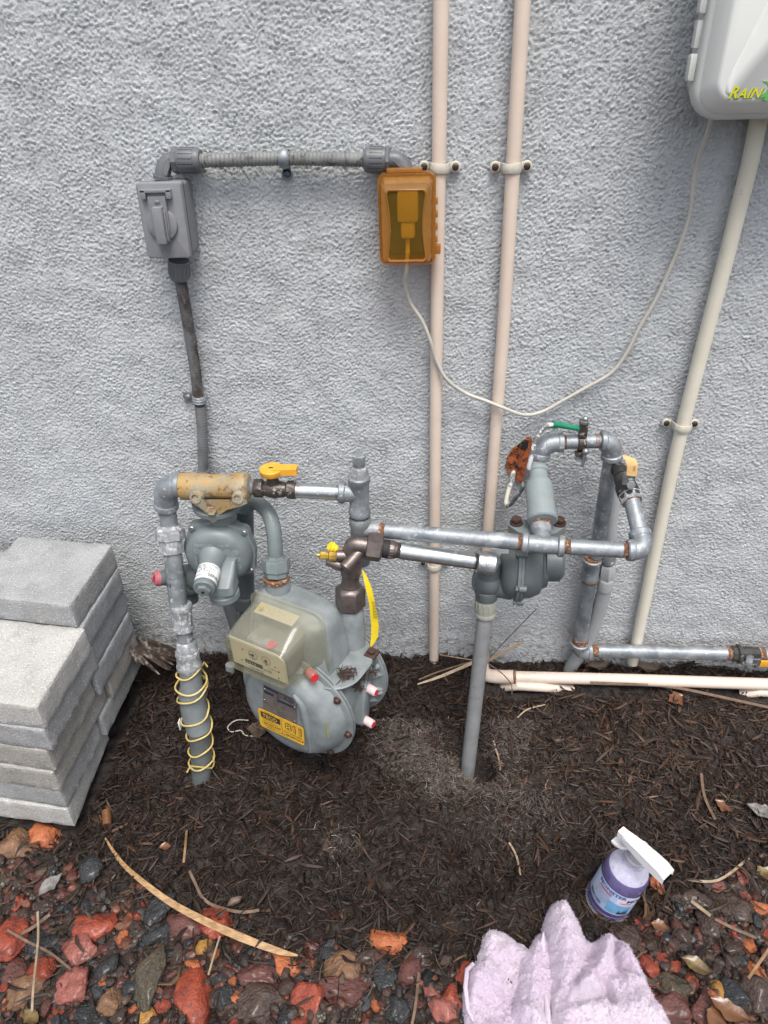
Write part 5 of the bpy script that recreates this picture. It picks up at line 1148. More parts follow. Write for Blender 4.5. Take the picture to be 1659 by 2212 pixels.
# --- right regulator
e = thing('gas_regulator', W(1125, 1240, .15), 'grey gas regulator under the right pipe loop, its disc seen edge on', 'gas regulator')
K = [(1163, 1003, .087, 34), (1162, 1012, .092, 35)]
b = MB(); seg(b, W(1163.5, 992, .085), W(1162, 1013, .093), 34, 'thread', n=4); part('doped_thread', b, M['white_dope'], e)
Hb = W(1161, 1012, .092); Hf = W(1172, 1126, .190)
b = MB(); b.lathe(Hb, Hf, [(0, RR(Hb, 44)), (.02, RR(Hb, 48)), (.09, RR(Hb, 48)), (.11, RR(Hb, 41)), (.22, RR(Hb, 42)), (.30, RR(Hb, 54)), (.33, RR(Hb, 57)), (.42, RR(Hb, 57)), (.44, RR(Hb, 58)), (.8, RR(Hf, 62)), (.98, RR(Hf, 66)), (1, RR(Hf, 60))], 34); part('body_barrel', b, mat('grey_paint_loop', (.24, .275, .28), (.21, .245, .25), 30, .4, 0, .35, 400, [(16, .60, .66, (.30, .14, .05)), (260, .68, .74, (.55, .56, .56))]), e)
b = MB(); b.ball(W(1171, 1126, .191), RR(Hf, 42) , sc=(1, .25, 1)); part('rust_lip', b, M['rust'], e)
# horizontal flange with bolts
fl = [(1098, 1134), (1112, 1118), (1140, 1124), (1200, 1124), (1214, 1122), (1222, 1137), (1200, 1152), (1160, 1160), (1120, 1150)]
fz = W(1170, 1132, .165).z
b = MB(); FP = [G(x, y, fz) for x, y in fl]; b.plate(FP, (0, 0, -.007)); part('bolt_flange', b, M['regpaint'], e)
b = MB(); b.plate([p + Vector((0, 0, -.0075)) for p in FP], (0, 0, -.006)); part('lower_flange', b, mat('flange_rusty', (.20, .19, .165), (.26, .15, .08), 70, .6, 0, .6, 300), e)
for px, py in ((1115, 1124), (1208.5, 1125)):
    b = MB(); q = G(px, py + 6, fz + .001); b.lathe(q, q + Vector((0, 0, .003)), [(0, .0115), (1, .0112)], 22); b.nut(q + Vector((0, 0, .003)), q + Vector((0, 0, .0115)), .0092, 6); part('hex_bolt', b, M['boltbr'], e)
# diaphragm seen edge on: axis along x
GC = W(1122, 1222, .150); ax = Vector((1, -.06, 0)).normalized()
b = MB(); b.lathe(GC + ax * -.006, GC + ax * .006, [(0, .064), (.1, .0665), (.42, .0665), (.43, .065), (.57, .065), (.58, .0665), (.9, .0665), (1, .064)], 60); part('diaphragm_flange', b, M['regpaint'], e)
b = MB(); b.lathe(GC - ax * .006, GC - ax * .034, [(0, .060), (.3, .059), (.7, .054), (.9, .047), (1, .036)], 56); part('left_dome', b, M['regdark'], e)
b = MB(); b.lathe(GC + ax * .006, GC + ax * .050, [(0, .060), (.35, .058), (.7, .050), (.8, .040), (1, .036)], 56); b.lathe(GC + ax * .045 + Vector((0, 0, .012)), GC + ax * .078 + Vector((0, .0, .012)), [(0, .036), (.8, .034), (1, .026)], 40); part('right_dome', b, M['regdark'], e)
for a0 in (78, 262, 180, 0, 125, 225):
    a = math.radians(a0); c_ = GC + Vector((0, math.cos(a), 0)) * .0665 + Vector((0, 0, math.sin(a) * .0665))
    b = MB(); b.lathe(c_ - ax * .0062, c_ + ax * .0062, [(0, .0066), (1, .0066)], 14); b.nut(c_ - ax * .0125, c_ - ax * .0075, .0055, 6); part('flange_bolt', b, M['regdark'], e)
b = MB(); VB = W(1054, 1256, .175); b.lathe(GC - ax * .03 + Vector((0, .0, -.012)), VB + Vector((-.004, 0, .004)), [(0, .030), (.5, .029), (.52, .024), (1, .023)], 26); b.ball(VB, .0265, sc=(1, 1, 1.0)); b.lathe(VB + Vector((0, 0, .045)), VB + Vector((0, 0, 0)), [(0, .020), (1, .022)], 26)
b.lathe(W(1028, 1250, .172), W(1104, 1262, .160), [(0, .020), (.08, .027), (1, .029)], 26)
v0 = W(1051, 1262, .178); v1 = W(1050, 1294, .180); rv = RR(v0, 48); b.lathe(v0, v1, [(0, rv * .8), (.3, rv * .84), (.36, rv), (.9, rv), (1, rv * .9)], 30); part('vent_body', b, M['regdark'], e)
b = MB(); b.box(W(1080, 1190, .195), (.03, .002, .010)); part('white_sticker', b, M['label'], e)
# vent pipe to the ground
e = thing('vent_pipe', GG(1010, 1664), 'straight grey vent pipe dropping from the right regulator into a hole in the mulch', 'vent pipe')
b = MB(); a0, a1 = W(1050, 1290, .180), W(1048.5, 1328, .183); r = RR(a0, 46); b.lathe(a0, a1, [(0, r), (.72, r * .97), (.75, r * .9), (.85, r * 1.02), (1, r * .98)], 30)
for k in range(14):
    a = 2 * math.pi * k / 14; b.box(a0.lerp(a1, .36) + Vector((math.cos(a), math.sin(a), 0)) * r * .985, (.0022, .0022, .020), bev=.0006)
part('adapter', b, M['adapter'], e)
b = MB(); g0 = GG(1010, 1664); g0.z -= .03; g0 = W(1009, 1672, .272)
b.tube([W(1048, 1326, .183), W(1032, 1470, .222), g0, g0 + (g0 - W(1032, 1470, .222)).normalized() * .08], [RR(W(1045, 1340, .185), 33)] * 4, 26, sub=2); part('tube', b, M['pvcgreyl'], e)

# --- bright steel pipe and bronze bypass valve
def d2(px): return float(np.interp(px, [757, 1050], [.232, .222]))
e = thing('steel_pipe', W(945, 1200, d2(945)), 'bright steel pipe with dark threads from the bronze valve to the right regulator', 'gas pipe')
b = MB(); seg(b, W(864, 1190, d2(864)), W(1024, 1212, d2(1024)), 36, 'pipe'); part('tube', b, M['shiny'], e)
b = MB(); seg(b, W(852, 1188.5, d2(852)), W(867, 1190.3, d2(867)), 35, 'thread', n=5); part('dark_thread', b, M['thread'], e); b = MB(); seg(b, W(1021, 1211.5, d2(1021)), W(1034, 1213.5, d2(1034)), 37, 'thread', n=5); part('dark_thread', b, M['thread'], e)
a0, a1 = W(1030, 1213, d2(1030)), W(1070, 1218, d2(1070)); r = RR(a0, 49)
b = MB(); b.lathe(a0, a1, [(0, r * .85), (.03, r * .96), (.4, r * .98), (.43, r * 1.03), (.93, r * 1.03), (1, r * .9)], 30); b.ball(a0.lerp(a1, .65), r * .9); b.lathe(a0.lerp(a1, .6), VB + Vector((0, 0, .03)), [(0, r * .85), (1, r * .8)], 24); part('end_elbow', b, M['shinycast'], e)
e = thing('bypass_valve', W(757, 1310, .24), 'bronze angle valve with large union nuts and a brass test port on the meter outlet', 'valve')
UT, UB = W(756.5, 1258, .236), W(757, 1312, .24)
b = MB(); r = RR(UB, 64); b.lathe(W(757, 1309, .24), W(756.5, 1264, .236), [(0, r * .92), (.05, r * 1.02), (.80, r * 1.02), (.9, r * .93), (1, r * .66)], 6, ph=.5); part('lower_union_nut', b, M['bronze'], e)
b = MB(); q = W(757, 1262, .236); q2 = W(758.5, 1222, .234); b.lathe(q, W(758, 1232, .235), [(0, RR(q, 42)), (.15, RR(q, 38)), (.75, RR(q, 39)), (.8, RR(q, 44)), (1, RR(q, 45))], 30)
b.lathe(W(758, 1234, .235), W(760, 1192, .232), [(0, RR(q, 45)), (.5, RR(q, 46)), (.85, RR(q, 42)), (1, RR(q, 34))], 30)
b.tube([W(760, 1210, .233), W(759, 1188, .233), W(763, 1177, .232), W(776, 1176, .232), W(800, 1180, .231)], RR(q, 35), 24, sub=5); part('valve_body', b, M['bronze'], e)
b = MB(); a0, a1 = W(791, 1179, .231), W(826, 1184, .230); r = RR(a0, 63); b.lathe(a0, a1, [(0, r * .78), (.05, r * .95), (.2, r), (.85, r), (.95, r * .95), (1, r * .85)], 6, ph=.1); part('side_union_nut', b, M['bronze'], e)
b = MB(); a0, a1 = W(824, 1184, .230), W(840, 1186.5, .2295); r = RR(a0, 41); b.lathe(a0, a1, [(0, r), (1, r)], 28); part('black_ring', b, M['gap'], e)
b = MB(); a0, a1 = W(839, 1186, .2295), W(855, 1189, .229); r = RR(a0, 40); b.lathe(a0, a1, [(0, r * .9), (.08, r), (.6, r), (.7, r * .93), (1, r * .9)], 28)
ua = (a1 - a0).normalized(); N_ = ua.cross(Vector((0, 0, 1))).normalized(); B3 = ua.cross(N_)
for k in range(18):
    a = 2 * math.pi * k / 18; d_ = N_ * math.cos(a) + B3 * math.sin(a); b.box(a0.lerp(a1, .35) + d_ * r, (.008, .0035, .0016), X=ua, Y=ua.cross(d_), Z=d_, bev=.0005)
part('fluted_collar', b, M['bronze'], e)
b = MB(); a0, a1 = W(777, 1192, .236), W(744, 1228, .262); r = RR(a1, 27); b.lathe(a0, a1, [(0, r), (.85, r), (.88, r * 1.04), (.97, r * 1.04), (1, r * .95)], 24); b.lathe(W(750, 1200, .236), W(726, 1200, .238), [(0, r), (1, r * .95)], 20); b.lathe(W(740, 1194, .228), W(722, 1193, .229), [(0, r * 1.05), (1, r)], 8); b.lathe(W(738, 1222, .238), W(706, 1212, .24), [(0, r * .95), (.5, r * .95), (.6, r * .8), (1, r * .75)], 20); part('side_ports', b, M['bronze'], e)
b = MB(); a0, a1 = W(727, 1202, .242), W(690, 1199, .245); r = RR(a0, 22); b.lathe(a0, a1, [(0, r * .9), (.05, r), (.45, r), (.5, r * .75), (.6, r * .75), (.62, r * .88), (.95, r * .88), (1, r * .7)], 8); b.lathe(a1, W(684, 1198.5, .2455), [(0, r * .35), (1, r * .3)], 12); part('brass_test_port', b, M['brass'], e)
b = MB(); c_ = W(719, 1181, .232); b.lathe(W(727, 1186, .230), W(712, 1179, .234), [(0, .006), (.3, .007), (.5, .0045), (.6, .0085), (1, .0075)], 18); part('yellow_plug', b, M['yellowtag'], e)
# hanging tag
b = MB(); st = [(783, 1232, 3, .238), (790, 1250, 9, .242), (797, 1273, 12, .246), (803, 1300, 12, .247), (807, 1325, 14, .246), (810, 1352, 16, .245), (809, 1375, 15, .246), (803, 1392, 7, .248), (801, 1398, 1.5, .249)]
Lf, Rg = [], []
for i, (x, y, w_, d_) in enumerate(st):
    tw_ = .5 * math.sin(i * .55); c_ = W(x, y, d_); hw = RR(c_, w_); Lf.append(c_ - Vector((hw, hw * tw_, 0))); Rg.append(c_ + Vector((hw, hw * tw_, 0)))
V = Lf + Rg + [p + Vector((0, .0006, 0)) for p in Lf] + [p + Vector((0, .0006, 0)) for p in Rg]; n = len(st); F = []
for i in range(n - 1): F += [(i, i + 1, n + i + 1, n + i), (2 * n + i, 3 * n + i, 3 * n + i + 1, 2 * n + i + 1), (i, 2 * n + i, 2 * n + i + 1, i + 1), (n + i, n + i + 1, 3 * n + i + 1, 3 * n + i)]
e = thing('hanging_tag', Lf[-1], 'long yellow tag strip hanging beside the bronze valve', 'tag'); b.add(V, F); part('strip', b, M['yellowtag'], e)
b = MB()
for k in range(4):
    for j in range(11): 
        c_ = W(805 + k * 2.6 + j * .35, 1300 + j * 3.4, .2475); b.box(c_ + Vector((0, -.0006, 0)), (.0010, .0004, .0014))
part('tag_print', b, M['ink'], e)

# --- pipes behind the regulator
e = thing('meter_inlet_pipe', W(595, 1200, .2), 'smooth grey bent pipe dropping into the left union of the meter', 'gas pipe')
hh = [W(528, 1100, .145), W(548, 1085, .15), W(566, 1093, .165), W(582, 1113, .18), W(591, 1145, .195), W(594.5, 1180, .205), W(595.5, 1215, .212)]
b = MB(); b.tube(hh, RR(hh[4], 33), 26, sub=5); part('bent_pipe', b, M['regpaint'], e)
a0, a1 = W(595.5, 1200, .21), W(597, 1245, .222); r = RR(a0, 60)
b = MB(); b.lathe(a1, a0, [(0, r * .80), (.05, r * .9), (.30, r * .92), (.33, r * 1.04), (.78, r * 1.04), (.86, r * .98), (.9, r * .72), (1, r * .66)], 8, ph=.3); part('union_nut', b, M['regpaint'], e)
b = MB(); b.lathe(a1 + Vector((0, 0, .001)), a1 + Vector((0, 0, -.006)), [(0, RR(a1, 57)), (1, RR(a1, 57))], 30); part('rust_ring', b, M['rust'], e)
e = thing('regulator_outlet_pipe', W(528, 1300, .13), 'dark grey stub pipe standing behind the left regulator', 'gas pipe')
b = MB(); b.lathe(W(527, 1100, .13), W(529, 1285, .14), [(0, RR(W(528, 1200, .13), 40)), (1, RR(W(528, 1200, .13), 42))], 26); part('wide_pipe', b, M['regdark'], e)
b = MB(); seg(b, W(529, 1282, .14), W(529.5, 1310, .142), 50, 'bead'); part('collar', b, M['regdark'], e)
b = MB(); seg(b, W(529, 1305, .142), W(532, 1395, .150), 27, 'pipe'); part('lower_pipe', b, M['regdark'], e)
b = MB(); b.tube([W(497, 1436, .06), W(497, 1470, .062), GG(498, 1490, -.02)], .0105, 16); single('white_stub', b, M['painted'], 'pale stub pipe in the mulch left of the meter', 'pipe')

# --- bonding clamp and wire
e = thing('ground_clamp', W(1256, 954, .075), 'bronze grounding clamp bolted round the top pipe of the loop', 'grounding clamp')
pc = W(1256, 954, .075); rp = RR(pc, 31)
b = MB(); rg = []
for a in range(-120, 125, 15):
    t = math.radians(a); n_ = Vector((0, -math.cos(t), math.sin(t))); q = pc + n_ * (rp + .0003); rg.append([q - Vector((.0075, 0, 0)), q + n_ * .003 - Vector((.006, 0, 0)), q + n_ * .003 + Vector((.006, 0, 0)), q + Vector((.0075, 0, 0))])
b.loft(rg); b.box(pc + Vector((-.001, -.004, .028)), (.014, .020, .030), bev=.004); b.box(pc + Vector((-.001, -.010, -.018)), (.020, .014, .006), bev=.002); part('jaw', b, M['valvedark'], e)
b = MB(); t_ = pc + Vector((-.001, -.010, .043)); b.lathe(t_ + Vector((0, 0, -.002)), t_ + Vector((0, 0, .010)), [(0, .0075), (.3, .0075), (.32, .005), (.8, .005), (1, .003)], 14); part('top_screw', b, M['screwm'], e)
b = MB(); s_0 = pc + Vector((.003, -.028, -.004)); b.ball(s_0, .0055); b.tube([s_0, s_0 + Vector((-.002, 0, -.030))], .003, 10); b.lathe(pc + Vector((0, -.016, -.026)), pc + Vector((0, -.016, -.022)), [(0, .011), (1, .010)], 14); part('clamp_bolt', b, M['screwm'], e)
e = thing('ground_wire', W(1115, 1085, .05), 'bonding wire, green at the clamp and grey below, looping into the hole in the wall', 'wire')
b = MB(); b.tube([W(x, y, d_) for x, y, d_ in ((1246, 925, .085), (1237, 923.5, .088), (1215, 919, .09), (1196, 917, .095), (1180, 920, .10), (1168, 930, .105), (1159, 945, .11), (1153, 965, .115), (1147, 990, .12), (1141, 1015, .12), (1134, 1040, .11), (1125, 1060, .10), (1112, 1078, .085), (1100, 1091, .07), (1094, 1091, .06), (1094, 1078, .05), (1100, 1055, .035), (1107, 1030, .015), (1109, 1018, .004))], .0040, 12, sub=4); part('grey_jacket', b, M['greyw'], e)
b = MB(); b.tube([W(x, y, d_) for x, y, d_ in ((1248, 926, .085), (1237, 923.5, .088), (1215, 919, .09), (1194, 916, .096))], [.0046, .0048, .0052, .0056], 12, sub=4); gq = W(1194, 921, .097); b.box(gq, (.012, .002, .008), bev=.0006); part('green_insulation', b, M['greenw'], e)
b = MB(); b.tube([W(x, y, d_) for x, y, d_ in ((1096.5, 1092, .066), (1093.6, 1084, .056), (1098, 1062, .040), (1106, 1035, .018), (1109, 1018, .004))], .0046, 12, sub=4); part('white_jacket', b, M['clampw'], e)

# --- yellow tracer wire
e = thing('tracer_wire', RP(1660), 'yellow tracer wire wound loosely round the left gas riser', 'wire')
def coil_loop(yc, drop, rad, a0=0, a1=360, n=22):
    c_ = RP(yc); P = []
    for k in range(n + 1):
        a = math.radians(a0 + (a1 - a0) * k / n); P.append(c_ + Vector((math.cos(a) * rad, -math.sin(a) * rad, drop * (k / n - .5))))
    return P
pts = [W(507, 1428, .24), W(500, 1425, .245)]
pts = [W(443, 1432, .27)]
for yc, ra in ((1449, .0235), (1480, .033), (1494, .033), (1540, .031), (1572, .030), (1612, .0275), (1650, .0270)):
    pass
spec = [(1446, .0240), (1456, .0255), (1478, .0330), (1490, .0335), (1497, .0335), (1545, .0315), (1556, .0300), (1578, .0315), (1596, .0295), (1616, .0285), (1634, .0275), (1652, .0285), (1662, .0290)]
P = []
N_t = 7.0; tot = int(N_t * 24)
yk = [1440, 1474, 1483, 1538, 1570, 1606, 1638, 1652]; rk = [.0225, .0300, .0300, .0285, .0265, .0240, .0250, .0245]
for k in range(tot + 1):
    t = k / 24; i = min(int(t), 6); fr = t - i; yy = yk[i] * (1 - fr) + yk[i + 1] * fr; ra = rk[i] * (1 - fr) + rk[i + 1] * fr
    a = 2 * math.pi * fr + math.pi * .1; c_ = RP(yy); P.append(c_ + Vector((math.cos(a) * ra, -math.sin(a) * ra, .002 * math.sin(3 * a + i))))
P = [W(448, 1440, .262), W(441, 1431, .262)] + P + [W(411, 1655, .35), W(404, 1668, .352)]
b = MB(); b.tube(P, .0018, 8, sub=1); part('coiled_wire', b, M['yellowwire'], e)
b = MB(); c_ = RP(1555) + Vector((-.0285, -.012, .0)); b.box(c_, (.002, .012, .022), bev=.0008); part('loose_label', b, M['label'], e)

# ------------------------------------------------------------------ gas meter
MA = math.radians(25); MX = Vector((math.cos(MA), -math.sin(MA), 0)); MY = Vector((math.sin(MA), math.cos(MA), 0)); MZ = Vector((0, 0, 1)); MO = Vector((-.256, -.318, .14))
def m(x, y, z): return MO + MX * x + MY * y + MZ * z
def un(px, py, ly):
    r = Vector(_ray(px, py)); c_ = Vector(CAM); t = (ly - (c_ - MO).dot(MY)) / r.dot(MY); p = c_ + r * t - MO; return (p.dot(MX), p.dot(MY), p.z)
e = thing('gas_meter', (MO.x, MO.y, .02), 'round grey diaphragm gas meter with a clear index cover and a yellow sticker', 'gas meter')
def mring(y, R, n=72, sx=1., sz=1., oz=0.): return [m(R * sx * math.cos(2 * math.pi * k / n), y, oz + R * sz * math.sin(2 * math.pi * k / n)) for k in range(n)]
def flange(y0, y1, R, nbolt, ph, n=144, bump_=.006):
    def rg(y, sc):
        P = []
        for k in range(n):
            a = 2 * math.pi * k / n; rr2 = R
            P.append(m(rr2 * sc * math.cos(a), y, rr2 * sc * math.sin(a)))
        return P
    return [rg(y0, .985), rg(y0 + .001, 1), rg(y1 - .001, 1), rg(y1, .985)]
RF = .1215
b = MB(); b.loft([mring(.002, .110), mring(-.004, .1085), mring(-.012, .104), mring(-.022, .0985), mring(-.030, .0915), mring(-.0345, .083), mring(-.0365, .070), mring(-.037, .03)], cap0=False); fr_ = part('front_cover', b, M['meter'], e)
b = MB(); b.loft(flange(-.001, .005, RF, 8, 0)); part('front_rim', b, M['meter'], e)
b = MB(); b.loft([mring(.005, RF - .0025, 96), mring(.0068, RF - .0025, 96)]); part('gasket', b, M['leaftan'], e)
b = MB(); b.loft(flange(.0068, .012, RF - .001, 8, 0)); b.loft([mring(.012, .108), mring(.02, .100), mring(.045, .094), mring(.085, .094), mring(.112, .100), mring(.119, .108)]); b.loft(flange(.119, .124, RF, 8, 0)); part('middle_body', b, M['meter'], e)
b = MB(); b.loft([mring(.124, RF - .0025, 96), mring(.1258, RF - .0025, 96)]); part('gasket', b, M['leaftan'], e)
b = MB(); b.loft(flange(.1258, .131, RF, 8, 0)); b.loft([mring(.131, .108), mring(.148, .10), mring(.162, .085), mring(.164, .05)]); part('rear_cover', b, M['meter'], e)
for k in range(9):      # ribs on the inside of the rear flange
    a = math.radians(-70 + k * 20); u_ = MX * math.cos(a) + MZ * math.sin(a); t_ = MX * -math.sin(a) + MZ * math.cos(a)
    b = MB(); b.loft([[m(0, .119, 0) + u_ * r_ + t_ * s_ for r_, s_ in ((.098, -.0012), (.118, -.0012), (.118, .0012), (.098, .0012))], [m(0, .098, 0) + u_ * r_ + t_ * s_ for r_, s_ in ((.094, -.001), (.100, -.001), (.100, .001), (.094, .001))]]); part('rib', b, M['meter'], e)
for px_, py_ in ((727, 1512), (747, 1581), (716, 1623), (676, 1643), (668, 1444), (529, 1510), (560, 1600)):
    l_ = un(px_, py_, -.001); a = math.atan2(l_[2], l_[0]); c_ = m(.1135 * math.cos(a), -.001, .1135 * math.sin(a)); b = MB(); b.lathe(c_ + MY * .002, c_ - MY * .007, [(0, .0075), (.55, .0072), (.6, .0055), (1, .0045)], 14); b.box(c_ - MY * .0072, (.008, .0012, .0014), X=(MX + MZ * .5).normalized(), Y=MY, Z=(MZ - MX * .5).normalized()); part('rusty_bolt', b, M['boltbr'], e)
for a0 in (-50, -15, 20, 55):
    a = math.radians(a0); c_ = m(.1125 * math.cos(a), .119, .1125 * math.sin(a)); b = MB(); b.ball(c_ - MY * .001, .0065, sc=(1, 1, 1)); b.lathe(c_ - MY * .004, c_ - MY * .0085, [(0, .003), (1, .002)], 10); part('rear_bolt_boss', b, M['meter'], e)
# raised ridge on the front cover
b = MB(); b.tube([m(.028, -.036, .075), m(.045, -.036, .055), m(.050, -.037, .02), m(.050, -.035, -.03), m(.046, -.033, -.07)], [.004, .007, .008, .006, .003], 14, sub=4); part('pressed_ridge', b, M['meter'], fr_)
# top housing
b = MB()
def hr(z, x0, x1, y0, y1, r): return ring_at(m((x0 + x1) / 2, (y0 + y1) / 2, z), MX, MY, MZ, x1 - x0, y1 - y0, r, 0, 8)
def hrt(z, x0, x1, y0, y1, r, tilt):
    P = ring_at(m((x0 + x1) / 2, (y0 + y1) / 2, z), MX, MY, MZ, x1 - x0, y1 - y0, r, 0, 8)
    return [p - MZ * tilt * max(0, ((p - MO).dot(MX) - x0) / (x1 - x0)) for p in P]
b.loft([hrt(.070, -.112, .070, .000, .114, .034, 0), hrt(.100, -.110, .066, .003, .113, .034, 0), hrt(.150, -.107, .062, .010, .111, .036, .006), hrt(.180, -.103, .057, .018, .109, .038, .014), hrt(.193, -.096, .050, .026, .104, .036, .018), hrt(.199, -.086, .040, .036, .096, .028, .020)])
part('top_housing', b, M['meter'], e)
b = MB(); b.loft([hr(.076, -.118, .112, -.004, .126, .05), hr(.082, -.120, .116, -.006, .127, .052), hr(.084, -.118, .114, -.004, .125, .05)]); tf = part('top_flange', b, M['meter'], e)
b = MB(); b.loft([hr(.0742, -.116, .112, -.002, .124, .05), hr(.0758, -.116, .112, -.002, .124, .05)]); part('gasket', b, M['leaftan'], e)
for x, px_, py_ in ((-.076, 597, 1246), (.076, 757, 1312)):
    top = W(px_, py_, .222 if x < 0 else .24); 
    bot_ = Vector((top.x, top.y, MO.z + .082)); r = RR(top, 58)
    b = MB(); b.lathe(bot_, top, [(0, r * 1.08), (.12, r * 1.0), (.9, r * .98), (.93, r * .92), (1, r * .9)], 30); part('inlet_column' if x < 0 else 'outlet_column', b, M['meter'], e)
b = MB(); c_ = m(.104, .104, .083); b.box(c_, (.022, .024, .006), X=MX, Y=MY, Z=MZ, bev=.002); b.nut(c_ + MZ * .003, c_ + MZ * .010, .0075, 6); part('rusty_bolt', b, M['boltbr'], e)
# side cover pad with pink caps
pc0 = m(.104, .062, .0)
def sp(px, py, lx):
    r = Vector(_ray(px, py)); c_ = Vector(CAM); t = (lx - (c_ - MO).dot(MX)) / r.dot(MX); return c_ + r * t
pa_, pb_ = sp(786, 1482, .100), sp(780, 1551, .100)
b = MB(); ud = (pb_ - pa_).normalized(); vd = MX.cross(ud).normalized(); hl = (pb_ - pa_).length / 2; cm = (pa_ + pb_) / 2
rg = []
for dx_, sc in ((-.012, 1.05), (.004, 1.0), (.0085, .97), (.010, .88)): rg.append([cm + ud * a * sc + vd * c2_ * sc + MX * dx_ for a, c2_ in rrect(hl * 2 + .026, .026, .0128, 8)])
b.loft(rg); pad = part('side_pad', b, M['meter'], e)
for q_ in (pa_, pb_):
    b = MB(); s_0 = q_ + MX * .008; b.lathe(s_0, s_0 + MX * .020 - MY * .003, [(0, .0085), (.9, .0082), (.95, .0078), (1, .0066)], 20); cp_ = part('pink_cap', b, M['pinkcap'], pad)
b = MB()
for q_ in (pa_, pb_): b.lathe(q_ + MX * .0275 - MY * .003, q_ + MX * .0288 - MY * .0032, [(0, .0058), (1, .0056)], 18)
part('red_seal', b, M['redcap'], pad)
# index cover
def cr(y, x0, x1, z0, z1, r, n=7):
    return ring_at(m((x0 + x1) / 2, y, (z0 + z1) / 2), MX, MZ, MY, x1 - x0, z1 - z0, r, 0, n)
f0 = un(489, 1373, -.062); f1 = un(618, 1426, -.062); f2 = un(615, 1488, -.062); f3 = un(493, 1435, -.062); print('face', f0, f1, f2, f3)
X0, X1, Z0, Z1 = -.0835, .041, .113, .189
b = MB(); b.loft([cr(.026, -.088, .066, .080, .222, .020), cr(.022, -.088, .066, .080, .222, .020), cr(.022, -.080, .058, .090, .218, .022), cr(.012, -.081, .056, .094, .2205, .034), cr(-.004, -.082, .053, .098, .2175, .034), cr(-.020, -.083, .050, .103, .2105, .030), cr(-.040, -.0835, .0455, .108, .200, .022), cr(-.056, X0, X1, Z0, Z1, .014), cr(-.062, X0 + .0015, X1 - .0015, Z0 + .0015, Z1 - .0015, .013)], cap0=False, cap1=False); part('index_cover', b, M['cover'], e)
b = MB(); b.loft([cr(-.062, X0 + .0015, X1 - .0015, Z0 + .0015, Z1 - .0015, .013), cr(-.0626, X0 + .004, X1 - .004, Z0 + .004, Z1 - .004, .011)], cap0=False); part('index_window', b, M['coverf'], e)
b = MB(); fp = [(X0 + .008, Z0 + .012), (X1 - .003, Z0 + .012), (X1 - .003, Z1 - .020), (X1 - .006, Z1 - .012), (X1 - .013, Z1 - .006), (X1 - .022, Z1 - .004), (X0 + .008, Z1 - .004)]
b.plate([m(x, -.0565, z) for x, z in fp], MY * .002); face = part('index_plate', b, M['face'], e)
def fm(u, v, o_=.0004): return m(X0 + .008 + u, -.0565 - o_, Z0 + .012 + v)
b = MB()
for cu, cv_ in ((.047, .037), (.074, .036)):
    V = []; F = []
    for k in range(30):
        a = 2 * math.pi * k / 30
        for q in (.0088, .0093): V.append(fm(cu + q * math.cos(a), cv_ + q * math.sin(a)))
    for k in range(30): k2 = (k + 1) % 30; F.append((2 * k, 2 * k2, 2 * k2 + 1, 2 * k + 1))
    b.add(V, F); b.lathe(fm(cu, cv_), fm(cu, cv_, .002), [(0, .0028), (1, .0026)], 14)
    for k in range(10):
        a = 2 * math.pi * k / 10; b.box(fm(cu + .0074 * math.cos(a), cv_ + .0074 * math.sin(a)), (.0009, .0003, .0009), X=MX, Y=MY, Z=MZ)
b.box(fm(.043, .037, .0015), (.007, .0005, .0014), X=MX, Y=MY, Z=MZ); b.box(fm(.0755, .0325, .0015), (.0014, .0005, .007), X=MX, Y=MY, Z=MZ)
for u_, v_ in ((.026, .041), (.092, .030), (.020, .014), (.096, .006), (.099, .022)): b.lathe(fm(u_, v_), fm(u_, v_, .0012), [(0, .0014), (1, .0012)], 10)
b.box(fm(.046, .0155), (.036, .0006, .0095), X=MX, Y=MY, Z=MZ)
put_text(b, 'x100', lambda u, v: fm(.066 + u, .0095 + v), .0085); put_text(b, 'CUBIC FEET', lambda u, v: fm(.078 + u, .0195 + v), .0042); put_text(b, 'GAS METER', lambda u, v: fm(.036 + u, .0020 + v), .0055)
put_text(b, '1/2 FT', lambda u, v: fm(.042 + u, .0255 + v), .003); put_text(b, '2 FT', lambda u, v: fm(.071 + u, .0235 + v), .003); dials = part('dial_print', b, M['ink'], face)
b = MB(); put_text(b, '0 4 1 7', lambda u, v: fm(.031 + u, .0130 + v, .0010), .0068); b.box(fm(.046, .0105, .0009), (.034, .0003, .0008), X=MX, Y=MY, Z=MZ); part('counter_digits', b, M['label'], face)
b = MB(); b.box(m(-.015, .0, .145), (.085, .075, .055), X=MX, Y=MY, Z=MZ, bev=.004); part('index_gearbox', b, mat('gearbox', (.20, .20, .18), None, 40, .5), e)
b = MB(); b.box(m(-.005, -.034, .176), (.014, .018, .004), X=MX, Y=MY, Z=MZ, bev=.001); part('red_flag', b, M['redcap'], e)
b = MB(); b.lathe(m(.045, -.010, .118), m(.066, -.020, .119), [(0, .010), (.1, .0105), (.9, .0100), (1, .0085)], 22); part('cover_screw_boss', b, M['cover'], e)
b = MB(); b.lathe(m(.047, -.011, .118), m(.0675, -.021, .119), [(0, .0078), (1, .0078)], 20); part('red_seal', b, M['redcap'], e)
b = MB(); q_ = un(565, 1309, .004); b.lathe(m(q_[0], .003, q_[2] - .002), m(q_[0], -.002, q_[2]), [(0, .0035), (1, .0034)], 14); part('yellow_dot', b, M['yellowtag'], e)
b = MB(); b.loft([[m(x, y, z) for x, y, z in ((-.060, -.005, .203), (.020, -.005, .203), (.020, .018, .207), (-.060, .018, .207))], [m(x, y, z) for x, y, z in ((-.060, -.005, .2045), (.020, -.005, .2045), (.020, .018, .2085), (-.060, .018, .2085))]]); part('inner_card', b, M['face'], e)
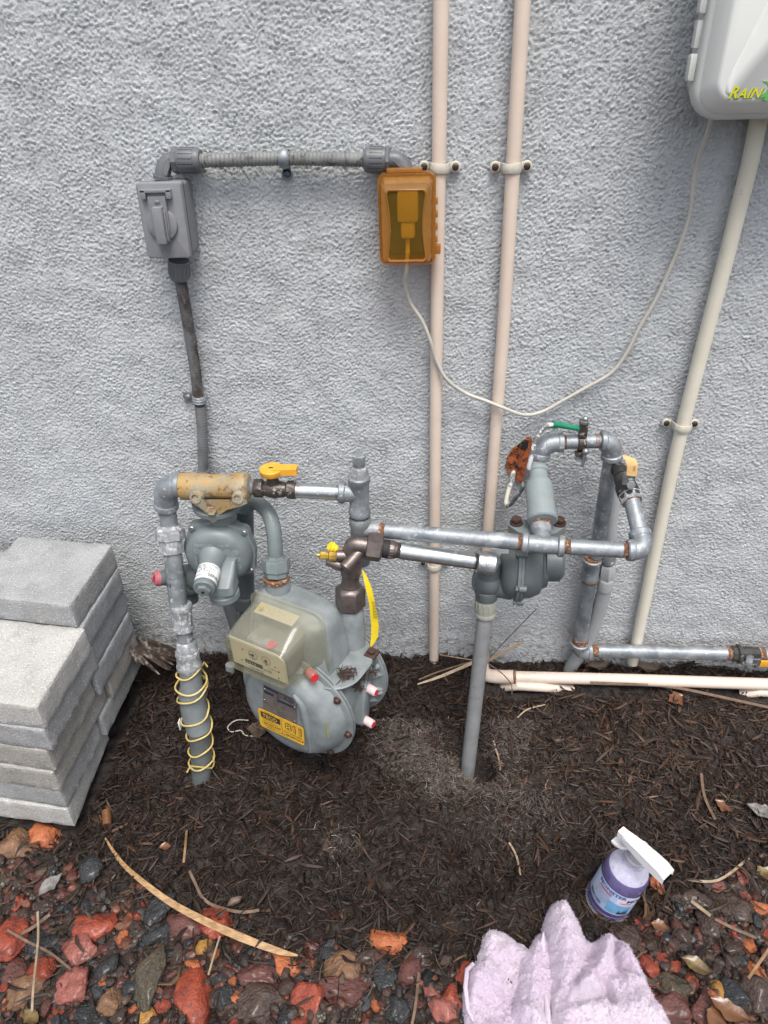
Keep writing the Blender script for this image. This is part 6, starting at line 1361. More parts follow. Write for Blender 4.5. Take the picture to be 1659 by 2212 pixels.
b = MB()
for _ in range(90):
    x = random.uniform(-.07, .035); y = random.uniform(-.055, .01); zt = float(np.interp(y, [-.06, -.035, -.01, .01, .022], [.189, .200, .212, .2185, .218])); b.ball(m(x, y, zt), random.uniform(.0004, .0009), sc=(1, 1, .6), seg=6)
for _ in range(60):
    x = random.uniform(-.09, .03); y = random.uniform(.035, .10); b.ball(m(x, y, .1972), random.uniform(.0004, .001), sc=(1, 1, .5), seg=6)
part('rain_drops', b, M['wet'], e)['kind'] = 'stuff'
# badge and sticker on the front cover
c = [un(567, 1556, -.0385), un(641, 1584, -.0385), un(640, 1513, -.0385), un(568, 1479, -.0385)]
qm0 = quadmap(*[m(p[0], -.0378, p[2]) for p in c])
b = MB(); b.loft([[qm0(u, v) + MY * .002 for u, v in ((0, 0), (1, 0), (1, .93), (.93, 1), (0, 1))], [qm0(u, v) for u, v in ((0, 0), (1, 0), (1, .93), (.93, 1), (0, 1))]]); bd = part('badge_plate', b, M['badge'], e)
def qpt(qm, off): return lambda u, v: qm(u, v) - MY * off
b = MB(); q = qpt(qm0, .0004)
def strip(b, q, u0, v0, u1, v1): b.add([q(u0, v0), q(u1, v0), q(u1, v1), q(u0, v1)], [(0, 1, 2, 3)])
strip(b, q, .03, .93, .44, .985); strip(b, q, .03, .80, .32, .86); strip(b, q, .44, .72, .97, .78); strip(b, q, .44, .78, .455, .98); strip(b, q, .455, .965, .93, .98)
sc = .010; put_text(b, 'AL250', lambda u, v: q(.62 + u * 15, .85 + v * 19), .0075 / 1, bold=.0001); part('badge_print', b, M['navy'], bd)
b = MB()
for u, v in ((.05, .90), (.05, .60), (.95, .76), (.94, .34)): p_ = qm0(u, v); b.ball(p_ - MY * .0005, .0022, sc=(1, .5, 1), seg=10)
part('rivet', b, M['screwm'], bd)
cs = [un(563.5, 1566, -.0385), un(659, 1611, -.0385), un(657, 1572, -.0385), un(557, 1526.5, -.0385)]
qs = quadmap(*[m(p[0], -.0398, p[2]) for p in cs]); Ws = (Vector(cs[1]) - Vector(cs[0])).length; Hs = (Vector(cs[3]) - Vector(cs[0])).length; print('sticker', Ws, Hs)
b = MB(); P_ = [((.5 + x / Ws), (.5 + z / Hs)) for x, z in rrect(Ws, Hs, .006, 5)]
b.loft([[qs(u, v) + MY * .0006 for u, v in P_], [qs(u, v) for u, v in P_]]); sk_ = part('yellow_sticker', b, M['sticker'], e)
q = qpt(qs, .0005); b = MB()
def st_text(s, x, y, size, b=b, off=None, **kw):
    qq = off or q; V, F = text_mesh(s, size, **kw); b.add([qq(x + v[0] / Ws, y + v[1] / Hs) for v in V], F)
strip(b, q, .06, .58, .49, .88)
st_text('Property of', .15, .905, .0048); st_text('PEOPLES GAS', .10, .50, .0040); st_text('CUSTOMER SERVICE', .08, .41, .0036); st_text('1-877-832-6747', .06, .27, .0066, bold=.0001); st_text('IN EMERGENCIES CALL TOLL FREE', .10, .17, .0036, bold=.0); st_text('EMERGENCIAS LLAME GRATIS', .16, .08, .0036)
strip(b, q, .518, .10, .524, .97)
st_text('811', .60, .50, .0255, bold=.0017); st_text("Know what's below.", .56, .32, .0050, bold=.0001); st_text('Call before you dig.', .60, .17, .0052, bold=.0002)
part('sticker_print', b, M['ink'], sk_)
b = MB(); q2 = qpt(qs, .0009); V, F = text_mesh('TECO', .0125, bold=.0003); b.add([q2(.10 + v[0] / Ws, .645 + v[1] / Hs) for v in V], F); part('sticker_logo', b, M['sticker'], sk_)
b = MB(); V, F = text_mesh('811', .0255, bold=.0002); b.add([q2(.60 + v[0] / Ws, .50 + v[1] / Hs) for v in V], F); part('sticker_number', b, M['sticker'], sk_)
b = MB(); p0_ = un(707, 1555, -.03); p1_ = un(712, 1610, -.03); b.tube([m(p0_[0], -.033, p0_[2]), m((p0_[0] + p1_[0]) / 2 - .001, -.032, (p0_[2] + p1_[2]) / 2), m(p1_[0], -.026, p1_[2])], [.0006, .0012, .0008], 6, sub=3); o = single('grass_blade', b, mat('leaf_green', (.35, .36, .05), None, 40, .5), 'tiny yellow green leaf sliver stuck to the meter front', 'leaf')
# debris on the meter ledges
def debris(c, n, rad, label):
    b = MB()
    for _ in range(n):
        q = c + Vector((random.gauss(0, rad), random.gauss(0, rad * .7), abs(random.gauss(0, .005)))); a = random.uniform(0, 6.28); L_ = random.uniform(.004, .012); dv = Vector((math.cos(a), math.sin(a), random.gauss(0, .4))) * L_
        b.tube([q - dv, q + Vector((0, 0, .001)), q + dv], [.0004, .0010, .0003], 4)
    return single('debris_clump', b, M['debris'], label, 'debris')
debris(m(.092, .035, .086), 60, .008, 'clump of mulch shreds on the meter ledge below the bronze nut')
debris(sp(782, 1466, .104) + MZ * .001, 40, .006, 'clump of mulch shreds above the side pad of the meter')
debris(sp(775, 1490, .100), 22, .004, 'few mulch shreds beside the upper pink cap')
debris(sp(806, 1455, .112), 18, .004, 'tiny clump of mulch on the rear rim of the meter')

# ------------------------------------------------------------------ towel
def inside(poly, x, y):
    c = np.zeros(x.shape, bool); n = len(poly)
    for i in range(n):
        x1, y1 = poly[i]; x2, y2 = poly[(i + 1) % n]
        cond = ((y1 > y) != (y2 > y)) & (x < (x2 - x1) * (y - y1) / (y2 - y1 + 1e-12) + x1); c ^= cond
    return c
def dpoly(poly, x, y, closed=True):
    d = np.full(x.shape, 9.); n = len(poly)
    for i in range(n if closed else n - 1):
        a = np.array(poly[i]); b_ = np.array(poly[(i + 1) % n]); v = b_ - a; L2 = (v ** 2).sum() + 1e-12
        t = np.clip(((x - a[0]) * v[0] + (y - a[1]) * v[1]) / L2, 0, 1); d = np.minimum(d, np.hypot(x - a[0] - t * v[0], y - a[1] - t * v[1]))
    return d
TZ = -.062
def g2(l, z=TZ): return [(G(x, y, z).x, G(x, y, z).y) for x, y in l]
M['towel'] = mat('terry_towel', (.53, .435, .555), (.59, .51, .60), 7, .92, 0, 2.0, 420, [(3.5, .52, .72, (.64, .59, .65)), (5, .60, .8, (.53, .38, .57))], spec=.15, sheen=.4)
M['hem'] = mat('towel_hem', (.52, .46, .54), (.46, .40, .48), 30, .8, 0, .5, 600)
e = thing('towel', G(1230, 2120, TZ), 'crumpled lavender terry towel lying on the stones at the bottom', 'towel')
def cloth(name, outl, hfun, ramp, seed, step=.0022, base=0.):
    poly = g2(outl); xs = [p[0] for p in poly]; ys = [p[1] for p in poly]
    X, Y = np.meshgrid(np.arange(min(xs) - .004, max(xs) + .004, step), np.arange(min(ys) - .004, max(ys) + .004, step))
    ins = inside(poly, X, Y); d = dpoly(poly, X, Y); sd_ = np.where(ins, d, -d)
    # pull border vertices onto the outline
    hgt = hfun(X, Y); rise = np.sqrt(np.clip(1 - (1 - np.clip(sd_ / ramp, 0, 1)) ** 2, 0, 1))
    r = np.random.default_rng(seed); ny_, nx_ = X.shape
    fz_ = .0011 * band(nx_, ny_, step, .006, .016, seed) + .0006 * band(nx_, ny_, step, .0045, .007, seed + 1)
    gr = soil_at(X, Y); Z = np.maximum(gr - .002, TZ - .03) + base * rise + np.maximum(hgt, .024) * rise + fz_ * np.clip(rise + .2, 0, 1)
    keep = sd_ > -step * .7
    idx = -np.ones(X.shape, int); idx[keep] = np.arange(keep.sum()); V = np.stack([X[keep], Y[keep], Z[keep]], -1)
    F = []
    q = np.stack([idx[:-1, :-1], idx[:-1, 1:], idx[1:, 1:], idx[1:, :-1]], -1).reshape(-1, 4); F = q[(q >= 0).all(1)]
    return V, F
def fold(path, wdt, amp): 
    pl = g2(path, TZ + .03)
    return lambda X, Y: amp * (.55 * np.exp(-(dpoly(pl, X, Y, False) / wdt) ** 2) + .45 * np.exp(-dpoly(pl, X, Y, False) / (wdt * .7)))
LO = [(998, 2128), (1004, 2105), (1020, 2090), (1028, 2062), (1036, 2047), (1042, 2022), (1052, 2006), (1068, 1998), (1085, 2003), (1106, 2018), (1125, 2030), (1141, 2046), (1148, 2030), (1160, 2014), (1176, 2010), (1200, 2030), (1230, 2100), (1250, 2290), (1090, 2330), (1000, 2330), (1004, 2230), (998, 2170)]
fl_ = [fold([(1062, 2015), (1052, 2070), (1046, 2130)], .018, .012), fold([(1090, 2045), (1080, 2100)], .012, .008), fold([(1122, 2060), (1108, 2120), (1098, 2190)], .010, -.018), fold([(1160, 2035), (1152, 2110), (1150, 2200)], .022, .018), fold([(1026, 2110), (1020, 2160), (1036, 2230)], .014, .010), fold([(1070, 2160), (1096, 2190), (1136, 2205)], .008, -.012), fold([(1040, 2140), (1064, 2150), (1082, 2172)], .007, -.009), fold([(1120, 2165), (1156, 2190)], .012, .010)]
def hL(X, Y): return .030 + 1.45 * sum(f(X, Y) for f in fl_) + .0015 * band(X.shape[1], X.shape[0], .0022, .05, .12, 71)
VL, FL = cloth('l', LO, hL, .024, 61)
RO = [(1170, 2000), (1178, 1975), (1188, 1958), (1200, 1950), (1214, 1948), (1228, 1955), (1242, 1975), (1254, 1998), (1262, 2024), (1270, 2036), (1280, 2038), (1292, 2028), (1304, 2020), (1318, 2014), (1332, 2018), (1346, 2030), (1364, 2055), (1384, 2090), (1402, 2130), (1424, 2172), (1446, 2205), (1500, 2290), (1500, 2340), (1180, 2340), (1184, 2290), (1183, 2250), (1180, 2200), (1177, 2150), (1173, 2100), (1170, 2050)]
fr_f = [fold([(1214, 1975), (1226, 2040), (1256, 2130)], .028, .022), fold([(1334, 2022), (1328, 2054), (1340, 2086), (1374, 2100)], .0070, -.022), fold([(1318, 2035), (1304, 2072), (1290, 2100)], .016, .020), fold([(1354, 2056), (1376, 2100)], .014, .014), fold([(1274, 2050), (1262, 2090), (1240, 2120)], .012, -.012), fold([(1284, 2108), (1308, 2126), (1322, 2160)], .006, -.018), fold([(1250, 2165), (1286, 2154), (1306, 2142)], .007, -.018), fold([(1282, 2088), (1300, 2104), (1332, 2106)], .008, -.010), fold([(1230, 2190), (1320, 2178), (1420, 2196)], .035, .014), fold([(1348, 2120), (1372, 2180)], .020, .010), fold([(1200, 2110), (1222, 2150)], .012, -.006), fold([(1275, 2130), (1262, 2142)], .010, .012)]
def hR(X, Y): return .044 + 1.55 * sum(f(X, Y) for f in fr_f) + .0015 * band(X.shape[1], X.shape[0], .0022, .05, .13, 72)
VR, FR = cloth('r', RO, hR, .026, 65)
mb = MB(); mb.add(VL.tolist(), [tuple(f) for f in FL.tolist()]); mb.add(VR.tolist(), [tuple(f) for f in FR.tolist()])
tw_o = part('terry_cloth', mb, M['towel'], e, sharp=180)
# pile of the terry: short loops all over
Vt = np.concatenate([VL, VR]); r = np.random.default_rng(3); n = 70000; i_ = r.integers(0, len(Vt), n); P = Vt[i_] + r.normal(0, .0011, (n, 3)) * np.array([1, 1, .2]); a = r.uniform(0, 6.28, n); dr_ = np.stack([np.cos(a) * .6, np.sin(a) * .6, r.uniform(.5, 1.1, n)], -1) * r.uniform(.0010, .0022, n)[:, None]; sd2 = np.stack([-np.sin(a), np.cos(a), np.zeros(n)], -1) * .00045
Vp = np.stack([P - sd2, P + sd2, P + dr_], 1).reshape(-1, 3); me = bpy.data.meshes.new('towel_pile'); me.vertices.add(3 * n); me.vertices.foreach_set('co', (Vp - np.array(e.location)).reshape(-1).astype(np.float32)); me.loops.add(3 * n); me.loops.foreach_set('vertex_index', np.arange(3 * n, dtype=np.int32)); me.polygons.add(n); me.polygons.foreach_set('loop_start', np.arange(0, 3 * n, 3, dtype=np.int32)); me.update(calc_edges=True)
me.materials.append(M['towel']); o = bpy.data.objects.new('towel_pile', me); COL.objects.link(o); o.parent = e; o['kind'] = 'stuff'
def nearz(V, x, y): k = ((V[:, 0] - x) ** 2 + (V[:, 1] - y) ** 2).argmin(); return V[k, 2]
def taper(P, r): n = len(P); return [r * min(1, .15 + i / 7, .15 + (n - 1 - i) / 7) for i in range(n)]
def hemline(path, V, up, r, n=60, inset=.0):
    pl = [Vector((*g2([p])[0], 0)) for p in path]; P = []
    for i in range(len(pl) - 1):
        for k in range(6):
            q = pl[i].lerp(pl[i + 1], k / 6); P.append(Vector((q.x, q.y, 0)))
    P.append(pl[-1])
    for q in P: q.z = nearz(V, q.x + inset, q.y) + up
    for _ in range(2):
        zs = [p.z for p in P]
        for i in range(1, len(P) - 1): P[i].z = (zs[i - 1] + zs[i] + zs[i + 1]) / 3
    return P
b = MB(); P_ = hemline([(1171, 2030), (1170, 2050), (1173, 2100), (1177, 2150), (1181, 2200), (1184, 2260)], VR, -.0045, .003, inset=.011); b.tube(P_, taper(P_, .0042), 10)
part('hem', b, M['towel'], e); b = MB(); b.tube(hemline([(1085, 2003), (1106, 2018), (1125, 2031), (1140, 2045)], VL, -.001, .003, inset=-.002), .0026, 10, sub=1)
part('hem', b, M['hem'], e); b = MB(); b.tube(hemline([(1022, 2092), (1008, 2110), (1004, 2150), (1010, 2190), (1024, 2215)], VL, -.005, .003, inset=.010), .0034, 10, sub=1); part('hem', b, M['towel'], e)

# ------------------------------------------------------------------ spray bottle
B0 = G(1313, 1943, -.078); BT = G(1384, 1836, .088); ub = (BT - B0).normalized()
print('bottle', B0, BT)
e = thing('spray_bottle', B0, 'spray bottle with purple liquid and white trigger standing on the mulch behind the towel', 'spray bottle')
def lat(prof, **k): b = MB(); b.lathe(B0, B0 + ub, prof, 48, **k); return b
Rb = .0362
part('liquid', lat([(.003, .031), (.006, Rb * .95), (.016, Rb * .96), (.03, Rb * .965), (.100, Rb * .968), (.109, Rb * .93), (.111, Rb * .88)]), M['liquid'], e)
part('foam', lat([(.1112, Rb * .87), (.115, Rb * .83), (.120, Rb * .70), (.127, Rb * .50), (.130, .012)]), M['foam'], e)
part('bottle_shell', lat([(0, .030), (.0005, .038), (.004, Rb * .985), (.010, Rb), (.013, Rb * .975), (.017, Rb), (.022, Rb), (.096, Rb * 1.0), (.105, Rb * .98), (.113, Rb * .90), (.121, Rb * .76), (.128, Rb * .58), (.131, Rb * .52), (.136, Rb * .50)] + [(.136 + i * .0035 + dq, Rb * rr_) for i in range(5) for dq, rr_ in ((0, .47), (.0014, .51), (.0028, .47))] + [(.156, .0165), (.158, .0165)], closed=False), M['bottle'], e)
part('base_line', lat([(.0125, Rb * .98), (.0132, Rb * 1.005), (.0138, Rb * .98)], closed=False), M['liquid'], e)
b = lat([(.146, .0160), (.147, .0182), (.151, .0185), (.153, .0165), (.165, .0160), (.166, .0135)])
Nb = Vector((0, -1, 0)); Nb = (Nb - ub * Nb.dot(ub)).normalized(); Sb = ub.cross(Nb)
if Sb.x < 0: Sb = -Sb
for k in range(34):
    a = 2 * math.pi * k / 34; dv = Nb * math.cos(a) + Sb * math.sin(a); b.box(B0 + ub * .159 + dv * .0162, (.0011, .0014, .011), X=dv.cross(ub), Y=dv, Z=ub)
part('screw_collar', b, M['ring'], e)
def bc(a, t, off=0.): return B0 + ub * t + (Nb * math.cos(a) + Sb * math.sin(a)) * (Rb + .0004 + off)
def wrap(mb, a0, a1, t0, t1, off, na=30, nt_=1, f0=None, f1=None):
    V = []; F = []
    for i in range(na + 1):
        a = a0 + (a1 - a0) * i / na; lo = f0(i / na) if f0 else t0; hi = f1(i / na) if f1 else t1
        V += [bc(a, lo, off), bc(a, hi, off)]
    for i in range(na): F.append((2 * i, 2 * i + 2, 2 * i + 3, 2 * i + 1))
    mb.add(V, F)
b = MB(); wrap(b, -2.0, .62, .026, .086, .0001, 40, f1=lambda t: .085 + .004 * math.sin(t * 3.1)); lb = part('paper_label', b, M['labelblue'], e)
b = MB(); wrap(b, -.35, .60, .060, .086, .0002, 16); part('pale_panel', b, M['labelpale'], lb)
b = MB(); wrap(b, -.62, .45, .030, .058, .0003, 20, f1=lambda t: .060 - .006 * t); part('lake_picture', b, M['labelsky'], lb)
b = MB()
for k in range(9): a = -.05 + k * .05; hgt = random.uniform(.006, .017); b.add([bc(a - .035, .030, .0005), bc(a + .035, .030, .0005), bc(a, .034 + hgt, .0005)], [(0, 1, 2)])
part('tree_picture', b, M['tree'], lb)
def ct(a0, t0, off=.0006): return lambda u, v: bc(a0 + u / Rb, t0 + v, off)
b = MB(); put_text(b, 'MONSTER', ct(-1.42, .078), .011, bold=.0003); put_text(b, 'MOLD', ct(.04, .070), .0125, bold=.0004); part('dark_lettering', b, mat('ink_blue', (.02, .05, .22), None, 50, .4), lb)
b = MB(); wrap(b, -1.3, -.62, .071, .0745, .0006, 14); wrap(b, -.18, .32, .0648, .0668, .0006, 14); part('red_underline', b, M['inkred'], lb)
b = MB()
for row in range(6):
    for k in range(16): 
        if random.random() < .88: a = -1.42 + k * .052; wrap(b, a, a + random.uniform(.02, .042), .066 - row * .0042, .0675 - row * .0042, .0005, 1)
part('small_print', b, M['inkgrey'], lb)
b = MB(); a = -1.62
while a < -.85: w_ = random.choice((.012, .02, .03)); wrap(b, a, a + w_, .031, .040, .0006, 1); a += w_ + random.choice((.016, .026))
part('striped_mark', b, M['ink'], lb)
# trigger head
hN = G(1348, 1803, .120); hR_ = G(1442, 1888, .120); uh = (hR_ - hN); uh.z = 0; Lh = uh.length; uh.normalize(); sh = Vector((-uh.y, uh.x, 0)); print('head', Lh, sh)
topc = B0 + ub * .166
def hp_(u, s, z): return hN + uh * u + sh * s + Vector((0, 0, z))
b = MB(); rg = []
for u, hw, z0_, z1_ in ((.0, .0060, -.004, .006), (.003, .0075, -.006, .008), (.014, .0085, -.007, .009), (.030, .0095, -.010, .010), (.050, .0105, -.012, .010), (.068, .0110, -.012, .009), (.080, .0110, -.012, .004), (Lh, .0100, -.012, -.006)):
    hw *= 1.12; rg.append([hp_(u, -hw, z0_), hp_(u, -hw, z1_ - .003), hp_(u, -hw * .72, z1_), hp_(u, hw * .72, z1_), hp_(u, hw, z1_ - .003), hp_(u, hw, z0_)])
b.loft(rg); part('trigger_head', b, M['trigger'], e)
b = MB(); b.lathe(hp_(.006, 0, 0), hp_(-.008, 0, 0), [(0, .0085), (.2, .0095), (.95, .009), (1, .0075)], 4, ph=math.pi / 4); part('nozzle', b, M['trigger'], e)
cj = hp_(.045, 0, -.010); b = MB(); b.tube([topc - ub * .004, topc + ub * .006, topc.lerp(cj, .6), cj], [.0135, .0125, .0105, .0100], 18, sub=3)
b.loft([[hp_(.016, -.006, -.006), hp_(.016, .006, -.006), hp_(.060, .008, -.010), hp_(.060, -.008, -.010)], [topc + Vector((-.010, -.006, .002)), topc + Vector((-.006, .010, .002)), topc + Vector((.010, .004, .002)), topc + Vector((.006, -.010, .002))]]); part('neck_body', b, M['trigger'], e)
b = MB(); tp = [hp_(.020, .0, -.007), hp_(.012, .0, -.015), hp_(.004, 0, -.024), hp_(-.006, 0, -.029), hp_(-.014, 0, -.031)]
rg = []
for i, p_ in enumerate(tp): t_ = (tp[min(i + 1, 4)] - tp[max(i - 1, 0)]).normalized(); nn = t_.cross(sh).normalized() * .0022; hw = [.006, .0065, .007, .0075, .006][i]; rg.append([p_ - sh * hw - nn, p_ - sh * hw + nn, p_ + sh * hw + nn, p_ + sh * hw - nn])
b.loft(rg); part('trigger_lever', b, M['trigger'], e)

# ------------------------------------------------------------------ litter
def blade(name, px, width, m_, label, cat, lift=.004, fold_=.25, thick=.0012, group=None, pts3=None):
    P = pts3 or [GG(x, y, .007 + (lift[i] if hasattr(lift, '__len__') else lift)) for i, (x, y) in enumerate(px)]
    Q = []; q_w = []
    ws = list(width) if hasattr(width, '__len__') else [width] * len(P)
    for i in range(len(P) - 1):
        p0 = P[max(i - 1, 0)]; p1 = P[i]; p2 = P[i + 1]; p3 = P[min(i + 2, len(P) - 1)]
        for k in range(5):
            t = k / 5; Q.append(.5 * ((2 * p1) + (p2 - p0) * t + (2 * p0 - 5 * p1 + 4 * p2 - p3) * t * t + (3 * p1 - p0 - 3 * p2 + p3) * t ** 3)); q_w.append(ws[i] * (1 - t) + ws[i + 1] * t)
    Q.append(P[-1]); q_w.append(ws[-1]); rg = []
    for i, p in enumerate(Q):
        t = (Q[min(i + 1, len(Q) - 1)] - Q[max(i - 1, 0)]).normalized(); s = t.cross(Vector((0, -.5, 1))).normalized(); u = s.cross(t).normalized(); hw = RR(p, q_w[i])
        f_ = fold_ * hw; rg.append([p - s * hw + u * f_, p - u * 0, p + s * hw + u * f_, p + s * hw * .98 + u * (f_ - thick), p - u * thick, p - s * hw * .98 + u * (f_ - thick)])
    b = MB(); b.loft(rg); return single(name, b, m_, label, cat, group)
M['straw2'] = mat('straw_blade', (.42, .26, .12), (.22, .125, .055), 190, .5, 0, .6, 500, stretch=(.35, 1.2, 1))
blade('palm_leaf_strip', [(227, 1810), (262, 1862), (310, 1906), (370, 1950), (440, 1988), (520, 2024), (600, 2054), (643, 2064)], [3, 8, 11, 13, 15, 16, 13, 3], M['straw2'], 'long curved tan palm leaf strip lying across mulch and rocks at lower left', 'dried leaf', lift=[.004, .009, .012, .015, .017, .018, .017, .012], thick=.002)
tw = [
 ([(81, 1969), (82, 2031), (72, 2131), (69, 2185)], 5, 'strawpale', 'thin pale stalk standing almost upright over red rocks at lower left', .03),
 ([(16, 2009), (60, 2034), (109, 2059), (153, 2094)], 5, 'twig', 'brown twig crossing the pale stalk at lower left', .026),
 ([(409, 1881), (425, 1915), (437, 1938), (462, 1956), (518, 1970), (560, 1966)], 6, 'twig', 'bent twig above the straw blade', .012),
 ([(403, 1794), (400, 1830), (397, 1863)], 5, 'straw', 'short orange straw on the mulch above the bent twig', .006),
 ([(475, 2022), (462, 2064), (450, 2106)], 4, 'strawpale', 'thin stem under the straw blade between dark stones', .02),
 ([(108, 1975), (60, 2010), (0, 2035)], 7, 'twig', 'grey brown stem bundle at the left edge', .02),
 ([(1485, 1900), (1552, 1901), (1618, 1853)], 5, 'strawpale', 'bent pale straw right of the spray bottle', .006),
 ([(1493, 1946), (1535, 1978)], 7, 'strawpale', 'short split pale stick right of the bottle', .014),
 ([(1617, 2113), (1640, 2080), (1665, 2045)], 6, 'straw', 'yellow straw over stones at the right edge', .03),
 ([(1544, 1985), (1590, 2008), (1634, 2026)], 6, 'twig', 'flat brown straw bundle in the mulch at right', .012),
 ([(1100, 1820), (1116, 1850), (1124, 1890)], 4, 'strawpale', 'thin curved root on the dark mulch at centre right', .006),
 ([(1066, 1600), (1078, 1640), (1081, 1664)], 3.5, 'straw', 'thin orange stalk right of the vent pipe hole', .012),
 ([(1118, 1550), (1140, 1532), (1178, 1522)], 3.0, 'strawpale', 'fine pale root on mulch below the cream pipe', .006),
 ([(1400, 1479), (1470, 1487), (1560, 1506), (1670, 1530)], 6, 'twig', 'long olive brown stem lying below the cream pipe at right', .012),
 ([(1275, 1474), (1330, 1476), (1400, 1479)], 5, 'twig', 'dark thin leaf stem lying on the cream pipe', .036),
 ([(905, 2100), (898, 2170), (890, 2212)], 6, 'twig', 'upright brown stick between rocks left of the towel', .02),
 ([(1515, 1670), (1522, 1720), (1545, 1770)], 6, 'twig', 'dark stick in the mulch near the right edge', .008),
]
for p_, w_, m_, lab, lf in tw: blade('twig', p_, w_, M[m_], lab, 'twig', lift=lf, thick=.0016, fold_=.1)
# straws leaning on the wall by the vent pipe
def b3(pts, w_, m_, lab, name='straw', fold_=.1): return blade(name, None, [q * .7 for q in w_] if hasattr(w_, '__len__') else w_ * .7, M[m_], lab, 'straw', pts3=[W(*p) for p in pts], thick=.0012, fold_=fold_)
b3([(1058, 1420, .07), (1110, 1365, .055), (1159, 1315, .035)], 3, 'twig', 'thin brown straw leaning up against the wall right of the vent pipe')
b3([(1048, 1432, .085), (1090, 1408, .07), (1128, 1387, .05)], 7, 'straw', 'thicker split straw rising from behind the vent pipe')
b3([(902, 1478, .14), (955, 1460, .12), (1020, 1432, .09)], [4, 9, 10], 'strawpale', 'yellow and brown leaf sheath left of the vent pipe')
b3([(905, 1468, .12), (950, 1450, .10), (1022, 1428, .075)], 4, 'twig', 'purple brown stem above the yellow sheath left of the vent pipe')
b3([(1050, 1430, .085), (1085, 1455, .10), (1104, 1478, .10), (1106, 1500, .11)], 3, 'twig', 'thin stem arching over the cream elbow')
b3([(1035, 1428, .06), (985, 1420, .055), (950, 1414, .04)], 3, 'strawpale', 'thin pale straw along the foot of the wall')
# dried palm frond behind the stack
e = thing('palm_frond', W(256, 1378, .10), 'dried brown palm frond tucked between the paver stack and the gas riser', 'dried leaf')
tip = W(252, 1377, .115)
for i in range(20):
    t_ = i / 19; fan = [(398, 1404, .045), (392, 1424, .07), (372, 1444, .11), (340, 1456, .15), (306, 1432, .17)]; k_ = t_ * 4; j_ = min(int(k_), 3); f_ = k_ - j_
    x, y, d_ = [fan[j_][q] * (1 - f_) + fan[j_ + 1][q] * f_ for q in range(3)]; q = W(x + random.uniform(-10, 8), y + random.uniform(-4, 4), d_); mid = tip.lerp(q, .5) + Vector((random.uniform(-.004, .004), 0, random.uniform(.002, .014))); rg = []
    sdir_ = Vector((.3 + random.uniform(-.3, .3), -.8, -.5)).normalized()
    for k in range(9):
        t = k / 8; p = tip.lerp(mid, t * 2) if t < .5 else mid.lerp(q, t * 2 - 1); dirv = (q - tip).normalized(); s = (sdir_ - dirv * sdir_.dot(dirv)).normalized(); u = dirv.cross(s).normalized(); hw = .0052 * math.sin(math.pi * min(.985, .06 + t * .92)) ** .7 + .0003
        rg.append([p - s * hw + u * hw * .5, p, p + s * hw + u * hw * .5, p + s * hw + u * (hw * .5 - .0006), p - u * .0006, p - s * hw + u * (hw * .5 - .0006)])
    b = MB(); b.loft(rg); part('leaflet', b, M['frond'], e)
# leaves: curled little sheets
def leaf(px, py, w_, h_, rz, m_, label, lift=.006, curl=.5, seed=0, name='dry_leaf'):
    c = GG(px, py, lift + .006); s = RR(c, w_) ; sy = RR(c, h_) * 1.0; r = random.Random(seed); n = 14; V = []; F = []; a = math.radians(rz)
    for j in range(7):
        v = j / 6 * 2 - 1
        for i in range(n):
            u = i / (n - 1) * 2 - 1; wdt = (1 - abs(u) ** 1.7) ** .9 * (1 + .05 * math.sin(u * 5 + seed)) * (1 - .25 * max(0, u)) * (1 + .45 * noise.noise((u * 3.1 + seed * 3, v * 1.5, seed)) + .2 * noise.noise((u * 9 + seed, v * 2, 3))); x = u * s + .12 * s * v * v; y = v * sy * wdt + .15 * sy * math.sin(u * 2 + seed)
            z = .6 * curl * s * (.30 * v * v * (1 + .3 * math.sin(u * 5 + seed)) + .25 * u * u - .12 * math.cos(v * 3) + .05 * math.sin(u * 13 + v * 4 + seed)); V.append((x, y, z))
    V = [c + Vector((x * math.cos(a) - y * math.sin(a), x * math.sin(a) + y * math.cos(a), z)) for x, y, z in V]; nn = len(V); V += [p - Vector((0, 0, .0006)) for p in V]
    for j in range(6):
        for i in range(n - 1):
            k = j * n + i; F += [(k, k + 1, k + n + 1, k + n), (nn + k, nn + k + n, nn + k + n + 1, nn + k + 1)]
    b = MB(); b.add(V, F); return single(name, b, M[m_], label, 'leaf', sharp=60)
leaf(1640, 1752, 60, 34, -32, 'leafgrey', 'pale grey rotting leaf on the mulch at the right edge', seed=2)
leaf(1500, 2084, 64, 34, -22, 'leafyel', 'mottled yellow olive leaf among the stones at right', seed=3, lift=.018)
leaf(1650, 1884, 44, 30, 20, 'leafyel', 'yellowish leaf at the right edge above the stones', seed=4)
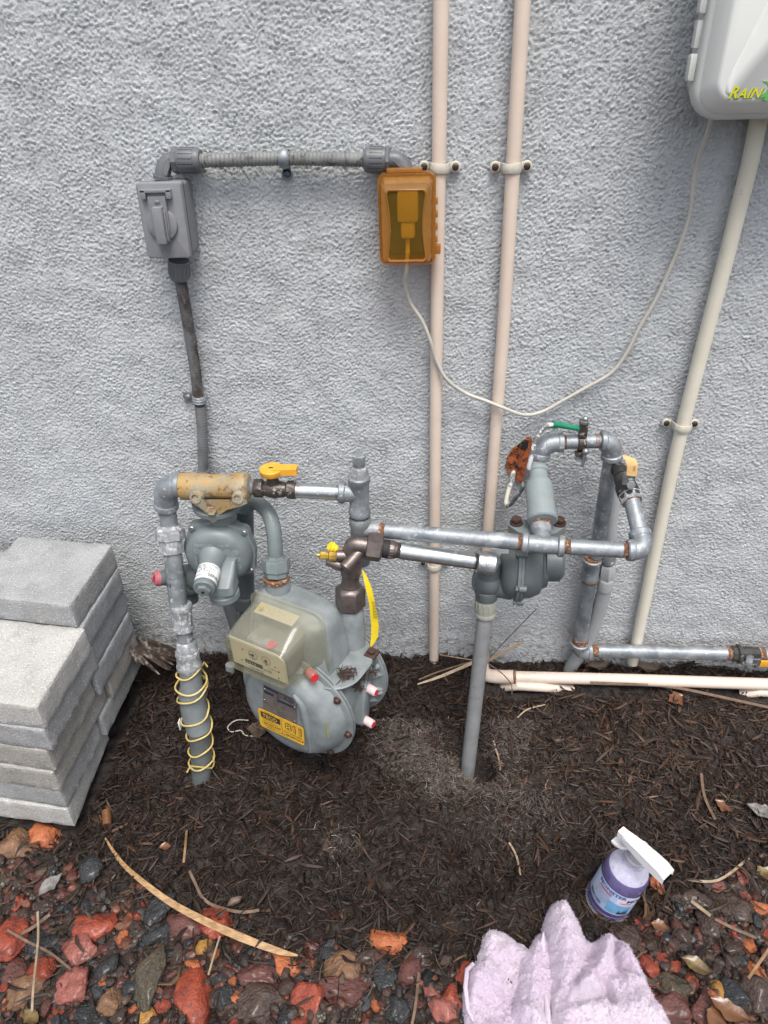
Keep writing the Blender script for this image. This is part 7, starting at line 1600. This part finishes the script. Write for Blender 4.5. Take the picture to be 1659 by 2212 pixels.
leaf(1572, 2178, 84, 44, -30, 'leafbr', 'glossy brown leaf lying on stones at the lower right', seed=5, lift=.026, curl=.3)
leaf(1545, 2198, 70, 40, 50, 'leafbr', 'second glossy brown leaf below the first at the lower right', seed=6, lift=.022, curl=.3)
leaf(106, 1915, 58, 30, 60, 'leafgrey', 'grey weathered bark leaf in the litter left of the straw blade', seed=27, lift=.012)
leaf(506, 1950, 36, 20, 40, 'leaftan', 'striped curled leaf next to the straw blade', seed=9, lift=.012, curl=1.)
leaf(1290, 1440, 54, 26, 10, 'leaftan', 'tan leaf lodged at the foot of the pale painted pipe', seed=10, lift=.010, curl=.9)
leaf(1396, 1444, 70, 28, -5, 'leaftan', 'long tan leaf at the foot of the ivory pipe', seed=11, lift=.010, curl=.9)
leaf(1458, 1510, 40, 36, 20, 'leafbr', 'round flaky bark piece below the cream pipe at right', seed=12, lift=.006, curl=.4)
leaf(65, 2195, 50, 30, -25, 'leafyel', 'ragged yellow leaf at the bottom left', seed=17, lift=.022, curl=.5)
leaf(1422, 2000, 36, 26, -20, 'orange_leaf' if 'orange_leaf' in M else 'leafbr', 'rusty orange leaf scrap under the spray bottle', seed=20, lift=.014, curl=.6)
leaf(355, 1830, 26, 18, 10, 'leafbr', 'small orange brown leaf on the mulch above the straw blade', seed=21)
leaf(1560, 1740, 40, 26, -40, 'leafbr', 'reddish bark flake on the mulch near the right edge', seed=22)
leaf(556, 1575, 50, 44, 10, 'leaftan', 'dull brown leaf half hidden left of the meter base', seed=23, curl=.4)
b = MB(); c_ = GG(231, 1766, .010); b.tube([c_ + Vector((-.006, .012, .004)), c_, c_ + Vector((.005, -.014, -.003))], [.0085, .009, .0085], 14); single('bark_roll', b, M['leafbr'], 'short brown roll of bark on mulch right of the paver stack', 'bark piece')
b = MB(); b.tube([GG(536, 1556, .02), GG(510, 1556, .014), GG(492, 1570, .010), GG(500, 1581, .010), GG(520, 1578, .010), GG(530, 1588, .008), GG(560, 1592, .004)], .0013, 8, sub=5); single('loose_wire', b, M['clampw'], 'loose pale wire lying on the mulch left of the meter', 'wire')
